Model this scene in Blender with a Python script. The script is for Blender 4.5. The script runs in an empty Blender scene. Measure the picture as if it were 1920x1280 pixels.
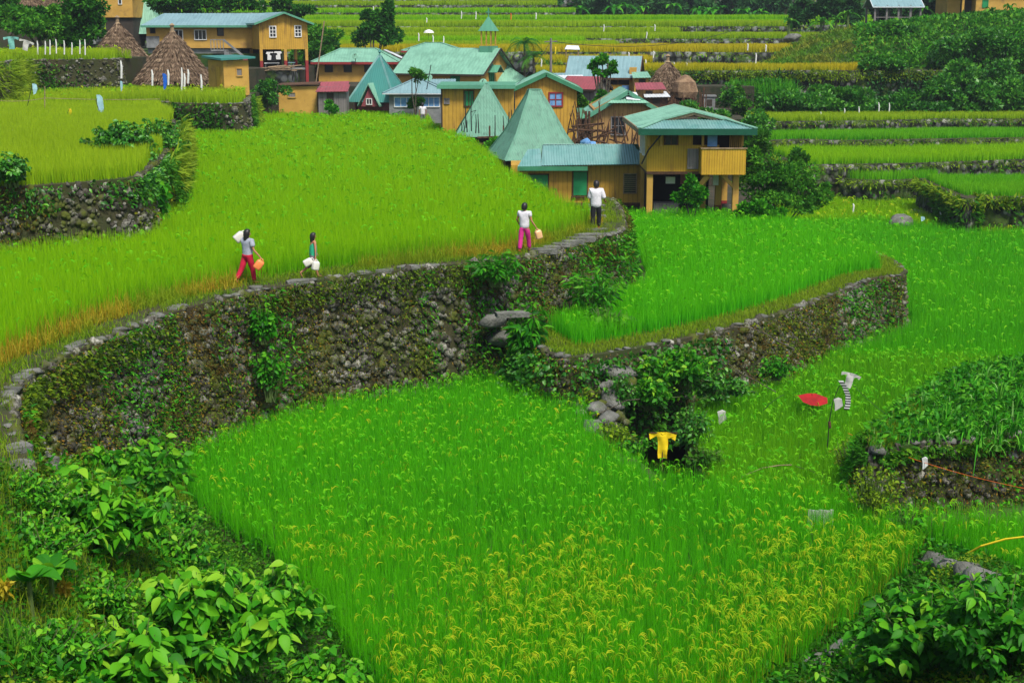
import bpy, math, random
import numpy as np
from mathutils import Vector, Matrix, noise as mnoise
from mathutils.geometry import tessellate_polygon
random.seed(7); RNG = np.random.default_rng(11)
S = bpy.context.scene
COL = S.collection
# ---------------------------------------------------------------- camera, world, sun, exposure
F = 2637.0; CAMZ = 6.26; TH = math.atan(580 / F)
cam = bpy.data.cameras.new('camera'); co = bpy.data.objects.new('camera', cam); COL.objects.link(co)
cam.sensor_width = 36; cam.lens = 36 * F / 1920; cam.clip_start = .1; cam.clip_end = 3000
co.location = (0, 0, CAMZ); co.rotation_euler = (math.radians(90) - TH, 0, 0)
S.camera = co
SUN_EL, SUN_AZ = math.radians(58), math.radians(152)      # azimuth clockwise from +Y (north)
W = bpy.data.worlds.new('World'); S.world = W; W.use_nodes = True
nt = W.node_tree; sky = nt.nodes.new('ShaderNodeTexSky'); sky.sky_type = 'NISHITA'; sky.sun_disc = False
sky.sun_elevation = SUN_EL; sky.sun_rotation = SUN_AZ; sky.air_density = 1.0; sky.dust_density = 2.5
bg = nt.nodes['Background']; bg.inputs['Strength'].default_value = .09
nt.links.new(sky.outputs[0], bg.inputs[0])
sl = bpy.data.lights.new('sun', 'SUN'); so = bpy.data.objects.new('sun', sl); COL.objects.link(so)
sl.energy = 2.9; sl.angle = math.radians(12); sl.color = (1, .95, .86)
sd = Vector((math.sin(SUN_AZ) * math.cos(SUN_EL), math.cos(SUN_AZ) * math.cos(SUN_EL), math.sin(SUN_EL)))
so.rotation_euler = sd.to_track_quat('Z', 'Y').to_euler(); so.location = (0, -20, 60)
S.view_settings.view_transform = 'Standard'; S.view_settings.look = 'None'
S.view_settings.exposure = .72; S.view_settings.gamma = 1
S.render.engine = 'CYCLES'
S.cycles.max_bounces = 5; S.cycles.diffuse_bounces = 2; S.cycles.glossy_bounces = 2
S.cycles.transmission_bounces = 3; S.cycles.transparent_max_bounces = 4
S.cycles.use_denoising = True

# ---------------------------------------------------------------- photograph pixel -> world helpers (1920 x 1280 pixels)
def ray(px, py):
    x = (px - 960) / F; y = (640 - py) / F
    return (x, math.cos(TH) + y * math.sin(TH), -math.sin(TH) + y * math.cos(TH))
def G(px, py, z=0.):
    r = ray(px, py); t = (z - CAMZ) / r[2]; return Vector((r[0] * t, r[1] * t, z))
def P(px, py, Y):
    r = ray(px, py); t = Y / r[1]; return Vector((r[0] * t, Y, CAMZ + r[2] * t))
def XX(px, Y): return (px - 960) / F * Y * 1.0            # close enough for widths
def poly(pts, z): return [tuple(G(a, b, z)[:2]) for a, b in pts]
def proj(xyz):
    x, y, z = xyz[:, 0], xyz[:, 1], xyz[:, 2] - CAMZ
    d = y * math.cos(TH) - z * math.sin(TH); u = y * math.sin(TH) + z * math.cos(TH)
    d = np.where(d < .5, .5, d)
    return 960 + F * x / d, 640 - F * u / d, d
# ---------------------------------------------------------------- tags
def tag(o, label=None, cat=None, group=None, kind=None):
    if label: o['label'] = label
    if cat: o['category'] = cat
    if group: o['group'] = group
    if kind: o['kind'] = kind
    return o
def empty(name, loc, label=None, cat=None, group=None):
    o = bpy.data.objects.new(name, None); COL.objects.link(o); o.location = loc; o.empty_display_size = .3
    return tag(o, label, cat, group)
def link(name, me, mats, parent=None, smooth=False):
    o = bpy.data.objects.new(name, me); COL.objects.link(o)
    for m in (mats if isinstance(mats, (list, tuple)) else [mats]): me.materials.append(m)
    if smooth: me.polygons.foreach_set('use_smooth', [True] * len(me.polygons))
    if parent:
        o.parent = parent
    return o
def wloc(o):
    v = Vector((0, 0, 0))
    while o: v += o.location; o = o.parent
    return v
class MB:
    """collects shapes given in world coordinates; build() links them as one mesh object"""
    def __init__(s): s.v = []; s.f = []; s.mi = []; s.cur = 0; s.M = None
    def av(s, p):
        p = Vector(p); p = s.M @ p if s.M is not None else p
        s.v.append(tuple(p)); return len(s.v) - 1
    def face(s, idx): s.f.append(tuple(idx)); s.mi.append(s.cur)
    def poly(s, pts): s.face([s.av(p) for p in pts])
    def box(s, a, b):
        x0, y0, z0 = a; x1, y1, z1 = b
        i = [s.av(p) for p in ((x0,y0,z0),(x1,y0,z0),(x1,y1,z0),(x0,y1,z0),(x0,y0,z1),(x1,y0,z1),(x1,y1,z1),(x0,y1,z1))]
        for f in ((0,3,2,1),(4,5,6,7),(0,1,5,4),(1,2,6,5),(2,3,7,6),(3,0,4,7)): s.face([i[k] for k in f])
        return s
    def slab(s, pts, off):
        """solid from a planar outline and an offset vector"""
        off = Vector(off); a = [s.av(p) for p in pts]; b = [s.av(Vector(p) + off) for p in pts]; n = len(pts)
        s.face(a[::-1]); s.face(b)
        for k in range(n): s.face([a[k], a[(k+1) % n], b[(k+1) % n], b[k]])
        return s
    def bar(s, p, q, w, h=None, up=(0, 0, 1)):
        p = Vector(p); q = Vector(q); d = (q - p).normalized(); h = h or w
        u = d.cross(Vector(up))
        if u.length < .05: u = d.cross(Vector((0, 1, 0)))
        u.normalize(); n = u.cross(d)
        c = [u * w / 2 + n * h / 2, -u * w / 2 + n * h / 2, -u * w / 2 - n * h / 2, u * w / 2 - n * h / 2]
        s.slab([p + k for k in c], q - p); return s
    def tube(s, pts, r, n=6, cap=True):
        pts = [Vector(p) for p in pts]; rs = r if isinstance(r, (list, tuple)) else [r] * len(pts); rings = []
        for k, p in enumerate(pts):
            d = (pts[min(k+1, len(pts)-1)] - pts[max(k-1, 0)]).normalized()
            u = d.cross(Vector((.13, .95, .2))).normalized() if abs(d.y) < .9 else d.cross(Vector((0, 0, 1))).normalized()
            w = d.cross(u)
            rings.append([s.av(p + (u * math.cos(a) + w * math.sin(a)) * rs[k]) for a in [2*math.pi*j/n for j in range(n)]])
        for a, b in zip(rings, rings[1:]):
            for j in range(n): s.face([a[j], a[(j+1) % n], b[(j+1) % n], b[j]])
        if cap: s.face(rings[0][::-1]); s.face(rings[-1])
        return s
    def lathe(s, c, prof, n=16, sx=1, sy=1, jit=0):
        rings = []
        for r, z in prof:
            rings.append([s.av((c[0] + r*sx*math.cos(a)*(1+random.uniform(-jit,jit)), c[1] + r*sy*math.sin(a)*(1+random.uniform(-jit,jit)), c[2] + z)) for a in [2*math.pi*j/n for j in range(n)]])
        for a, b in zip(rings, rings[1:]):
            for j in range(n): s.face([a[j], a[(j+1) % n], b[(j+1) % n], b[j]])
        s.face(rings[0][::-1]); s.face(rings[-1]); return s
    def corr(s, pts, up, pitch=.2, amp=.02, spp=4, th=.03):
        """corrugated sheet over a planar convex outline, ribs along up"""
        pts = [Vector(p) for p in pts]; n = (pts[1]-pts[0]).cross(pts[2]-pts[0]).normalized()
        if n.z < 0: n = -n
        v = Vector(up); v = (v - n * v.dot(n)).normalized(); u = v.cross(n)
        o = pts[0]; q = [((p-o).dot(u), (p-o).dot(v)) for p in pts]
        u0 = min(a for a, _ in q); u1 = max(a for a, _ in q); N = max(2, int((u1-u0)/pitch*spp)); prev = None
        for k in range(N+1):
            uu = u0 + (u1-u0)*(k/N); uu = min(max(uu, u0+1e-4), u1-1e-4); vs = []
            for (a, b), (c, d) in zip(q, q[1:]+q[:1]):
                if (a-uu)*(c-uu) <= 0 and abs(a-c) > 1e-9: vs.append(b+(d-b)*(uu-a)/(c-a))
            if len(vs) < 2: continue
            w = amp*math.sin(2*math.pi*k/spp+.4)
            lo = o+u*uu+v*min(vs)+n*w; hi = o+u*uu+v*max(vs)+n*w
            cur = (s.av(lo), s.av(hi), s.av(lo-n*th), s.av(hi-n*th))
            if prev:
                s.face([prev[0], cur[0], cur[1], prev[1]]); s.face([prev[2], prev[3], cur[3], cur[2]])
                s.face([prev[0], prev[2], cur[2], cur[0]]); s.face([prev[1], cur[1], cur[3], prev[3]])
            prev = cur
        return s
    def build(s, name, mat, parent=None, smooth=False, loc=None):
        if parent is not None: off = wloc(parent); oloc = Vector((0, 0, 0))
        else:
            a = np.array(s.v); off = Vector(((a[:,0].min()+a[:,0].max())/2, (a[:,1].min()+a[:,1].max())/2, a[:,2].min())); oloc = off
        me = bpy.data.meshes.new(name); me.from_pydata([tuple(Vector(p)-off) for p in s.v], [], s.f)
        if isinstance(mat, (list, tuple)): me.polygons.foreach_set('material_index', s.mi)
        o = link(name, me, mat, parent, smooth); o.location = oloc; return o
def npmesh(name, V, Fc, mat, attrs=None, parent=None, smooth=False, mi=None):
    """big mesh from numpy arrays; Fc is (M,3) or (M,4); attrs: {name: per-vertex float array}"""
    V = np.asarray(V, dtype=np.float32); Fc = np.asarray(Fc, dtype=np.int32); k = Fc.shape[1]
    if parent is not None: V = V - np.array(wloc(parent), dtype=np.float32); loc = (0, 0, 0)
    else:
        loc = ((V[:,0].min()+V[:,0].max())/2, (V[:,1].min()+V[:,1].max())/2, V[:,2].min()); V = V - np.array(loc, dtype=np.float32)
    me = bpy.data.meshes.new(name); me.vertices.add(len(V)); me.vertices.foreach_set('co', V.ravel())
    me.loops.add(Fc.size); me.loops.foreach_set('vertex_index', Fc.ravel())
    me.polygons.add(len(Fc)); me.polygons.foreach_set('loop_start', np.arange(0, Fc.size, k, dtype=np.int32))
    try: me.polygons.foreach_set('loop_total', np.full(len(Fc), k, dtype=np.int32))
    except Exception: pass
    if mi is not None: me.polygons.foreach_set('material_index', mi.astype(np.int32))
    if smooth: me.polygons.foreach_set('use_smooth', np.ones(len(Fc), dtype=bool))
    for nme, arr in (attrs or {}).items():
        a = me.attributes.new(nme, 'FLOAT', 'POINT'); a.data.foreach_set('value', np.asarray(arr, dtype=np.float32))
    me.update(calc_edges=True)
    o = bpy.data.objects.new(name, me); COL.objects.link(o); o.location = loc
    for m in (mat if isinstance(mat, (list, tuple)) else [mat]): me.materials.append(m)
    if parent is not None: o.parent = parent
    return o
# ---------------------------------------------------------------- materials
def sr(r, g, b):
    f = lambda c: (c/255/12.92) if c/255 <= .04045 else ((c/255+.055)/1.055)**2.4
    return (f(r), f(g), f(b))
MATS = {}
def newmat(name):
    m = bpy.data.materials.new(name); m.use_nodes = True; t = m.node_tree; b = t.nodes['Principled BSDF']
    return m, t, b
def ramp(t, stops):
    r = t.nodes.new('ShaderNodeValToRGB'); e = r.color_ramp.elements
    while len(e) < len(stops): e.new(.5)
    for k, (p, c) in enumerate(stops): e[k].position = p; e[k].color = (*c, 1)
    return r
def mixc(t, fac, a, b, mode='MIX'):
    m = t.nodes.new('ShaderNodeMix'); m.data_type = 'RGBA'; m.blend_type = mode
    for s_, v in ((0, fac), (6, a), (7, b)):
        if isinstance(v, bpy.types.NodeSocket): t.links.new(v, m.inputs[s_])
        elif s_ == 0: m.inputs[0].default_value = v
        else: m.inputs[s_].default_value = (*v, 1)
    return m.outputs[2]
def noise_(t, scale, detail=4, coord='Object', rough=.6, vec=None):
    n = t.nodes.new('ShaderNodeTexNoise'); n.inputs['Scale'].default_value = scale; n.inputs['Detail'].default_value = detail
    n.inputs['Roughness'].default_value = rough
    if vec is None:
        c = t.nodes.new('ShaderNodeTexCoord'); vec = c.outputs[coord]
    t.links.new(vec, n.inputs['Vector']); return n.outputs['Fac']
def geo_pos(t):
    return t.nodes.new('ShaderNodeNewGeometry').outputs['Position']
def leaf_mat(name, stops, tip=None, tip_fac=.6, rough=.6, trans=.35, patch=None, patch_scale=.15, spec=.12, lo=.42, hi=.58):
    """foliage: colour from the per-leaf attribute v, tips from t, broad patches of another colour"""
    m, t, b = newmat(name)
    a = t.nodes.new('ShaderNodeAttribute'); a.attribute_name = 'v'
    r = ramp(t, stops); t.links.new(a.outputs['Fac'], r.inputs[0]); c = r.outputs[0]
    if patch:
        n = noise_(t, patch_scale, 3, vec=geo_pos(t)); mr = t.nodes.new('ShaderNodeMapRange')
        mr.inputs[1].default_value = lo; mr.inputs[2].default_value = hi; t.links.new(n, mr.inputs[0])
        c = mixc(t, mr.outputs[0], c, patch)
    if tip:
        a2 = t.nodes.new('ShaderNodeAttribute'); a2.attribute_name = 't'
        pw = t.nodes.new('ShaderNodeMath'); pw.operation = 'MULTIPLY'; t.links.new(a2.outputs['Fac'], pw.inputs[0]); pw.inputs[1].default_value = tip_fac
        c = mixc(t, pw.outputs[0], c, tip)
    t.links.new(c, b.inputs['Base Color']); b.inputs['Roughness'].default_value = rough
    b.inputs['Specular IOR Level'].default_value = spec
    tr = t.nodes.new('ShaderNodeBsdfTranslucent'); t.links.new(c, tr.inputs['Color'])
    mx = t.nodes.new('ShaderNodeMixShader'); mx.inputs[0].default_value = trans
    t.links.new(b.outputs[0], mx.inputs[1]); t.links.new(tr.outputs[0], mx.inputs[2])
    t.links.new(mx.outputs[0], t.nodes['Material Output'].inputs['Surface']); return m
def flat_mat(name, col, rough=.7, var=.25, scale=3, col2=None, bump=0, metal=0, spec=.3, bscale=None, stain=None, stain_scale=.8):
    m, t, b = newmat(name)
    pos = geo_pos(t)
    n = noise_(t, scale, 5, vec=pos)
    d = col2 or tuple(c*(1-var) for c in col)
    mr = t.nodes.new('ShaderNodeMapRange'); mr.inputs[1].default_value = .35; mr.inputs[2].default_value = .65; t.links.new(n, mr.inputs[0])
    c = mixc(t, mr.outputs[0], col, d)
    if stain:
        n3 = noise_(t, stain_scale, 6, vec=pos, rough=.7); m3 = t.nodes.new('ShaderNodeMapRange'); m3.inputs[1].default_value = .55; m3.inputs[2].default_value = .72; t.links.new(n3, m3.inputs[0])
        c = mixc(t, m3.outputs[0], c, stain)
    t.links.new(c, b.inputs['Base Color']); b.inputs['Roughness'].default_value = rough; b.inputs['Metallic'].default_value = metal
    b.inputs['Specular IOR Level'].default_value = spec
    if bump:
        n2 = noise_(t, bscale or scale*6, 6, vec=pos); bp = t.nodes.new('ShaderNodeBump'); bp.inputs['Strength'].default_value = bump; bp.inputs['Distance'].default_value = .05
        t.links.new(n2, bp.inputs['Height']); t.links.new(bp.outputs[0], b.inputs['Normal'])
    return m
def stone_mat(name, dark, light, moss, mossfac=.5, attr=True, scale=2.):
    m, t, b = newmat(name); pos = geo_pos(t)
    if attr:
        a = t.nodes.new('ShaderNodeAttribute'); a.attribute_name = 'v'; src = a.outputs['Fac']
        r = ramp(t, [(0, dark), (.55, tuple((x+y)/2.6 for x, y in zip(dark, light))), (1, light)]); t.links.new(src, r.inputs[0]); c = r.outputs[0]
        n = noise_(t, 14, 6, vec=pos, rough=.7); mr = t.nodes.new('ShaderNodeMapRange'); mr.inputs[1].default_value = .4; mr.inputs[2].default_value = .62; t.links.new(n, mr.inputs[0])
        c = mixc(t, mr.outputs[0], c, tuple(x*.45 for x in dark))
    else:
        vo = t.nodes.new('ShaderNodeTexVoronoi'); vo.inputs['Scale'].default_value = scale; t.links.new(pos, vo.inputs['Vector'])
        sp = t.nodes.new('ShaderNodeSeparateColor'); t.links.new(vo.outputs['Color'], sp.inputs[0])
        r = ramp(t, [(0, dark), (.6, tuple((x+y)/2.5 for x, y in zip(dark, light))), (1, light)]); t.links.new(sp.outputs[0], r.inputs[0])
        r2 = ramp(t, [(0, (1, 1, 1)), (.35, (.9, .9, .9)), (.55, (.12, .12, .1))]); t.links.new(vo.outputs['Distance'], r2.inputs[0])
        c = mixc(t, 1., r.outputs[0], r2.outputs[0], 'MULTIPLY')
        bp = t.nodes.new('ShaderNodeBump'); bp.invert = True; bp.inputs['Distance'].default_value = .12; t.links.new(vo.outputs['Distance'], bp.inputs['Height']); t.links.new(bp.outputs[0], b.inputs['Normal'])
    n2 = noise_(t, 1.1, 6, vec=pos, rough=.7); m2 = t.nodes.new('ShaderNodeMapRange'); m2.inputs[1].default_value = .62-mossfac*.3; m2.inputs[2].default_value = .68-mossfac*.2
    t.links.new(n2, m2.inputs[0]); c = mixc(t, m2.outputs[0], c, moss)
    t.links.new(c, b.inputs['Base Color']); b.inputs['Roughness'].default_value = .9; b.inputs['Specular IOR Level'].default_value = .15
    return m
def plank_mat(name, col, period=.2, dark=.72, rough=.6, stain=None, bumpd=.02):
    """vertical boards or ribbed sheets: darkened grooves follow x+y so that both wall directions show them, rib shading painted in"""
    m, t, b = newmat(name); pos = geo_pos(t)
    vm = t.nodes.new('ShaderNodeVectorMath'); vm.operation = 'DOT_PRODUCT'; t.links.new(pos, vm.inputs[0]); vm.inputs[1].default_value = (1, 1, 0)
    mo = t.nodes.new('ShaderNodeMath'); mo.operation = 'MODULO'; ad = t.nodes.new('ShaderNodeMath'); ad.operation = 'ADD'; t.links.new(vm.outputs['Value'], ad.inputs[0]); ad.inputs[1].default_value = 400
    t.links.new(ad.outputs[0], mo.inputs[0]); mo.inputs[1].default_value = period
    dv = t.nodes.new('ShaderNodeMath'); dv.operation = 'DIVIDE'; t.links.new(mo.outputs[0], dv.inputs[0]); dv.inputs[1].default_value = period
    r = ramp(t, [(0, (dark,)*3), (.12, (1, 1, 1)), (.9, (1, 1, 1)), (1, (dark,)*3)]); t.links.new(dv.outputs[0], r.inputs[0])
    n = noise_(t, 1.4, 5, vec=pos); mr = t.nodes.new('ShaderNodeMapRange'); mr.inputs[1].default_value = .35; mr.inputs[2].default_value = .7; t.links.new(n, mr.inputs[0])
    c = mixc(t, mr.outputs[0], col, tuple(x*.78 for x in col))
    if stain:
        vs = t.nodes.new('ShaderNodeVectorMath'); vs.operation = 'MULTIPLY'; t.links.new(pos, vs.inputs[0]); vs.inputs[1].default_value = (4, 4, .5)
        n3 = noise_(t, 1., 5, vec=vs.outputs[0], rough=.7); m3 = t.nodes.new('ShaderNodeMapRange'); m3.inputs[1].default_value = .52; m3.inputs[2].default_value = .75; t.links.new(n3, m3.inputs[0])
        c = mixc(t, m3.outputs[0], c, stain)
    c = mixc(t, 1., c, r.outputs[0], 'MULTIPLY')
    bp = t.nodes.new('ShaderNodeBump'); bp.inputs['Distance'].default_value = bumpd; t.links.new(r.outputs[0], bp.inputs['Height']); t.links.new(bp.outputs[0], b.inputs['Normal'])
    t.links.new(c, b.inputs['Base Color']); b.inputs['Roughness'].default_value = rough; b.inputs['Specular IOR Level'].default_value = .2
    return m
def roof_mat(name, col, stain, rough=.42, sc=.8, metal=0.):
    m, t, b = newmat(name); pos = geo_pos(t)
    n = noise_(t, sc, 6, vec=pos, rough=.65); mr = t.nodes.new('ShaderNodeMapRange'); mr.inputs[1].default_value = .45; mr.inputs[2].default_value = .75; t.links.new(n, mr.inputs[0])
    c = mixc(t, mr.outputs[0], col, stain)
    n4 = noise_(t, 2.3, 7, vec=pos, rough=.75); m4 = t.nodes.new('ShaderNodeMapRange'); m4.inputs[1].default_value = .62; m4.inputs[2].default_value = .72; m4.inputs[4].default_value = .55; t.links.new(n4, m4.inputs[0]); c = mixc(t, m4.outputs[0], c, (.16, .11, .075))
    vs = t.nodes.new('ShaderNodeVectorMath'); vs.operation = 'MULTIPLY'; t.links.new(pos, vs.inputs[0]); vs.inputs[1].default_value = (6, .6, .6)
    n3 = noise_(t, 1., 4, vec=vs.outputs[0]); m3 = t.nodes.new('ShaderNodeMapRange'); m3.inputs[1].default_value = .5; m3.inputs[2].default_value = .8; m3.inputs[4].default_value = .5; t.links.new(n3, m3.inputs[0])
    c = mixc(t, m3.outputs[0], c, tuple(x*.6 for x in stain))
    t.links.new(c, b.inputs['Base Color']); b.inputs['Roughness'].default_value = rough; b.inputs['Specular IOR Level'].default_value = .3; b.inputs['Metallic'].default_value = metal
    return m
M = dict(
 soil=flat_mat('soil', (.035, .05, .012), .95, scale=.7, col2=(.05, .04, .02), bump=.5),
 dryground=flat_mat('dry_ground', (.13, .12, .02), .95, scale=.9, col2=(.07, .10, .012), bump=.6),
 earth=flat_mat('earth', (.06, .045, .03), .95, scale=1.2, col2=(.02, .03, .012), bump=.8),
 slopeg=flat_mat('weedy_ground', (.025, .075, .006), .95, scale=.8, col2=(.035, .045, .01), bump=.6),
 slab=flat_mat('slab_stone', (.20, .20, .18), .9, scale=2.6, col2=(.08, .085, .07), bump=1., stain=(.06, .09, .02), stain_scale=2.5),
 concrete=flat_mat('concrete', (.26, .27, .27), .9, scale=1.5, col2=(.15, .16, .16), bump=.3, stain=(.07, .07, .06)),
 stone=stone_mat('wall_stone', (.06, .055, .042), (.42, .41, .35), (.07, .085, .014), .5),
 stonefar=stone_mat('far_wall_stone', (.04, .045, .04), (.30, .30, .27), (.045, .08, .012), .5, attr=False, scale=2.6),
 stonefar2=stone_mat('hill_wall_stone', (.07, .08, .075), (.26, .28, .26), (.06, .11, .02), .35, attr=False, scale=1.6),
 wallback=flat_mat('wall_core', (.05, .045, .02), .95, scale=2, col2=(.03, .04, .010), bump=.8),
 ochre=plank_mat('ochre_boards', (.55, .325, .045), .22, .6, stain=(.20, .11, .04)),
 ochre2=plank_mat('ochre_ribbed_sheet', (.56, .34, .03), .11, .55, stain=(.30, .16, .03)),
 ochre3=flat_mat('ochre_plaster', (.56, .335, .07), .8, scale=1.2, col2=(.45, .26, .05), stain=(.26, .15, .06), stain_scale=1.1),
 tan=plank_mat('weathered_tan_boards', (.42, .25, .09), .25, .6, stain=(.16, .09, .04)),
 greywood=plank_mat('grey_boards', (.23, .21, .20), .16, .55, stain=(.09, .08, .08)),
 mint=roof_mat('mint_roof', (.20, .42, .30), (.12, .27, .19)),
 mintp=plank_mat('dull_mint_roof', (.135, .32, .225), .15, .82, rough=.55, stain=(.07, .16, .12), bumpd=.015),  # dark rib lines are the ribs' shading painted into the colour
 mintg=roof_mat('mint_green_roof', (.10, .32, .20), (.08, .24, .16)),
 teal=roof_mat('teal_roof', (.045, .22, .19), (.05, .17, .15)),
 tealw=roof_mat('grey_teal_roof', (.17, .33, .31), (.08, .25, .22), rough=.35),
 bluer=roof_mat('blue_grey_roof', (.20, .33, .35), (.15, .26, .28), rough=.4),
 white=roof_mat('pale_zinc', (.62, .66, .68), (.42, .46, .48), rough=.4),
 maroon=roof_mat('maroon_roof', (.30, .07, .085), (.19, .06, .06), rough=.55),
 fasc=flat_mat('green_trim', (.05, .24, .12), .5, scale=2),
 fasd=flat_mat('dark_green_trim', (.008, .09, .05), .5, scale=2),
 red=flat_mat('red_paint', (.28, .03, .03), .6, scale=3),
 grn=flat_mat('green_paint', (.015, .27, .09), .55, scale=3),
 dark=flat_mat('interior_shade', (.012, .012, .012), .9, scale=2),
 shade=flat_mat('dark_boards_and_shade', (.05, .04, .03), .9, scale=2),  # dark boards; on the niche and doorway panels the recess shade is painted in
 glass=flat_mat('window_glass', (.02, .025, .03), .15, scale=1, spec=.6),
 bluec=flat_mat('blue_curtain', (.10, .26, .52), .8, scale=4, col2=(.20, .38, .62)),
 whitep=flat_mat('white_paint', (.75, .75, .72), .6, scale=6, var=.12),
 wood=flat_mat('brown_wood', (.12, .06, .03), .85, scale=6, col2=(.05, .028, .018), bump=.4),
 woodl=flat_mat('light_wood', (.34, .25, .15), .85, scale=6, col2=(.2, .14, .08), bump=.4),
 bark=flat_mat('bark', (.13, .11, .08), .9, scale=8, col2=(.05, .045, .03), bump=.6),
 thatch=flat_mat('thatch', (.20, .14, .09), .95, scale=3.5, col2=(.075, .048, .03), bump=1., bscale=9),
 thatchl=flat_mat('pale_thatch', (.30, .20, .115), .95, scale=2.5, col2=(.14, .085, .05), bump=1., bscale=9),
 cable=flat_mat('black_cable', (.02, .02, .02), .6),
)
# ---------------------------------------------------------------- terrain
def inpoly(x, y, pg):
    c = np.zeros(x.shape, bool); n = len(pg)
    for i in range(n):
        x1, y1 = pg[i]; x2, y2 = pg[(i+1) % n]
        if y1 == y2: continue
        k = ((y1 > y) != (y2 > y)) & (x < (x2-x1)*(y-y1)/(y2-y1)+x1); c ^= k
    return c
def dist_line(x, y, line):
    d = np.full(x.shape, 1e9)
    for (x1, y1), (x2, y2) in zip(line, line[1:]):
        dx, dy = x2-x1, y2-y1; L = dx*dx+dy*dy+1e-9
        t = np.clip(((x-x1)*dx+(y-y1)*dy)/L, 0, 1); d = np.minimum(d, np.hypot(x-x1-t*dx, y-y1-t*dy))
    return d
def smooth_line(pts, n=4, closed=False):
    """Catmull-Rom through the points"""
    P_ = [Vector(p) for p in pts]; out = []
    for i in range(len(P_)-1):
        a, b, c, d = P_[max(i-1, 0)], P_[i], P_[i+1], P_[min(i+2, len(P_)-1)]
        for k in range(n):
            t = k/n; out.append(.5*((2*b)+(c-a)*t+(2*a-5*b+4*c-d)*t*t+(3*b-a-3*c+d)*t**3))
    out.append(P_[-1]); return [tuple(p) for p in out]
def prism(name, pg, zt, zb, mat):
    me = bpy.data.meshes.new(name); n = len(pg)
    ar = sum(pg[i][0]*pg[(i+1)%n][1]-pg[(i+1)%n][0]*pg[i][1] for i in range(n))
    if ar < 0: pg = pg[::-1]
    v = [(x, y, zt) for x, y in pg]+[(x, y, zb) for x, y in pg]
    f = [tuple(t) for t in tessellate_polygon([[Vector((x, y, 0)) for x, y in pg]])]
    f += [(i, n+i, n+(i+1)%n, (i+1)%n) for i in range(n)]
    me.from_pydata(v, [], f); o = link(name, me, mat); return tag(o, kind='structure')
def blades(pts, h, w, v, lean=.25, segs=2, droop=.15, tip=True):
    """tapered strips rising from pts (N,3); returns V, F, v, t"""
    N = len(pts); a = RNG.uniform(0, 2*np.pi, N); la = RNG.uniform(0, 2*np.pi, N); ln = np.abs(RNG.normal(0, lean, N))
    wx, wy = np.cos(a)*w/2, np.sin(a)*w/2; lx, ly = np.cos(la)*ln*h, np.sin(la)*ln*h
    V = []; T = []
    for k in range(segs+1):
        s = k/segs; q = s**1.8; c = np.stack([pts[:,0]+lx*q, pts[:,1]+ly*q, pts[:,2]+h*(s-droop*ln*3*s**3)], 1)
        ww = 1-s*.85 if tip else 1.
        V.append(c+np.stack([wx*ww, wy*ww, 0*wx], 1)); V.append(c-np.stack([wx*ww, wy*ww, 0*wx], 1)); T += [np.full(N, s), np.full(N, s)]
    K = 2*(segs+1); V = np.stack(V, 1).reshape(-1, 3); T = np.stack(T, 1).ravel(); b = np.arange(N)*K
    Fc = np.concatenate([np.stack([b+2*k, b+2*k+1, b+2*k+3, b+2*k+2], 1) for k in range(segs)])
    return V, Fc, np.repeat(v, K), T
def panicles(pts, size, w, v, az=None):
    """arching seed heads: a sheaf of three strands that rise and bow over"""
    a0 = RNG.uniform(0, 2*np.pi, len(pts)); pts = np.repeat(pts, 3, 0); a = np.repeat(a0, 3)+RNG.normal(0, .45, len(pts)); size = np.repeat(size*np.ones(len(a0)), 3)*RNG.uniform(.7, 1.1, len(pts)); w = np.repeat(w*np.ones(len(a0)), 3); v = np.clip(np.repeat(v, 3)+RNG.normal(0, .12, len(pts)), 0, 1)
    w = w*.62; N = len(pts); dx, dy = np.cos(a), np.sin(a); V = []; T = []; dr = RNG.uniform(-.25, .2, N)
    prof = [(0, -.1, .25), (.15, .36, .55), (.42, .55, 1), (.72, .40, .9), (.95, .0, .3)]
    for k, (r, z, ww) in enumerate(prof):
        zz = z+dr*(k/4.)**2; c = np.stack([pts[:,0]+dx*r*size, pts[:,1]+dy*r*size, pts[:,2]+zz*size*.8], 1); o = np.stack([-dy*w*ww/2, dx*w*ww/2, w*ww*.35], 1)
        V += [c+o, c-o]; T += [np.full(N, k/4.)]*2
    K = 10; V = np.stack(V, 1).reshape(-1, 3); T = np.stack(T, 1).ravel(); b = np.arange(N)*K
    Fc = np.concatenate([np.stack([b+2*k, b+2*k+1, b+2*k+3, b+2*k+2], 1) for k in range(4)])
    return V, Fc, np.repeat(v, K), T
def pnoise(x, y, s, seed=0):
    """cheap smooth noise 0..1"""
    r = np.random.default_rng(seed); o = np.zeros(x.shape)
    for k in range(7):
        a = r.uniform(0, 6.28); f = s*(.6+.35*k); o += np.sin((x*np.cos(a)+y*np.sin(a))*f+r.uniform(0, 6.28))*(1/(1+.25*k))
    return .5+o/7.
def sample(pg, dens, zref, margin=160):
    """points in polygon at a density (per m2) that dens(distance) gives, within sight"""
    a = np.array(pg); x0, y0 = a.min(0); x1, y1 = a.max(0); out = []
    ys = np.linspace(y0, y1, max(2, int((y1-y0)/3)+1))
    for lo, hi in zip(ys, ys[1:]):
        D = dens(max(8, (lo+hi)/2)); fx = (960+margin)/F*hi*1.06+.5; xa, xb = max(x0, -fx), min(x1, fx)
        if xb <= xa: continue
        n = int((xb-xa)*(hi-lo)*D); x = RNG.uniform(xa, xb, n); y = RNG.uniform(lo, hi, n); k = inpoly(x, y, pg); out.append(np.stack([x[k], y[k]], 1))
    if not out: return np.zeros((0, 2))
    q = np.concatenate(out); px, py, _ = proj(np.column_stack([q, np.full(len(q), zref)])); k = (px > -margin) & (px < 1920+margin) & (py < 1280+220) & (py > -200)
    return q[k]
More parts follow.
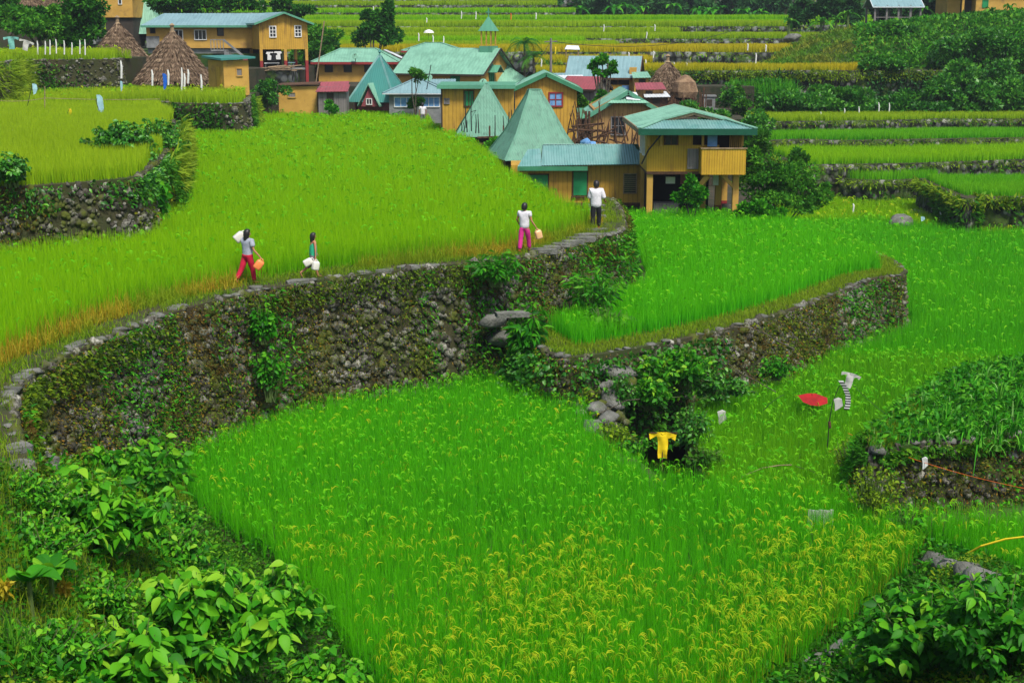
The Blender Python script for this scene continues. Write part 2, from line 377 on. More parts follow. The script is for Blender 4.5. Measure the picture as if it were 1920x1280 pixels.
def rice(name, pg, z, h, mats, label, pan=0., panf=None, dmul=1., hvar=.12, wmul=1., keep=None, zf=None, lean=.16, clump=True, vf=None):
    wd = lambda Y: max(.011, .00046*Y)*wmul
    q = sample(pg, lambda Y: dmul*3.3/(h*wd(Y)*.6), z)
    if keep is not None: q = q[keep(q[:,0], q[:,1])]
    if len(q) == 0: return None
    if clump:      # hills of rice about 22 cm apart
        ca, sa = math.cos(.55), math.sin(.55); R_ = np.array([[ca, -sa], [sa, ca]]); qq = q@R_; qq += .35*np.stack([np.sin(qq[:,1]*.9), np.sin(qq[:,0]*.7+1)], 1)
        g = np.round(qq/.21)*.21; h_ = np.sin(g[:,0:1]*91.7+g[:,1:2]*47.3)*43758.5; jx = h_-np.floor(h_)-.5; h2 = np.sin(g[:,0:1]*31.1+g[:,1:2]*77.7)*24634.6; jy = h2-np.floor(h2)-.5
        rr = .55+.45*np.clip((q[:,1:2]-26)/14, 0, 1); qq = g+np.concatenate([jx, jy], 1)*.13*(1.5-rr)+(qq-g)*rr; qq -= .35*np.stack([np.sin(qq[:,1]*.9), np.sin(qq[:,0]*.7+1)], 1); q = qq@R_.T
    zz = np.full(len(q), z) if zf is None else zf(q[:,0], q[:,1])
    hh = h*(1-hvar+hvar*2*pnoise(q[:,0], q[:,1], .9, 3))*RNG.uniform(.72, 1.1, len(q)); w = np.maximum(.011, .00046*q[:,1])*wmul
    v = np.clip(RNG.uniform(0, 1, len(q))*.75+.25*pnoise(q[:,0], q[:,1], 1.7, 5), 0, 1)
    if vf is not None: v = np.clip(vf(q[:,0], q[:,1], v), 0, 1)
    pts = np.column_stack([q, zz-.03]); segs = 3 if pg is not None and q[:,1].mean() < 45 else 2
    V, Fc, av, at = blades(pts, hh, w, v, lean=lean, segs=segs); mi = np.zeros(len(Fc))
    if pan > 0:
        pr = np.full(len(q), pan) if panf is None else pan*panf(q[:,0], q[:,1]); k = RNG.uniform(0, 1, len(q)) < pr
        if k.sum():
            pp = pts[k].copy(); pp[:,2] += hh[k]*RNG.uniform(.82, 1.02, k.sum()); sz = RNG.uniform(.13, .24, k.sum())*np.clip(q[k][:,1]/45, 1, 1.6)
            V2, F2, v2, t2 = panicles(pp, sz, np.maximum(.016, .0007*q[k][:,1])*.9, RNG.uniform(0, 1, k.sum()))
            Fc = np.concatenate([Fc, F2+len(V)]); V = np.concatenate([V, V2]); av = np.concatenate([av, v2]); at = np.concatenate([at, t2]); mi = np.concatenate([mi, np.ones(len(F2))])
    o = npmesh(name, V, Fc, mats, {'v': av, 't': at}, mi=mi); return tag(o, label, 'rice', kind='stuff')
def big_leaves(pts, nrm, L, Wd, v, fold=.25, curl=.3):
    """rounded pointed leaves with a midrib, for plants near the camera"""
    N = len(pts); d = nrm/np.maximum(np.linalg.norm(nrm, axis=1, keepdims=True), 1e-6)
    r = RNG.normal(0, .45, (N, 3))+np.array([0, 0, 1.]); s = np.cross(d, r); s /= np.maximum(np.linalg.norm(s, axis=1, keepdims=True), 1e-6); u = np.cross(s, d); u = np.where(u[:, 2:3] < 0, -u, u); s = np.cross(d, u)
    L = np.asarray(L).reshape(-1, 1)*np.ones((N, 1)); Wd = np.asarray(Wd).reshape(-1, 1)*np.ones((N, 1)); cv = RNG.uniform(.3, 1.7, (N, 1))*curl
    st = [(0, .0), (.1, .52), (.27, .95), (.45, 1.), (.63, .80), (.8, .48), (.92, .18), (1., .0)]; Vv = []
    for t, w in st:
        c = pts+d*L*t-u*L*cv*t*t*.8; f = u*Wd*fold*w*.5; Vv += [c+s*Wd*.5*w+f, c, c-s*Wd*.5*w+f]
    V = np.stack(Vv, 1).reshape(-1, 3); K = 3*len(st); b = np.arange(N)*K; Fc = []
    for k in range(len(st)-1):
        for q in (0, 1): Fc.append(np.stack([b+3*k+q, b+3*k+q+1, b+3*k+4+q, b+3*k+3+q], 1))
    return V, np.concatenate(Fc), np.repeat(v, K), np.tile(np.repeat([t for t, _ in st], 3), N)
def leaves(pts, nrm, L, Wd, v, fold=.25, curl=.25):
    """pointed leaves: six-vertex folded blades. pts (N,3), nrm = growing direction (N,3)"""
    N = len(pts); d = nrm/np.maximum(np.linalg.norm(nrm, axis=1, keepdims=True), 1e-6)
    r = RNG.normal(0, 1, (N, 3)); s = np.cross(d, r); s /= np.maximum(np.linalg.norm(s, axis=1, keepdims=True), 1e-6); u = np.cross(s, d)
    u = np.where(u[:,2:3] < 0, -u, u); s = np.cross(d, u)
    L = np.asarray(L).reshape(-1, 1)*np.ones((N, 1)); Wd = np.asarray(Wd).reshape(-1, 1)*np.ones((N, 1))
    c0 = pts; c1 = pts+d*L*.38; c2 = pts+d*L*.72-u*L*curl*.25; c3 = pts+d*L-u*L*curl*.7
    f = u*Wd*fold*.5
    V = np.stack([c0, c1+s*Wd*.5+f, c1, c1-s*Wd*.5+f, c2+s*Wd*.33+f*.7, c2, c2-s*Wd*.33+f*.7, c3], 1).reshape(-1, 3); b = np.arange(N)*8
    q = lambda *i: np.stack([b+k for k in i], 1)
    Fc = np.concatenate([q(0, 2, 1, 1), q(0, 3, 3, 2)])  # replaced below
    tri = np.concatenate([q(0, 2, 1), q(0, 3, 2), q(1, 2, 5), q(1, 5, 4), q(2, 3, 6), q(2, 6, 5), q(4, 5, 7), q(5, 6, 7)])
    T = np.tile(np.array([0, .4, .4, .4, .7, .7, .7, 1.]), N)
    return V, tri, np.repeat(v, 8), T
def cards(pts, nrm, L, Wd, v):
    """small diamond leaves for distant foliage"""
    N = len(pts); d = nrm/np.maximum(np.linalg.norm(nrm, axis=1, keepdims=True), 1e-6); r = RNG.normal(0, 1, (N, 3)); s = np.cross(d, r); s /= np.maximum(np.linalg.norm(s, axis=1, keepdims=True), 1e-6)
    L = np.asarray(L).reshape(-1, 1)*np.ones((N, 1)); Wd = np.asarray(Wd).reshape(-1, 1)*np.ones((N, 1))
    V = np.stack([pts, pts+d*L*.45+s*Wd*.5, pts+d*L, pts+d*L*.45-s*Wd*.5], 1).reshape(-1, 3); b = np.arange(N)*4
    return V, np.stack([b, b+1, b+2, b+3], 1), np.repeat(v, 4), np.tile(np.array([0, .5, 1, .5]), N)

# foliage materials
RG = [(0, (.015, .17, .004)), (.5, (.045, .34, .006)), (1, (.12, .50, .008))]
M.update(
 rice_deep=leaf_mat('rice_deep_green', [(0, (.008, .22, .004)), (.5, (.022, .40, .004)), (1, (.09, .58, .006))], tip=(.18, .60, .006), tip_fac=.5, patch=(.075, .50, .003), patch_scale=.16),
 rice_lime=leaf_mat('rice_lime', [(0, (.06, .32, .001)), (.5, (.16, .50, .001)), (1, (.28, .60, .002))], tip=(.36, .60, .002), tip_fac=.65, patch=(.13, .48, .001), patch_scale=.11),
 rice_yel=leaf_mat('rice_yellowing', [(0, (.12, .33, .003)), (.5, (.25, .48, .004)), (1, (.42, .58, .012))], tip=(.46, .57, .02), tip_fac=.5, patch=(.22, .42, .004), patch_scale=.12),
 rice_gold=leaf_mat('rice_golden', [(0, (.34, .32, .006)), (.5, (.56, .48, .008)), (1, (.70, .58, .02))], tip=(.66, .50, .02), tip_fac=.5, patch=(.40, .44, .008), patch_scale=.1),
 rice_bright=leaf_mat('rice_bright_green', [(0, (.02, .24, .004)), (.5, (.06, .42, .005)), (1, (.16, .52, .008))], tip=(.25, .55, .01), tip_fac=.4, patch=(.13, .46, .005), patch_scale=.1),
 pan_y=leaf_mat('panicle_yellow_green', [(0, (.12, .38, .003)), (.6, (.26, .45, .004)), (1, (.46, .50, .012))], trans=.3),
 pan_g=leaf_mat('panicle_light_green', [(0, (.06, .42, .003)), (1, (.19, .52, .005))], trans=.3),
 corn=leaf_mat('corn_leaf', [(0, (.02, .20, .006)), (.5, (.07, .38, .012)), (.85, (.16, .50, .04)), (1, (.38, .60, .22))], trans=.3),
 drymoss=leaf_mat('dry_moss', [(0, (.05, .045, .010)), (.4, (.13, .10, .018)), (.7, (.24, .20, .025)), (1, (.38, .19, .02))]),
 dry=leaf_mat('dry_rice_edge', [(0, (.20, .24, .01)), (.4, (.42, .34, .015)), (.75, (.50, .27, .02)), (1, (.55, .48, .05))], patch=(.22, .33, .01), patch_scale=.35),
 grass=leaf_mat('bank_grass', [(0, (.03, .12, .004)), (.5, (.09, .26, .006)), (1, (.26, .40, .012))], tip=(.36, .42, .02), tip_fac=.4, patch=(.16, .28, .01), patch_scale=.5),
 weed=leaf_mat('weeds', [(0, (.012, .08, .004)), (.5, (.05, .21, .006)), (1, (.16, .36, .012))], patch=(.03, .14, .005), patch_scale=.4),
 moss=leaf_mat('wall_moss', [(0, (.02, .05, .005)), (.4, (.07, .14, .008)), (.72, (.15, .25, .010)), (.86, (.20, .28, .01)), (1, (.30, .15, .02))], patch=(.10, .06, .012), patch_scale=.55, lo=.56, hi=.64),
 broad=leaf_mat('broad_leaf', [(0, (.014, .13, .004)), (.5, (.05, .29, .006)), (.85, (.13, .43, .010)), (1, (.24, .50, .02))], rough=.55, spec=.22, trans=.35),
 shrub=leaf_mat('shrub_leaf', [(0, (.01, .08, .006)), (.5, (.035, .20, .01)), (1, (.12, .36, .02))], rough=.42, spec=.35, trans=.25),
 treeg=leaf_mat('tree_leaf', [(0, (.006, .05, .006)), (.5, (.02, .13, .008)), (1, (.07, .26, .015))], trans=.25),
 treel=leaf_mat('light_tree_leaf', [(0, (.02, .11, .008)), (.5, (.05, .23, .012)), (1, (.14, .36, .02))], trans=.3),
 olive=leaf_mat('olive_grass', [(0, (.08, .12, .012)), (.5, (.19, .24, .02)), (1, (.34, .36, .04))], patch=(.10, .25, .015), patch_scale=.25),
 fern=leaf_mat('fern_leaf', [(0, (.01, .10, .004)), (.5, (.035, .24, .006)), (1, (.11, .38, .012))], rough=.45, trans=.3),
 forest=leaf_mat('forest_leaf', [(0, (.010, .05, .014)), (.5, (.025, .11, .025)), (1, (.06, .20, .04))], trans=.2),
)
# ---- field outlines (pixel outlines of the photograph laid on their levels)
ZF, ZR2, ZE, ZB, ZT = -3.6, -3.9, -3.95, -2.0, -2.4
wtop_px = [(64,880),(50,838),(33,797),(27,755),(45,715),(90,685),(150,655),(290,597),(430,557),(600,525),(750,507),(870,493),(980,483),(1060,464),(1115,447),(1150,440),(1172,425),(1168,400),(1150,372)]
WT = smooth_line([G(a, b, 0) for a, b in wtop_px], 4)      # top edge of the long wall
WT2 = [(p[0], p[1]) for p in WT]
fieldA = WT2 + [tuple(G(1128,366,0)[:2]), tuple(G(1090,374,.78)[:2]), tuple(G(1040,348,.78)[:2]), tuple(G(985,322,.78)[:2]), tuple(G(940,297,.78)[:2]), tuple(G(900,262,.78)[:2]), tuple(G(850,237,.78)[:2]), tuple(G(815,224,.78)[:2]), tuple(G(795,204,.78)[:2]), (-14, 104), (-60, 104), (-60, 40), (-40, 24), (-14, 20), (-8.6, 18)]
prism('terrace_ground', fieldA, 0, -9, M['soil'])
btop_px = [(1045,668),(1090,668),(1180,655),(1340,622),(1470,585),(1580,545),(1640,522),(1690,517)]
BT = smooth_line([(-.2,39.3,ZB),(.55,37.2,ZB)]+[G(a, b, ZB) for a, b in btop_px], 4); BT2 = [(p[0], p[1]) for p in BT]
terrB = BT2 + poly([(1700,508),(1680,488),(1600,455),(1520,430),(1400,405)], ZB) + [(12, 64), (12, 78), (3, 78), (1, 66), (-.2, 40)]
prism('terrace_ground', terrB, ZB, -9, M['soil'])
edge = [(-9.5,40),(-7.6,31),(-6.3,27.4),(-4.6,24.8),(-3.3,22.6),(-2.4,20.),(-1.2,17.6),(.5,16.5),(2.5,17.2),(3.3,18.9),(4.25,20.3),(5.0,21.3),(5.8,22.2),(7.0,24.0),(7.9,25.5),(8.3,25.4),(8.9,24.2),(9.6,22.4),(12,20),(22,16)]
EDGE = [(a, b) for a, b, _ in smooth_line([(a, b, 0) for a, b in edge], 4)]
lowbase = [(-30, 16), (60, 16), (60, 62), (14, 66), (-12, 60), (-12, 34), (-30, 34)]
FB = [tuple(G(a, b, ZF+.75)[:2]) for a, b in [(1290,868),(1380,874),(1480,882),(1560,893),(1620,915),(1680,935)]]
prism('paddy_ground', [(-12, 10), (60, 10), (60, 27.5)] + FB[::-1] + [ (2.9, 32.0), (2.3, 33.6), (2.1, 37.5), (2.0, 38.5), (-12, 38.5)], ZF, -9, M['soil'])
r2_px = [(1345,740),(1298,790),(1285,835)]
R2E = [tuple(G(a, b, ZR2)[:2]) for a, b in r2_px]
prism('paddy_ground', R2E + [(R2E[-1][0]+.2, 29.), (11, 28), (20, 42), (18, 42.5), (8, 42.5)], ZR2, -9, M['soil'])
prism('paddy_ground', [(8, 39.5), (60, 39.5), (60, 75), (2, 75), (2, 40.5)], ZE, -9, M['soil'])
ttop_px = [(1625,900),(1618,868),(1640,838),(1690,806),(1730,812),(1800,828),(1920,812),(2100,790)]
TT = smooth_line([G(a, b, ZT) for a, b in ttop_px[2:]], 4); TT = [G(1835,690,ZT), G(1775,712,ZT), G(1718,748,ZT), G(1668,792,ZT), G(1634,820,ZT), G(1628,838,ZT), G(1636,832,ZT)][:-1] + smooth_line([G(1640,850,ZT), G(1665,842,ZT), G(1690,836,ZT), G(1740,830,ZT), G(1800,828,ZT), G(1920,812,ZT), G(2150,790,ZT)], 4)
TT2 = [(p[0], p[1]) for p in TT]
prism('terrace_ground', TT2 + poly([(2150,660)], ZT), ZT, -9, M['slopeg'])
# bank in the foreground
def bank_z(x, y):
    d = dist_line(x, y, EDGE); side = inpoly(x, y, EDGE + [(60, -30), (-60, -30), (-60, 40)])
    zz = ZF + (.62+.15*np.clip((-x-5.)/2., 0, 1)*np.clip((22-y)/2., 0, 1))*np.minimum(d, 6) + .16*np.clip(d-6, 0, 14)
    zz = zz + .12*(pnoise(x, y, 1.9, 2)-.5) + .25*(pnoise(x, y, .6, 8)-.5)
    cap = np.where(x < -6.5, .05+np.clip(-.12*(y-24), -.2, 3)*.5, 9); zz = np.minimum(zz, cap)
    return np.where(side, zz, ZF-.35-.2*d)
gx = np.arange(-34, 30.01, .35); gy = np.arange(-6, 42.01, .35); X_, Y_ = np.meshgrid(gx, gy); Z_ = bank_z(X_.ravel(), Y_.ravel()); nx = len(gx); ny = len(gy)
i_, j_ = np.meshgrid(np.arange(nx-1), np.arange(ny-1)); b_ = (j_*nx+i_).ravel()
o = npmesh('hillside_ground', np.column_stack([X_.ravel(), Y_.ravel(), Z_]), np.stack([b_, b_+1, b_+nx+1, b_+nx], 1), M['slopeg'], smooth=True); tag(o, kind='structure')
# wide sheet under everything, and the hills behind
o = prism('ground', [(-900, -60), (900, -60), (900, 1500), (-900, 1500)], -8.6, -9.6, M['soil'])
# left terraces
zB2 = 2.1
TBt = smooth_line([G(a, b, zB2) for a, b in [(-160,352),(0,352),(90,347),(180,340),(250,333),(275,322),(300,300),(318,270),(325,245),(328,225)]], 3)
prism('terrace_ground', [(p[0], p[1]) for p in TBt] + [(-22, 90), (-60, 90), (-60, 38)], zB2, -9, M['soil'])
TCt = smooth_line([tuple(P(a, b, Y)) for a, b, Y in [(300,192,86),(330,190,84),(400,189,83.5),(455,190,84),(468,188,88),(470,184,96)]], 3)
TCt = [(x, y, 2.15) for x, y, z in TCt]
prism('terrace_ground', [(p[0], p[1]) for p in TCt] + [(-17.5, 103), (-70, 103), (-70, 76), (-26, 76)], 2.15, -9, M['soil'])
TDt = smooth_line([(XX(-40,80),77,0),(XX(20,80),80,0),(XX(60,88),86,0),(XX(95,90),90,0),(XX(170,91),91,0),(XX(228,92),92,0),(XX(236,95),96,0)], 3); zD = 4.55
TDt = [(x, y, zD) for x, y, z in TDt]
prism('terrace_ground', [(p[0], p[1]) for p in TDt] + [(-25.5, 99), (-26, 102), (-80, 102), (-80, 76)], zD, -9, M['soil'])
# village ground in steps
prism('village_ground', [(-1.5, 66), (12.2, 64), (14, 78), (-1, 84)], -1.95, -9, M['earth'])
prism('village_ground', [(-3, 77.5), (11.3, 76.5), (13, 92), (-6, 92)], -.35, -9, M['earth'])
prism('village_ground', [(-25, 101), (-6, 91.5), (-2, 91.4), (-2, 109), (-25, 108)], -.05, -9, M['earth'])
prism('village_ground', [(-2.5, 93.5), (15.2, 92.5), (16.5, 109), (-2.5, 108)], .7, -9, M['earth'])
prism('village_ground', [(-80, 107), (18, 106), (18, 116), (-80, 116)], 2.3, -9, M['earth'])
prism('village_ground', [(-80, 101), (-26, 101), (-19, 106), (-16, 116), (-80, 116)], 3.6, -9, M['earth'])
prism('village_ground', [(-80, 112), (-19.5, 112), (-21, 150), (-80, 150)], 4.6, -9, M['weed'] if False else M['slopeg'])
# ---------------------------------------------------------------- stone walls
def ico1():
    import bmesh
    bm = bmesh.new(); bmesh.ops.create_icosphere(bm, subdivisions=1, radius=1); bm.verts.ensure_lookup_table()
    v = np.array([p.co[:] for p in bm.verts]); f = np.array([[q.index for q in p.verts] for p in bm.faces]); bm.free()
    bm = bmesh.new(); bmesh.ops.create_icosphere(bm, subdivisions=2, radius=1); v2 = np.array([p.co[:] for p in bm.verts]); f2 = np.array([[q.index for q in p.verts] for p in bm.faces]); bm.free()
    return v, f, v2, f2
ICV, ICF, ICV2, ICF2 = ico1()
def rocks(c, size, nrm=None, flat=.6, fine=False, v=None):
    """irregular stones; c (N,3), size (N,), returns V,F,v"""
    bv, bf = (ICV2, ICF2) if fine else (ICV, ICF); N = len(c)
    s = np.stack([RNG.uniform(.7, 1.35, N), RNG.uniform(.6, 1.1, N), RNG.uniform(.5, .95, N)], 1)*size[:, None]
    A = RNG.uniform(-1, 1, (N, 3, 3)); Q, _ = np.linalg.qr(A)
    Vv = bv[None]*(1+RNG.uniform(-.22, .22, (N, len(bv), 1))); Vv = np.sign(Vv)*np.abs(Vv)**.6; Vv = Vv*s[:, None]; Vv = np.einsum('nij,nkj->nki', Q, Vv)
    Vv = Vv+c[:, None]; Fc = (bf[None]+(np.arange(N)*len(bv))[:, None, None]).reshape(-1, 3)
    v = RNG.uniform(0, 1, N)**1.5 if v is None else v
    return Vv.reshape(-1, 3), Fc, np.repeat(v, len(bv))
def wall_faces(top, zb, batter):
    """top: list of (x,y,z) with the open side to the right of the direction of travel"""
    T = np.array(top, dtype=float); d = np.gradient(T[:, :2], axis=0); d /= np.linalg.norm(d, axis=1, keepdims=True)+1e-9
    n = np.stack([d[:, 1], -d[:, 0]], 1); B = T.copy(); B[:, :2] += n*batter; B[:, 2] = zb; seg = np.r_[0, np.cumsum(np.linalg.norm(np.diff(T[:, :2], axis=0), axis=1))]
    return T, B, n, seg
def on_wall(W_, N, lo=0, hi=1, out=.0, s=None):
    T, B, n, seg = W_; s = RNG.uniform(0, seg[-1], N) if s is None else s; f = RNG.uniform(lo, hi, N)
    it = lambda A: np.stack([np.interp(s, seg, A[:, k]) for k in range(A.shape[1])], 1)
    nn = it(n); nn /= np.linalg.norm(nn, axis=1, keepdims=True); t = it(T); b = it(B); p = t+(b-t)*f[:, None]; p[:, :2] += nn*out
    return p, nn, s, f
def core_mesh(W_, rows=5, bulge=.12, back=.2):
    T, B, n, seg = W_; V = []; m = len(T)
    for r in range(rows+1):
        f = r/rows; p = T+(B-T)*f; p[:, :2] += n*(-.06); V.append(p)
    bt = T.copy(); bt[:, :2] -= n*back; bt[:, 2] -= .05; V = np.concatenate([bt]+V); Fc = []
    for r in range(rows+1):
        for k in range(m-1): Fc.append((r*m+k, r*m+k+1, (r+1)*m+k+1, (r+1)*m+k))
    return V, np.array(Fc)
def stone_wall(name, top, zb, batter, ssize, label, n_mul=1., far=False, mat='stone', group=None, cap=True):
    W_ = wall_faces(top, zb, batter); root = empty(name, tuple(Vector(top[len(top)//2][:2]).to_3d()+Vector((0, 0, zb))), label, 'stone wall', group)
    V, Fc = core_mesh(W_); npmesh('wall_core', V, Fc[:, ::-1], M['wallback'], parent=root)
    T, B, n, seg = W_; H = np.mean(T[:, 2])-zb; area = seg[-1]*math.hypot(H, batter); N = int(area/(ssize**2*2.3)*n_mul)
    p, nn, s, f = on_wall(W_, N, .0, 1.0, 0.0); sz = ssize*RNG.uniform(.3, 1.05, N)*np.where(RNG.uniform(0, 1, N) < .08, 1.5, 1.); p[:, :2] -= nn*(sz[:, None]*.35)
    V, Fc, v = rocks(p, sz*.8); npmesh('stone_facing', V, Fc, M[mat], {'v': v}, parent=root)
    if cap:
        capf = .8 if cap == 'part' else 1.; N = int(capf*seg[-1]/(ssize*1.5)); s = np.linspace(0, capf*seg[-1], N); s = s[RNG.uniform(0, 1, N) < .4]; N = len(s); p, nn, s, f = on_wall(W_, N, 0, .01, -.12, s=s)
        V, Fc, v = rocks(p, RNG.uniform(.5, 1.2, N)*ssize, v=RNG.uniform(.5, 1, N)); c = np.repeat(p, len(ICV), 0); V[:, 2] = c[:, 2]+(V[:, 2]-c[:, 2])*.32+.02
        npmesh('coping_stones', V, Fc, M['slab' if not far else mat], {'v': v}, parent=root)
    return root, W_
def wall_growth(W_, N, size, mat, name, label, lo=0, hi=1, mask=.5, mseed=1, hang=.6, out=.04, elong=2., parent=None, s0=None, s1=None, tri=True, freq=.8, vmul=1.):
    p, nn, s, f = on_wall(W_, N, lo, hi, out)
    k = pnoise(s*1.0, f*4.+p[:, 2], freq, mseed)+RNG.uniform(-.12, .12, N) > mask
    if s0 is not None: k &= (s > s0+RNG.uniform(-.5, .5, N)) & (s < s1+RNG.uniform(-.5, .5, N))
    p = p[k]; nn = nn[k]; n = len(p)
    d = np.column_stack([nn*RNG.uniform(.4, 1.1, (n, 1)), RNG.uniform(-1.2, .7, n)*hang*1.2])+RNG.normal(0, .45, (n, 3)); sz = size*RNG.uniform(.5, 1.3, n)
    p[:, :2] += nn*RNG.uniform(0, .12, (n, 1)); v = np.clip(RNG.uniform(0, 1, n)*vmul, 0, 1)
    V, Fc, av, at = (leaves if tri else cards)(p, d, sz, sz/elong, v)
    o = npmesh(name, V, Fc, M[mat], {'v': av, 't': at}, parent=parent)
    if parent is None: tag(o, label, 'wall plants', kind='stuff')
    else: tag(o, kind='stuff')
    return o
r_, WM = stone_wall('stone_wall', WT, ZF-.1, .55, .17, 'long curved dry stone terrace wall below the path where the children walk', 3.0, cap='part')
SL = WM[3][-1]
wall_growth(WM, 60000, .065, 'moss', 'wall_moss', 'low moss and dry weeds growing over the long curved wall', mask=.53, mseed=4, freq=1.6)
wall_growth(WM, 40000, .06, 'drymoss', 'dry_wall_moss', 'brown and rusty dry moss spread over the long curved wall', mask=.50, mseed=15, freq=1.3, elong=2.5)
wall_growth(WM, 26000, .085, 'fern', 'wall_creeper', 'green creepers hanging down the long curved wall', mask=.60, mseed=9, lo=0, hi=.9, freq=1.3)
wall_growth(WM, 16000, .15, 'fern', 'wall_creeper', 'long strands of bright creeper trailing down the long curved wall', mask=.72, mseed=27, lo=0, hi=.75, freq=2.2, elong=3.5, out=.1)
wall_growth(WM, 14000, .11, 'moss', 'wall_weeds', 'dark weeds covering the part of the long wall left of the ferns', s0=SL*.50, s1=SL*.68, mask=.42, mseed=3, elong=4, out=.1)
wall_growth(WM, 14000, .17, 'fern', 'wall_ferns', 'thick bright ferns hanging over the wall corner under the walking woman', s0=SL*.56, s1=SL*.80, mask=.33, mseed=12, elong=3, out=.18, freq=1.1)
wall_growth(WM, 9000, .10, 'moss', 'wall_top_weeds', 'fringe of weeds along the top of the long wall', lo=0, hi=.16, mask=.35, out=.1, vmul=.85)
r_, WB = stone_wall('stone_wall', BT, ZF-1., .6, .19, 'stone retaining wall of the middle right terrace above the red cloth', 2.4)
SB = WB[3][-1]
wall_growth(WB, 20000, .08, 'moss', 'wall_moss', 'moss and weeds growing over the middle right wall', mask=.5, mseed=6)
wall_growth(WB, 9000, .10, 'fern', 'wall_creeper', 'green creepers scattered over the middle right wall', mask=.58, mseed=2)
wall_growth(WB, 9000, .16, 'shrub', 'wall_creeper', 'broad-leaved creeper mass covering the near end of the middle right wall', s0=1.6, s1=SB*.42, mask=.2, mseed=5, elong=1.6, out=.35, vmul=.9)
side = [BT[-1]] + [tuple(G(a, b, ZB)) for a, b in [(1700,508),(1680,488),(1600,455)]]
stone_wall('stone_wall', side, ZE-.2, .2, .15, 'short end of the middle right terrace wall turning away to the back', .8)
r_, WL = stone_wall('stone_wall', TT, ZF-.4, .4, .17, 'stone wall at the right edge below the leafy corn patch', 2.4)
wall_growth(WL, 8000, .06, 'drymoss', 'dry_wall_moss', 'brown dry moss on the right edge wall', mask=.5, mseed=15, freq=1.3, elong=2.5)
wall_growth(WB, 12000, .06, 'drymoss', 'dry_wall_moss', 'brown dry moss on the middle right wall', mask=.5, mseed=15, freq=1.3, elong=2.5)
sl_ = np.searchsorted([0], 0); wall_growth(WL, 9000, .2, 'fern', 'bank_grass', 'long grass on the sloping left side of the corn patch', mask=.05, s0=0, s1=float(WL[3][5]), elong=9, out=.2, mseed=2)
wall_growth(WL, 12000, .075, 'moss', 'wall_moss', 'moss and weeds growing over the right edge wall', mask=.5, mseed=8)
wall_growth(WL, 4500, .10, 'fern', 'wall_creeper', 'green creepers on the right edge wall', mask=.6, mseed=3)
wall_growth(WL, 3500, .13, 'weed', 'wall_top_weeds', 'weeds along the top of the right edge wall', lo=0, hi=.15, mask=.3, out=.1)
r_, WLB = stone_wall('stone_wall', TBt, -.05, .4, .16, 'stone wall at the left edge holding the yellow rice terrace', 2.2, cap=False)
wall_growth(WLB, 12000, .12, 'moss', 'wall_moss', 'moss and weeds growing over the left edge wall', mask=.52, mseed=8)
wall_growth(WLB, 7000, .15, 'shrub', 'wall_creeper', 'dark creeping leaves along the top of the left edge wall', lo=0, hi=.35, mask=.38, mseed=1, elong=2)
wall_growth(WLB, 9000, .22, 'weed', 'wall_weeds', 'weedy bushes covering the far corner of the left edge wall', mask=.15, mseed=1, elong=3, s0=WLB[3][-1]*.32, s1=WLB[3][-1], out=.3)
wall_growth(WLB, 5000, .5, 'grass', 'wall_grass', 'long grass hanging over the far corner of the left edge wall', mask=.3, mseed=1, elong=9, s0=WLB[3][-1]*.36, s1=WLB[3][-1], out=.25, lo=0, hi=.5)
r_, WC = stone_wall('stone_wall', TCt, -.05, .3, .2, 'stone wall beyond the bushes below the yellow outhouse', 1.2)
wall_growth(WC, 3500, .25, 'weed', 'wall_creeper', 'hanging weeds on the wall below the outhouse', lo=0, hi=.7, mask=.5, mseed=3)
wall_growth(WC, 1500, .4, 'grass', 'wall_grass', 'long grass on the right end of the wall below the outhouse', mask=.1, s0=WC[3][-1]*.62, s1=WC[3][-1]*.9, elong=8, out=.3)
r_, WD = stone_wall('stone_wall', TDt, 2.1, .3, .17, 'stone wall at the upper left with grass hanging down beside the thatched huts', 1.2)
wall_growth(WD, 4000, .22, 'weed', 'wall_creeper', 'weeds on the upper left stone wall', lo=0, hi=1, mask=.55, mseed=3)
wall_growth(WD, 9000, .55, 'grass', 'wall_grass', 'long green grass hanging over the upper left wall', mask=.1, s0=WD[3][-1]*.1, s1=WD[3][-1]*.53, elong=12, out=.3)
# ---------------------------------------------------------------- rice on each level
def shrink_keep(lines, d):
    return lambda x, y: np.min([dist_line(x, y, L) for L in lines], axis=0) > d
NP = [(-6.9, 12), (-6.9, 18)]+WT2
near_path = lambda x, y: dist_line(x, y, NP)
rice('rice_field', fieldA[:len(WT2)+9]+[(-14, 104), (-60, 104), (-60, 40), (-40, 12), (-14, 13), (-8.6, 18)], 0, .78, [M['rice_lime'], M['pan_g']], 'bright lime green rice filling the long upper terrace beside the path', pan=.008,
     keep=lambda x, y: (near_path(x, y) > 1.25) & ~inpoly(x, y, [(p[0], p[1]) for p in TBt]+[(-22, 90), (-60, 90), (-60, 38)]) & ~inpoly(x, y, [(p[0], p[1]) for p in TCt]+[(-17.5, 103), (-70, 103), (-70, 76), (-26, 76)]),
     vf=lambda x, y, v: v-.28*np.clip((4.5-near_path(x, y))/3.3, 0, 1)+.3*np.clip((y-85)/15, 0, 1))
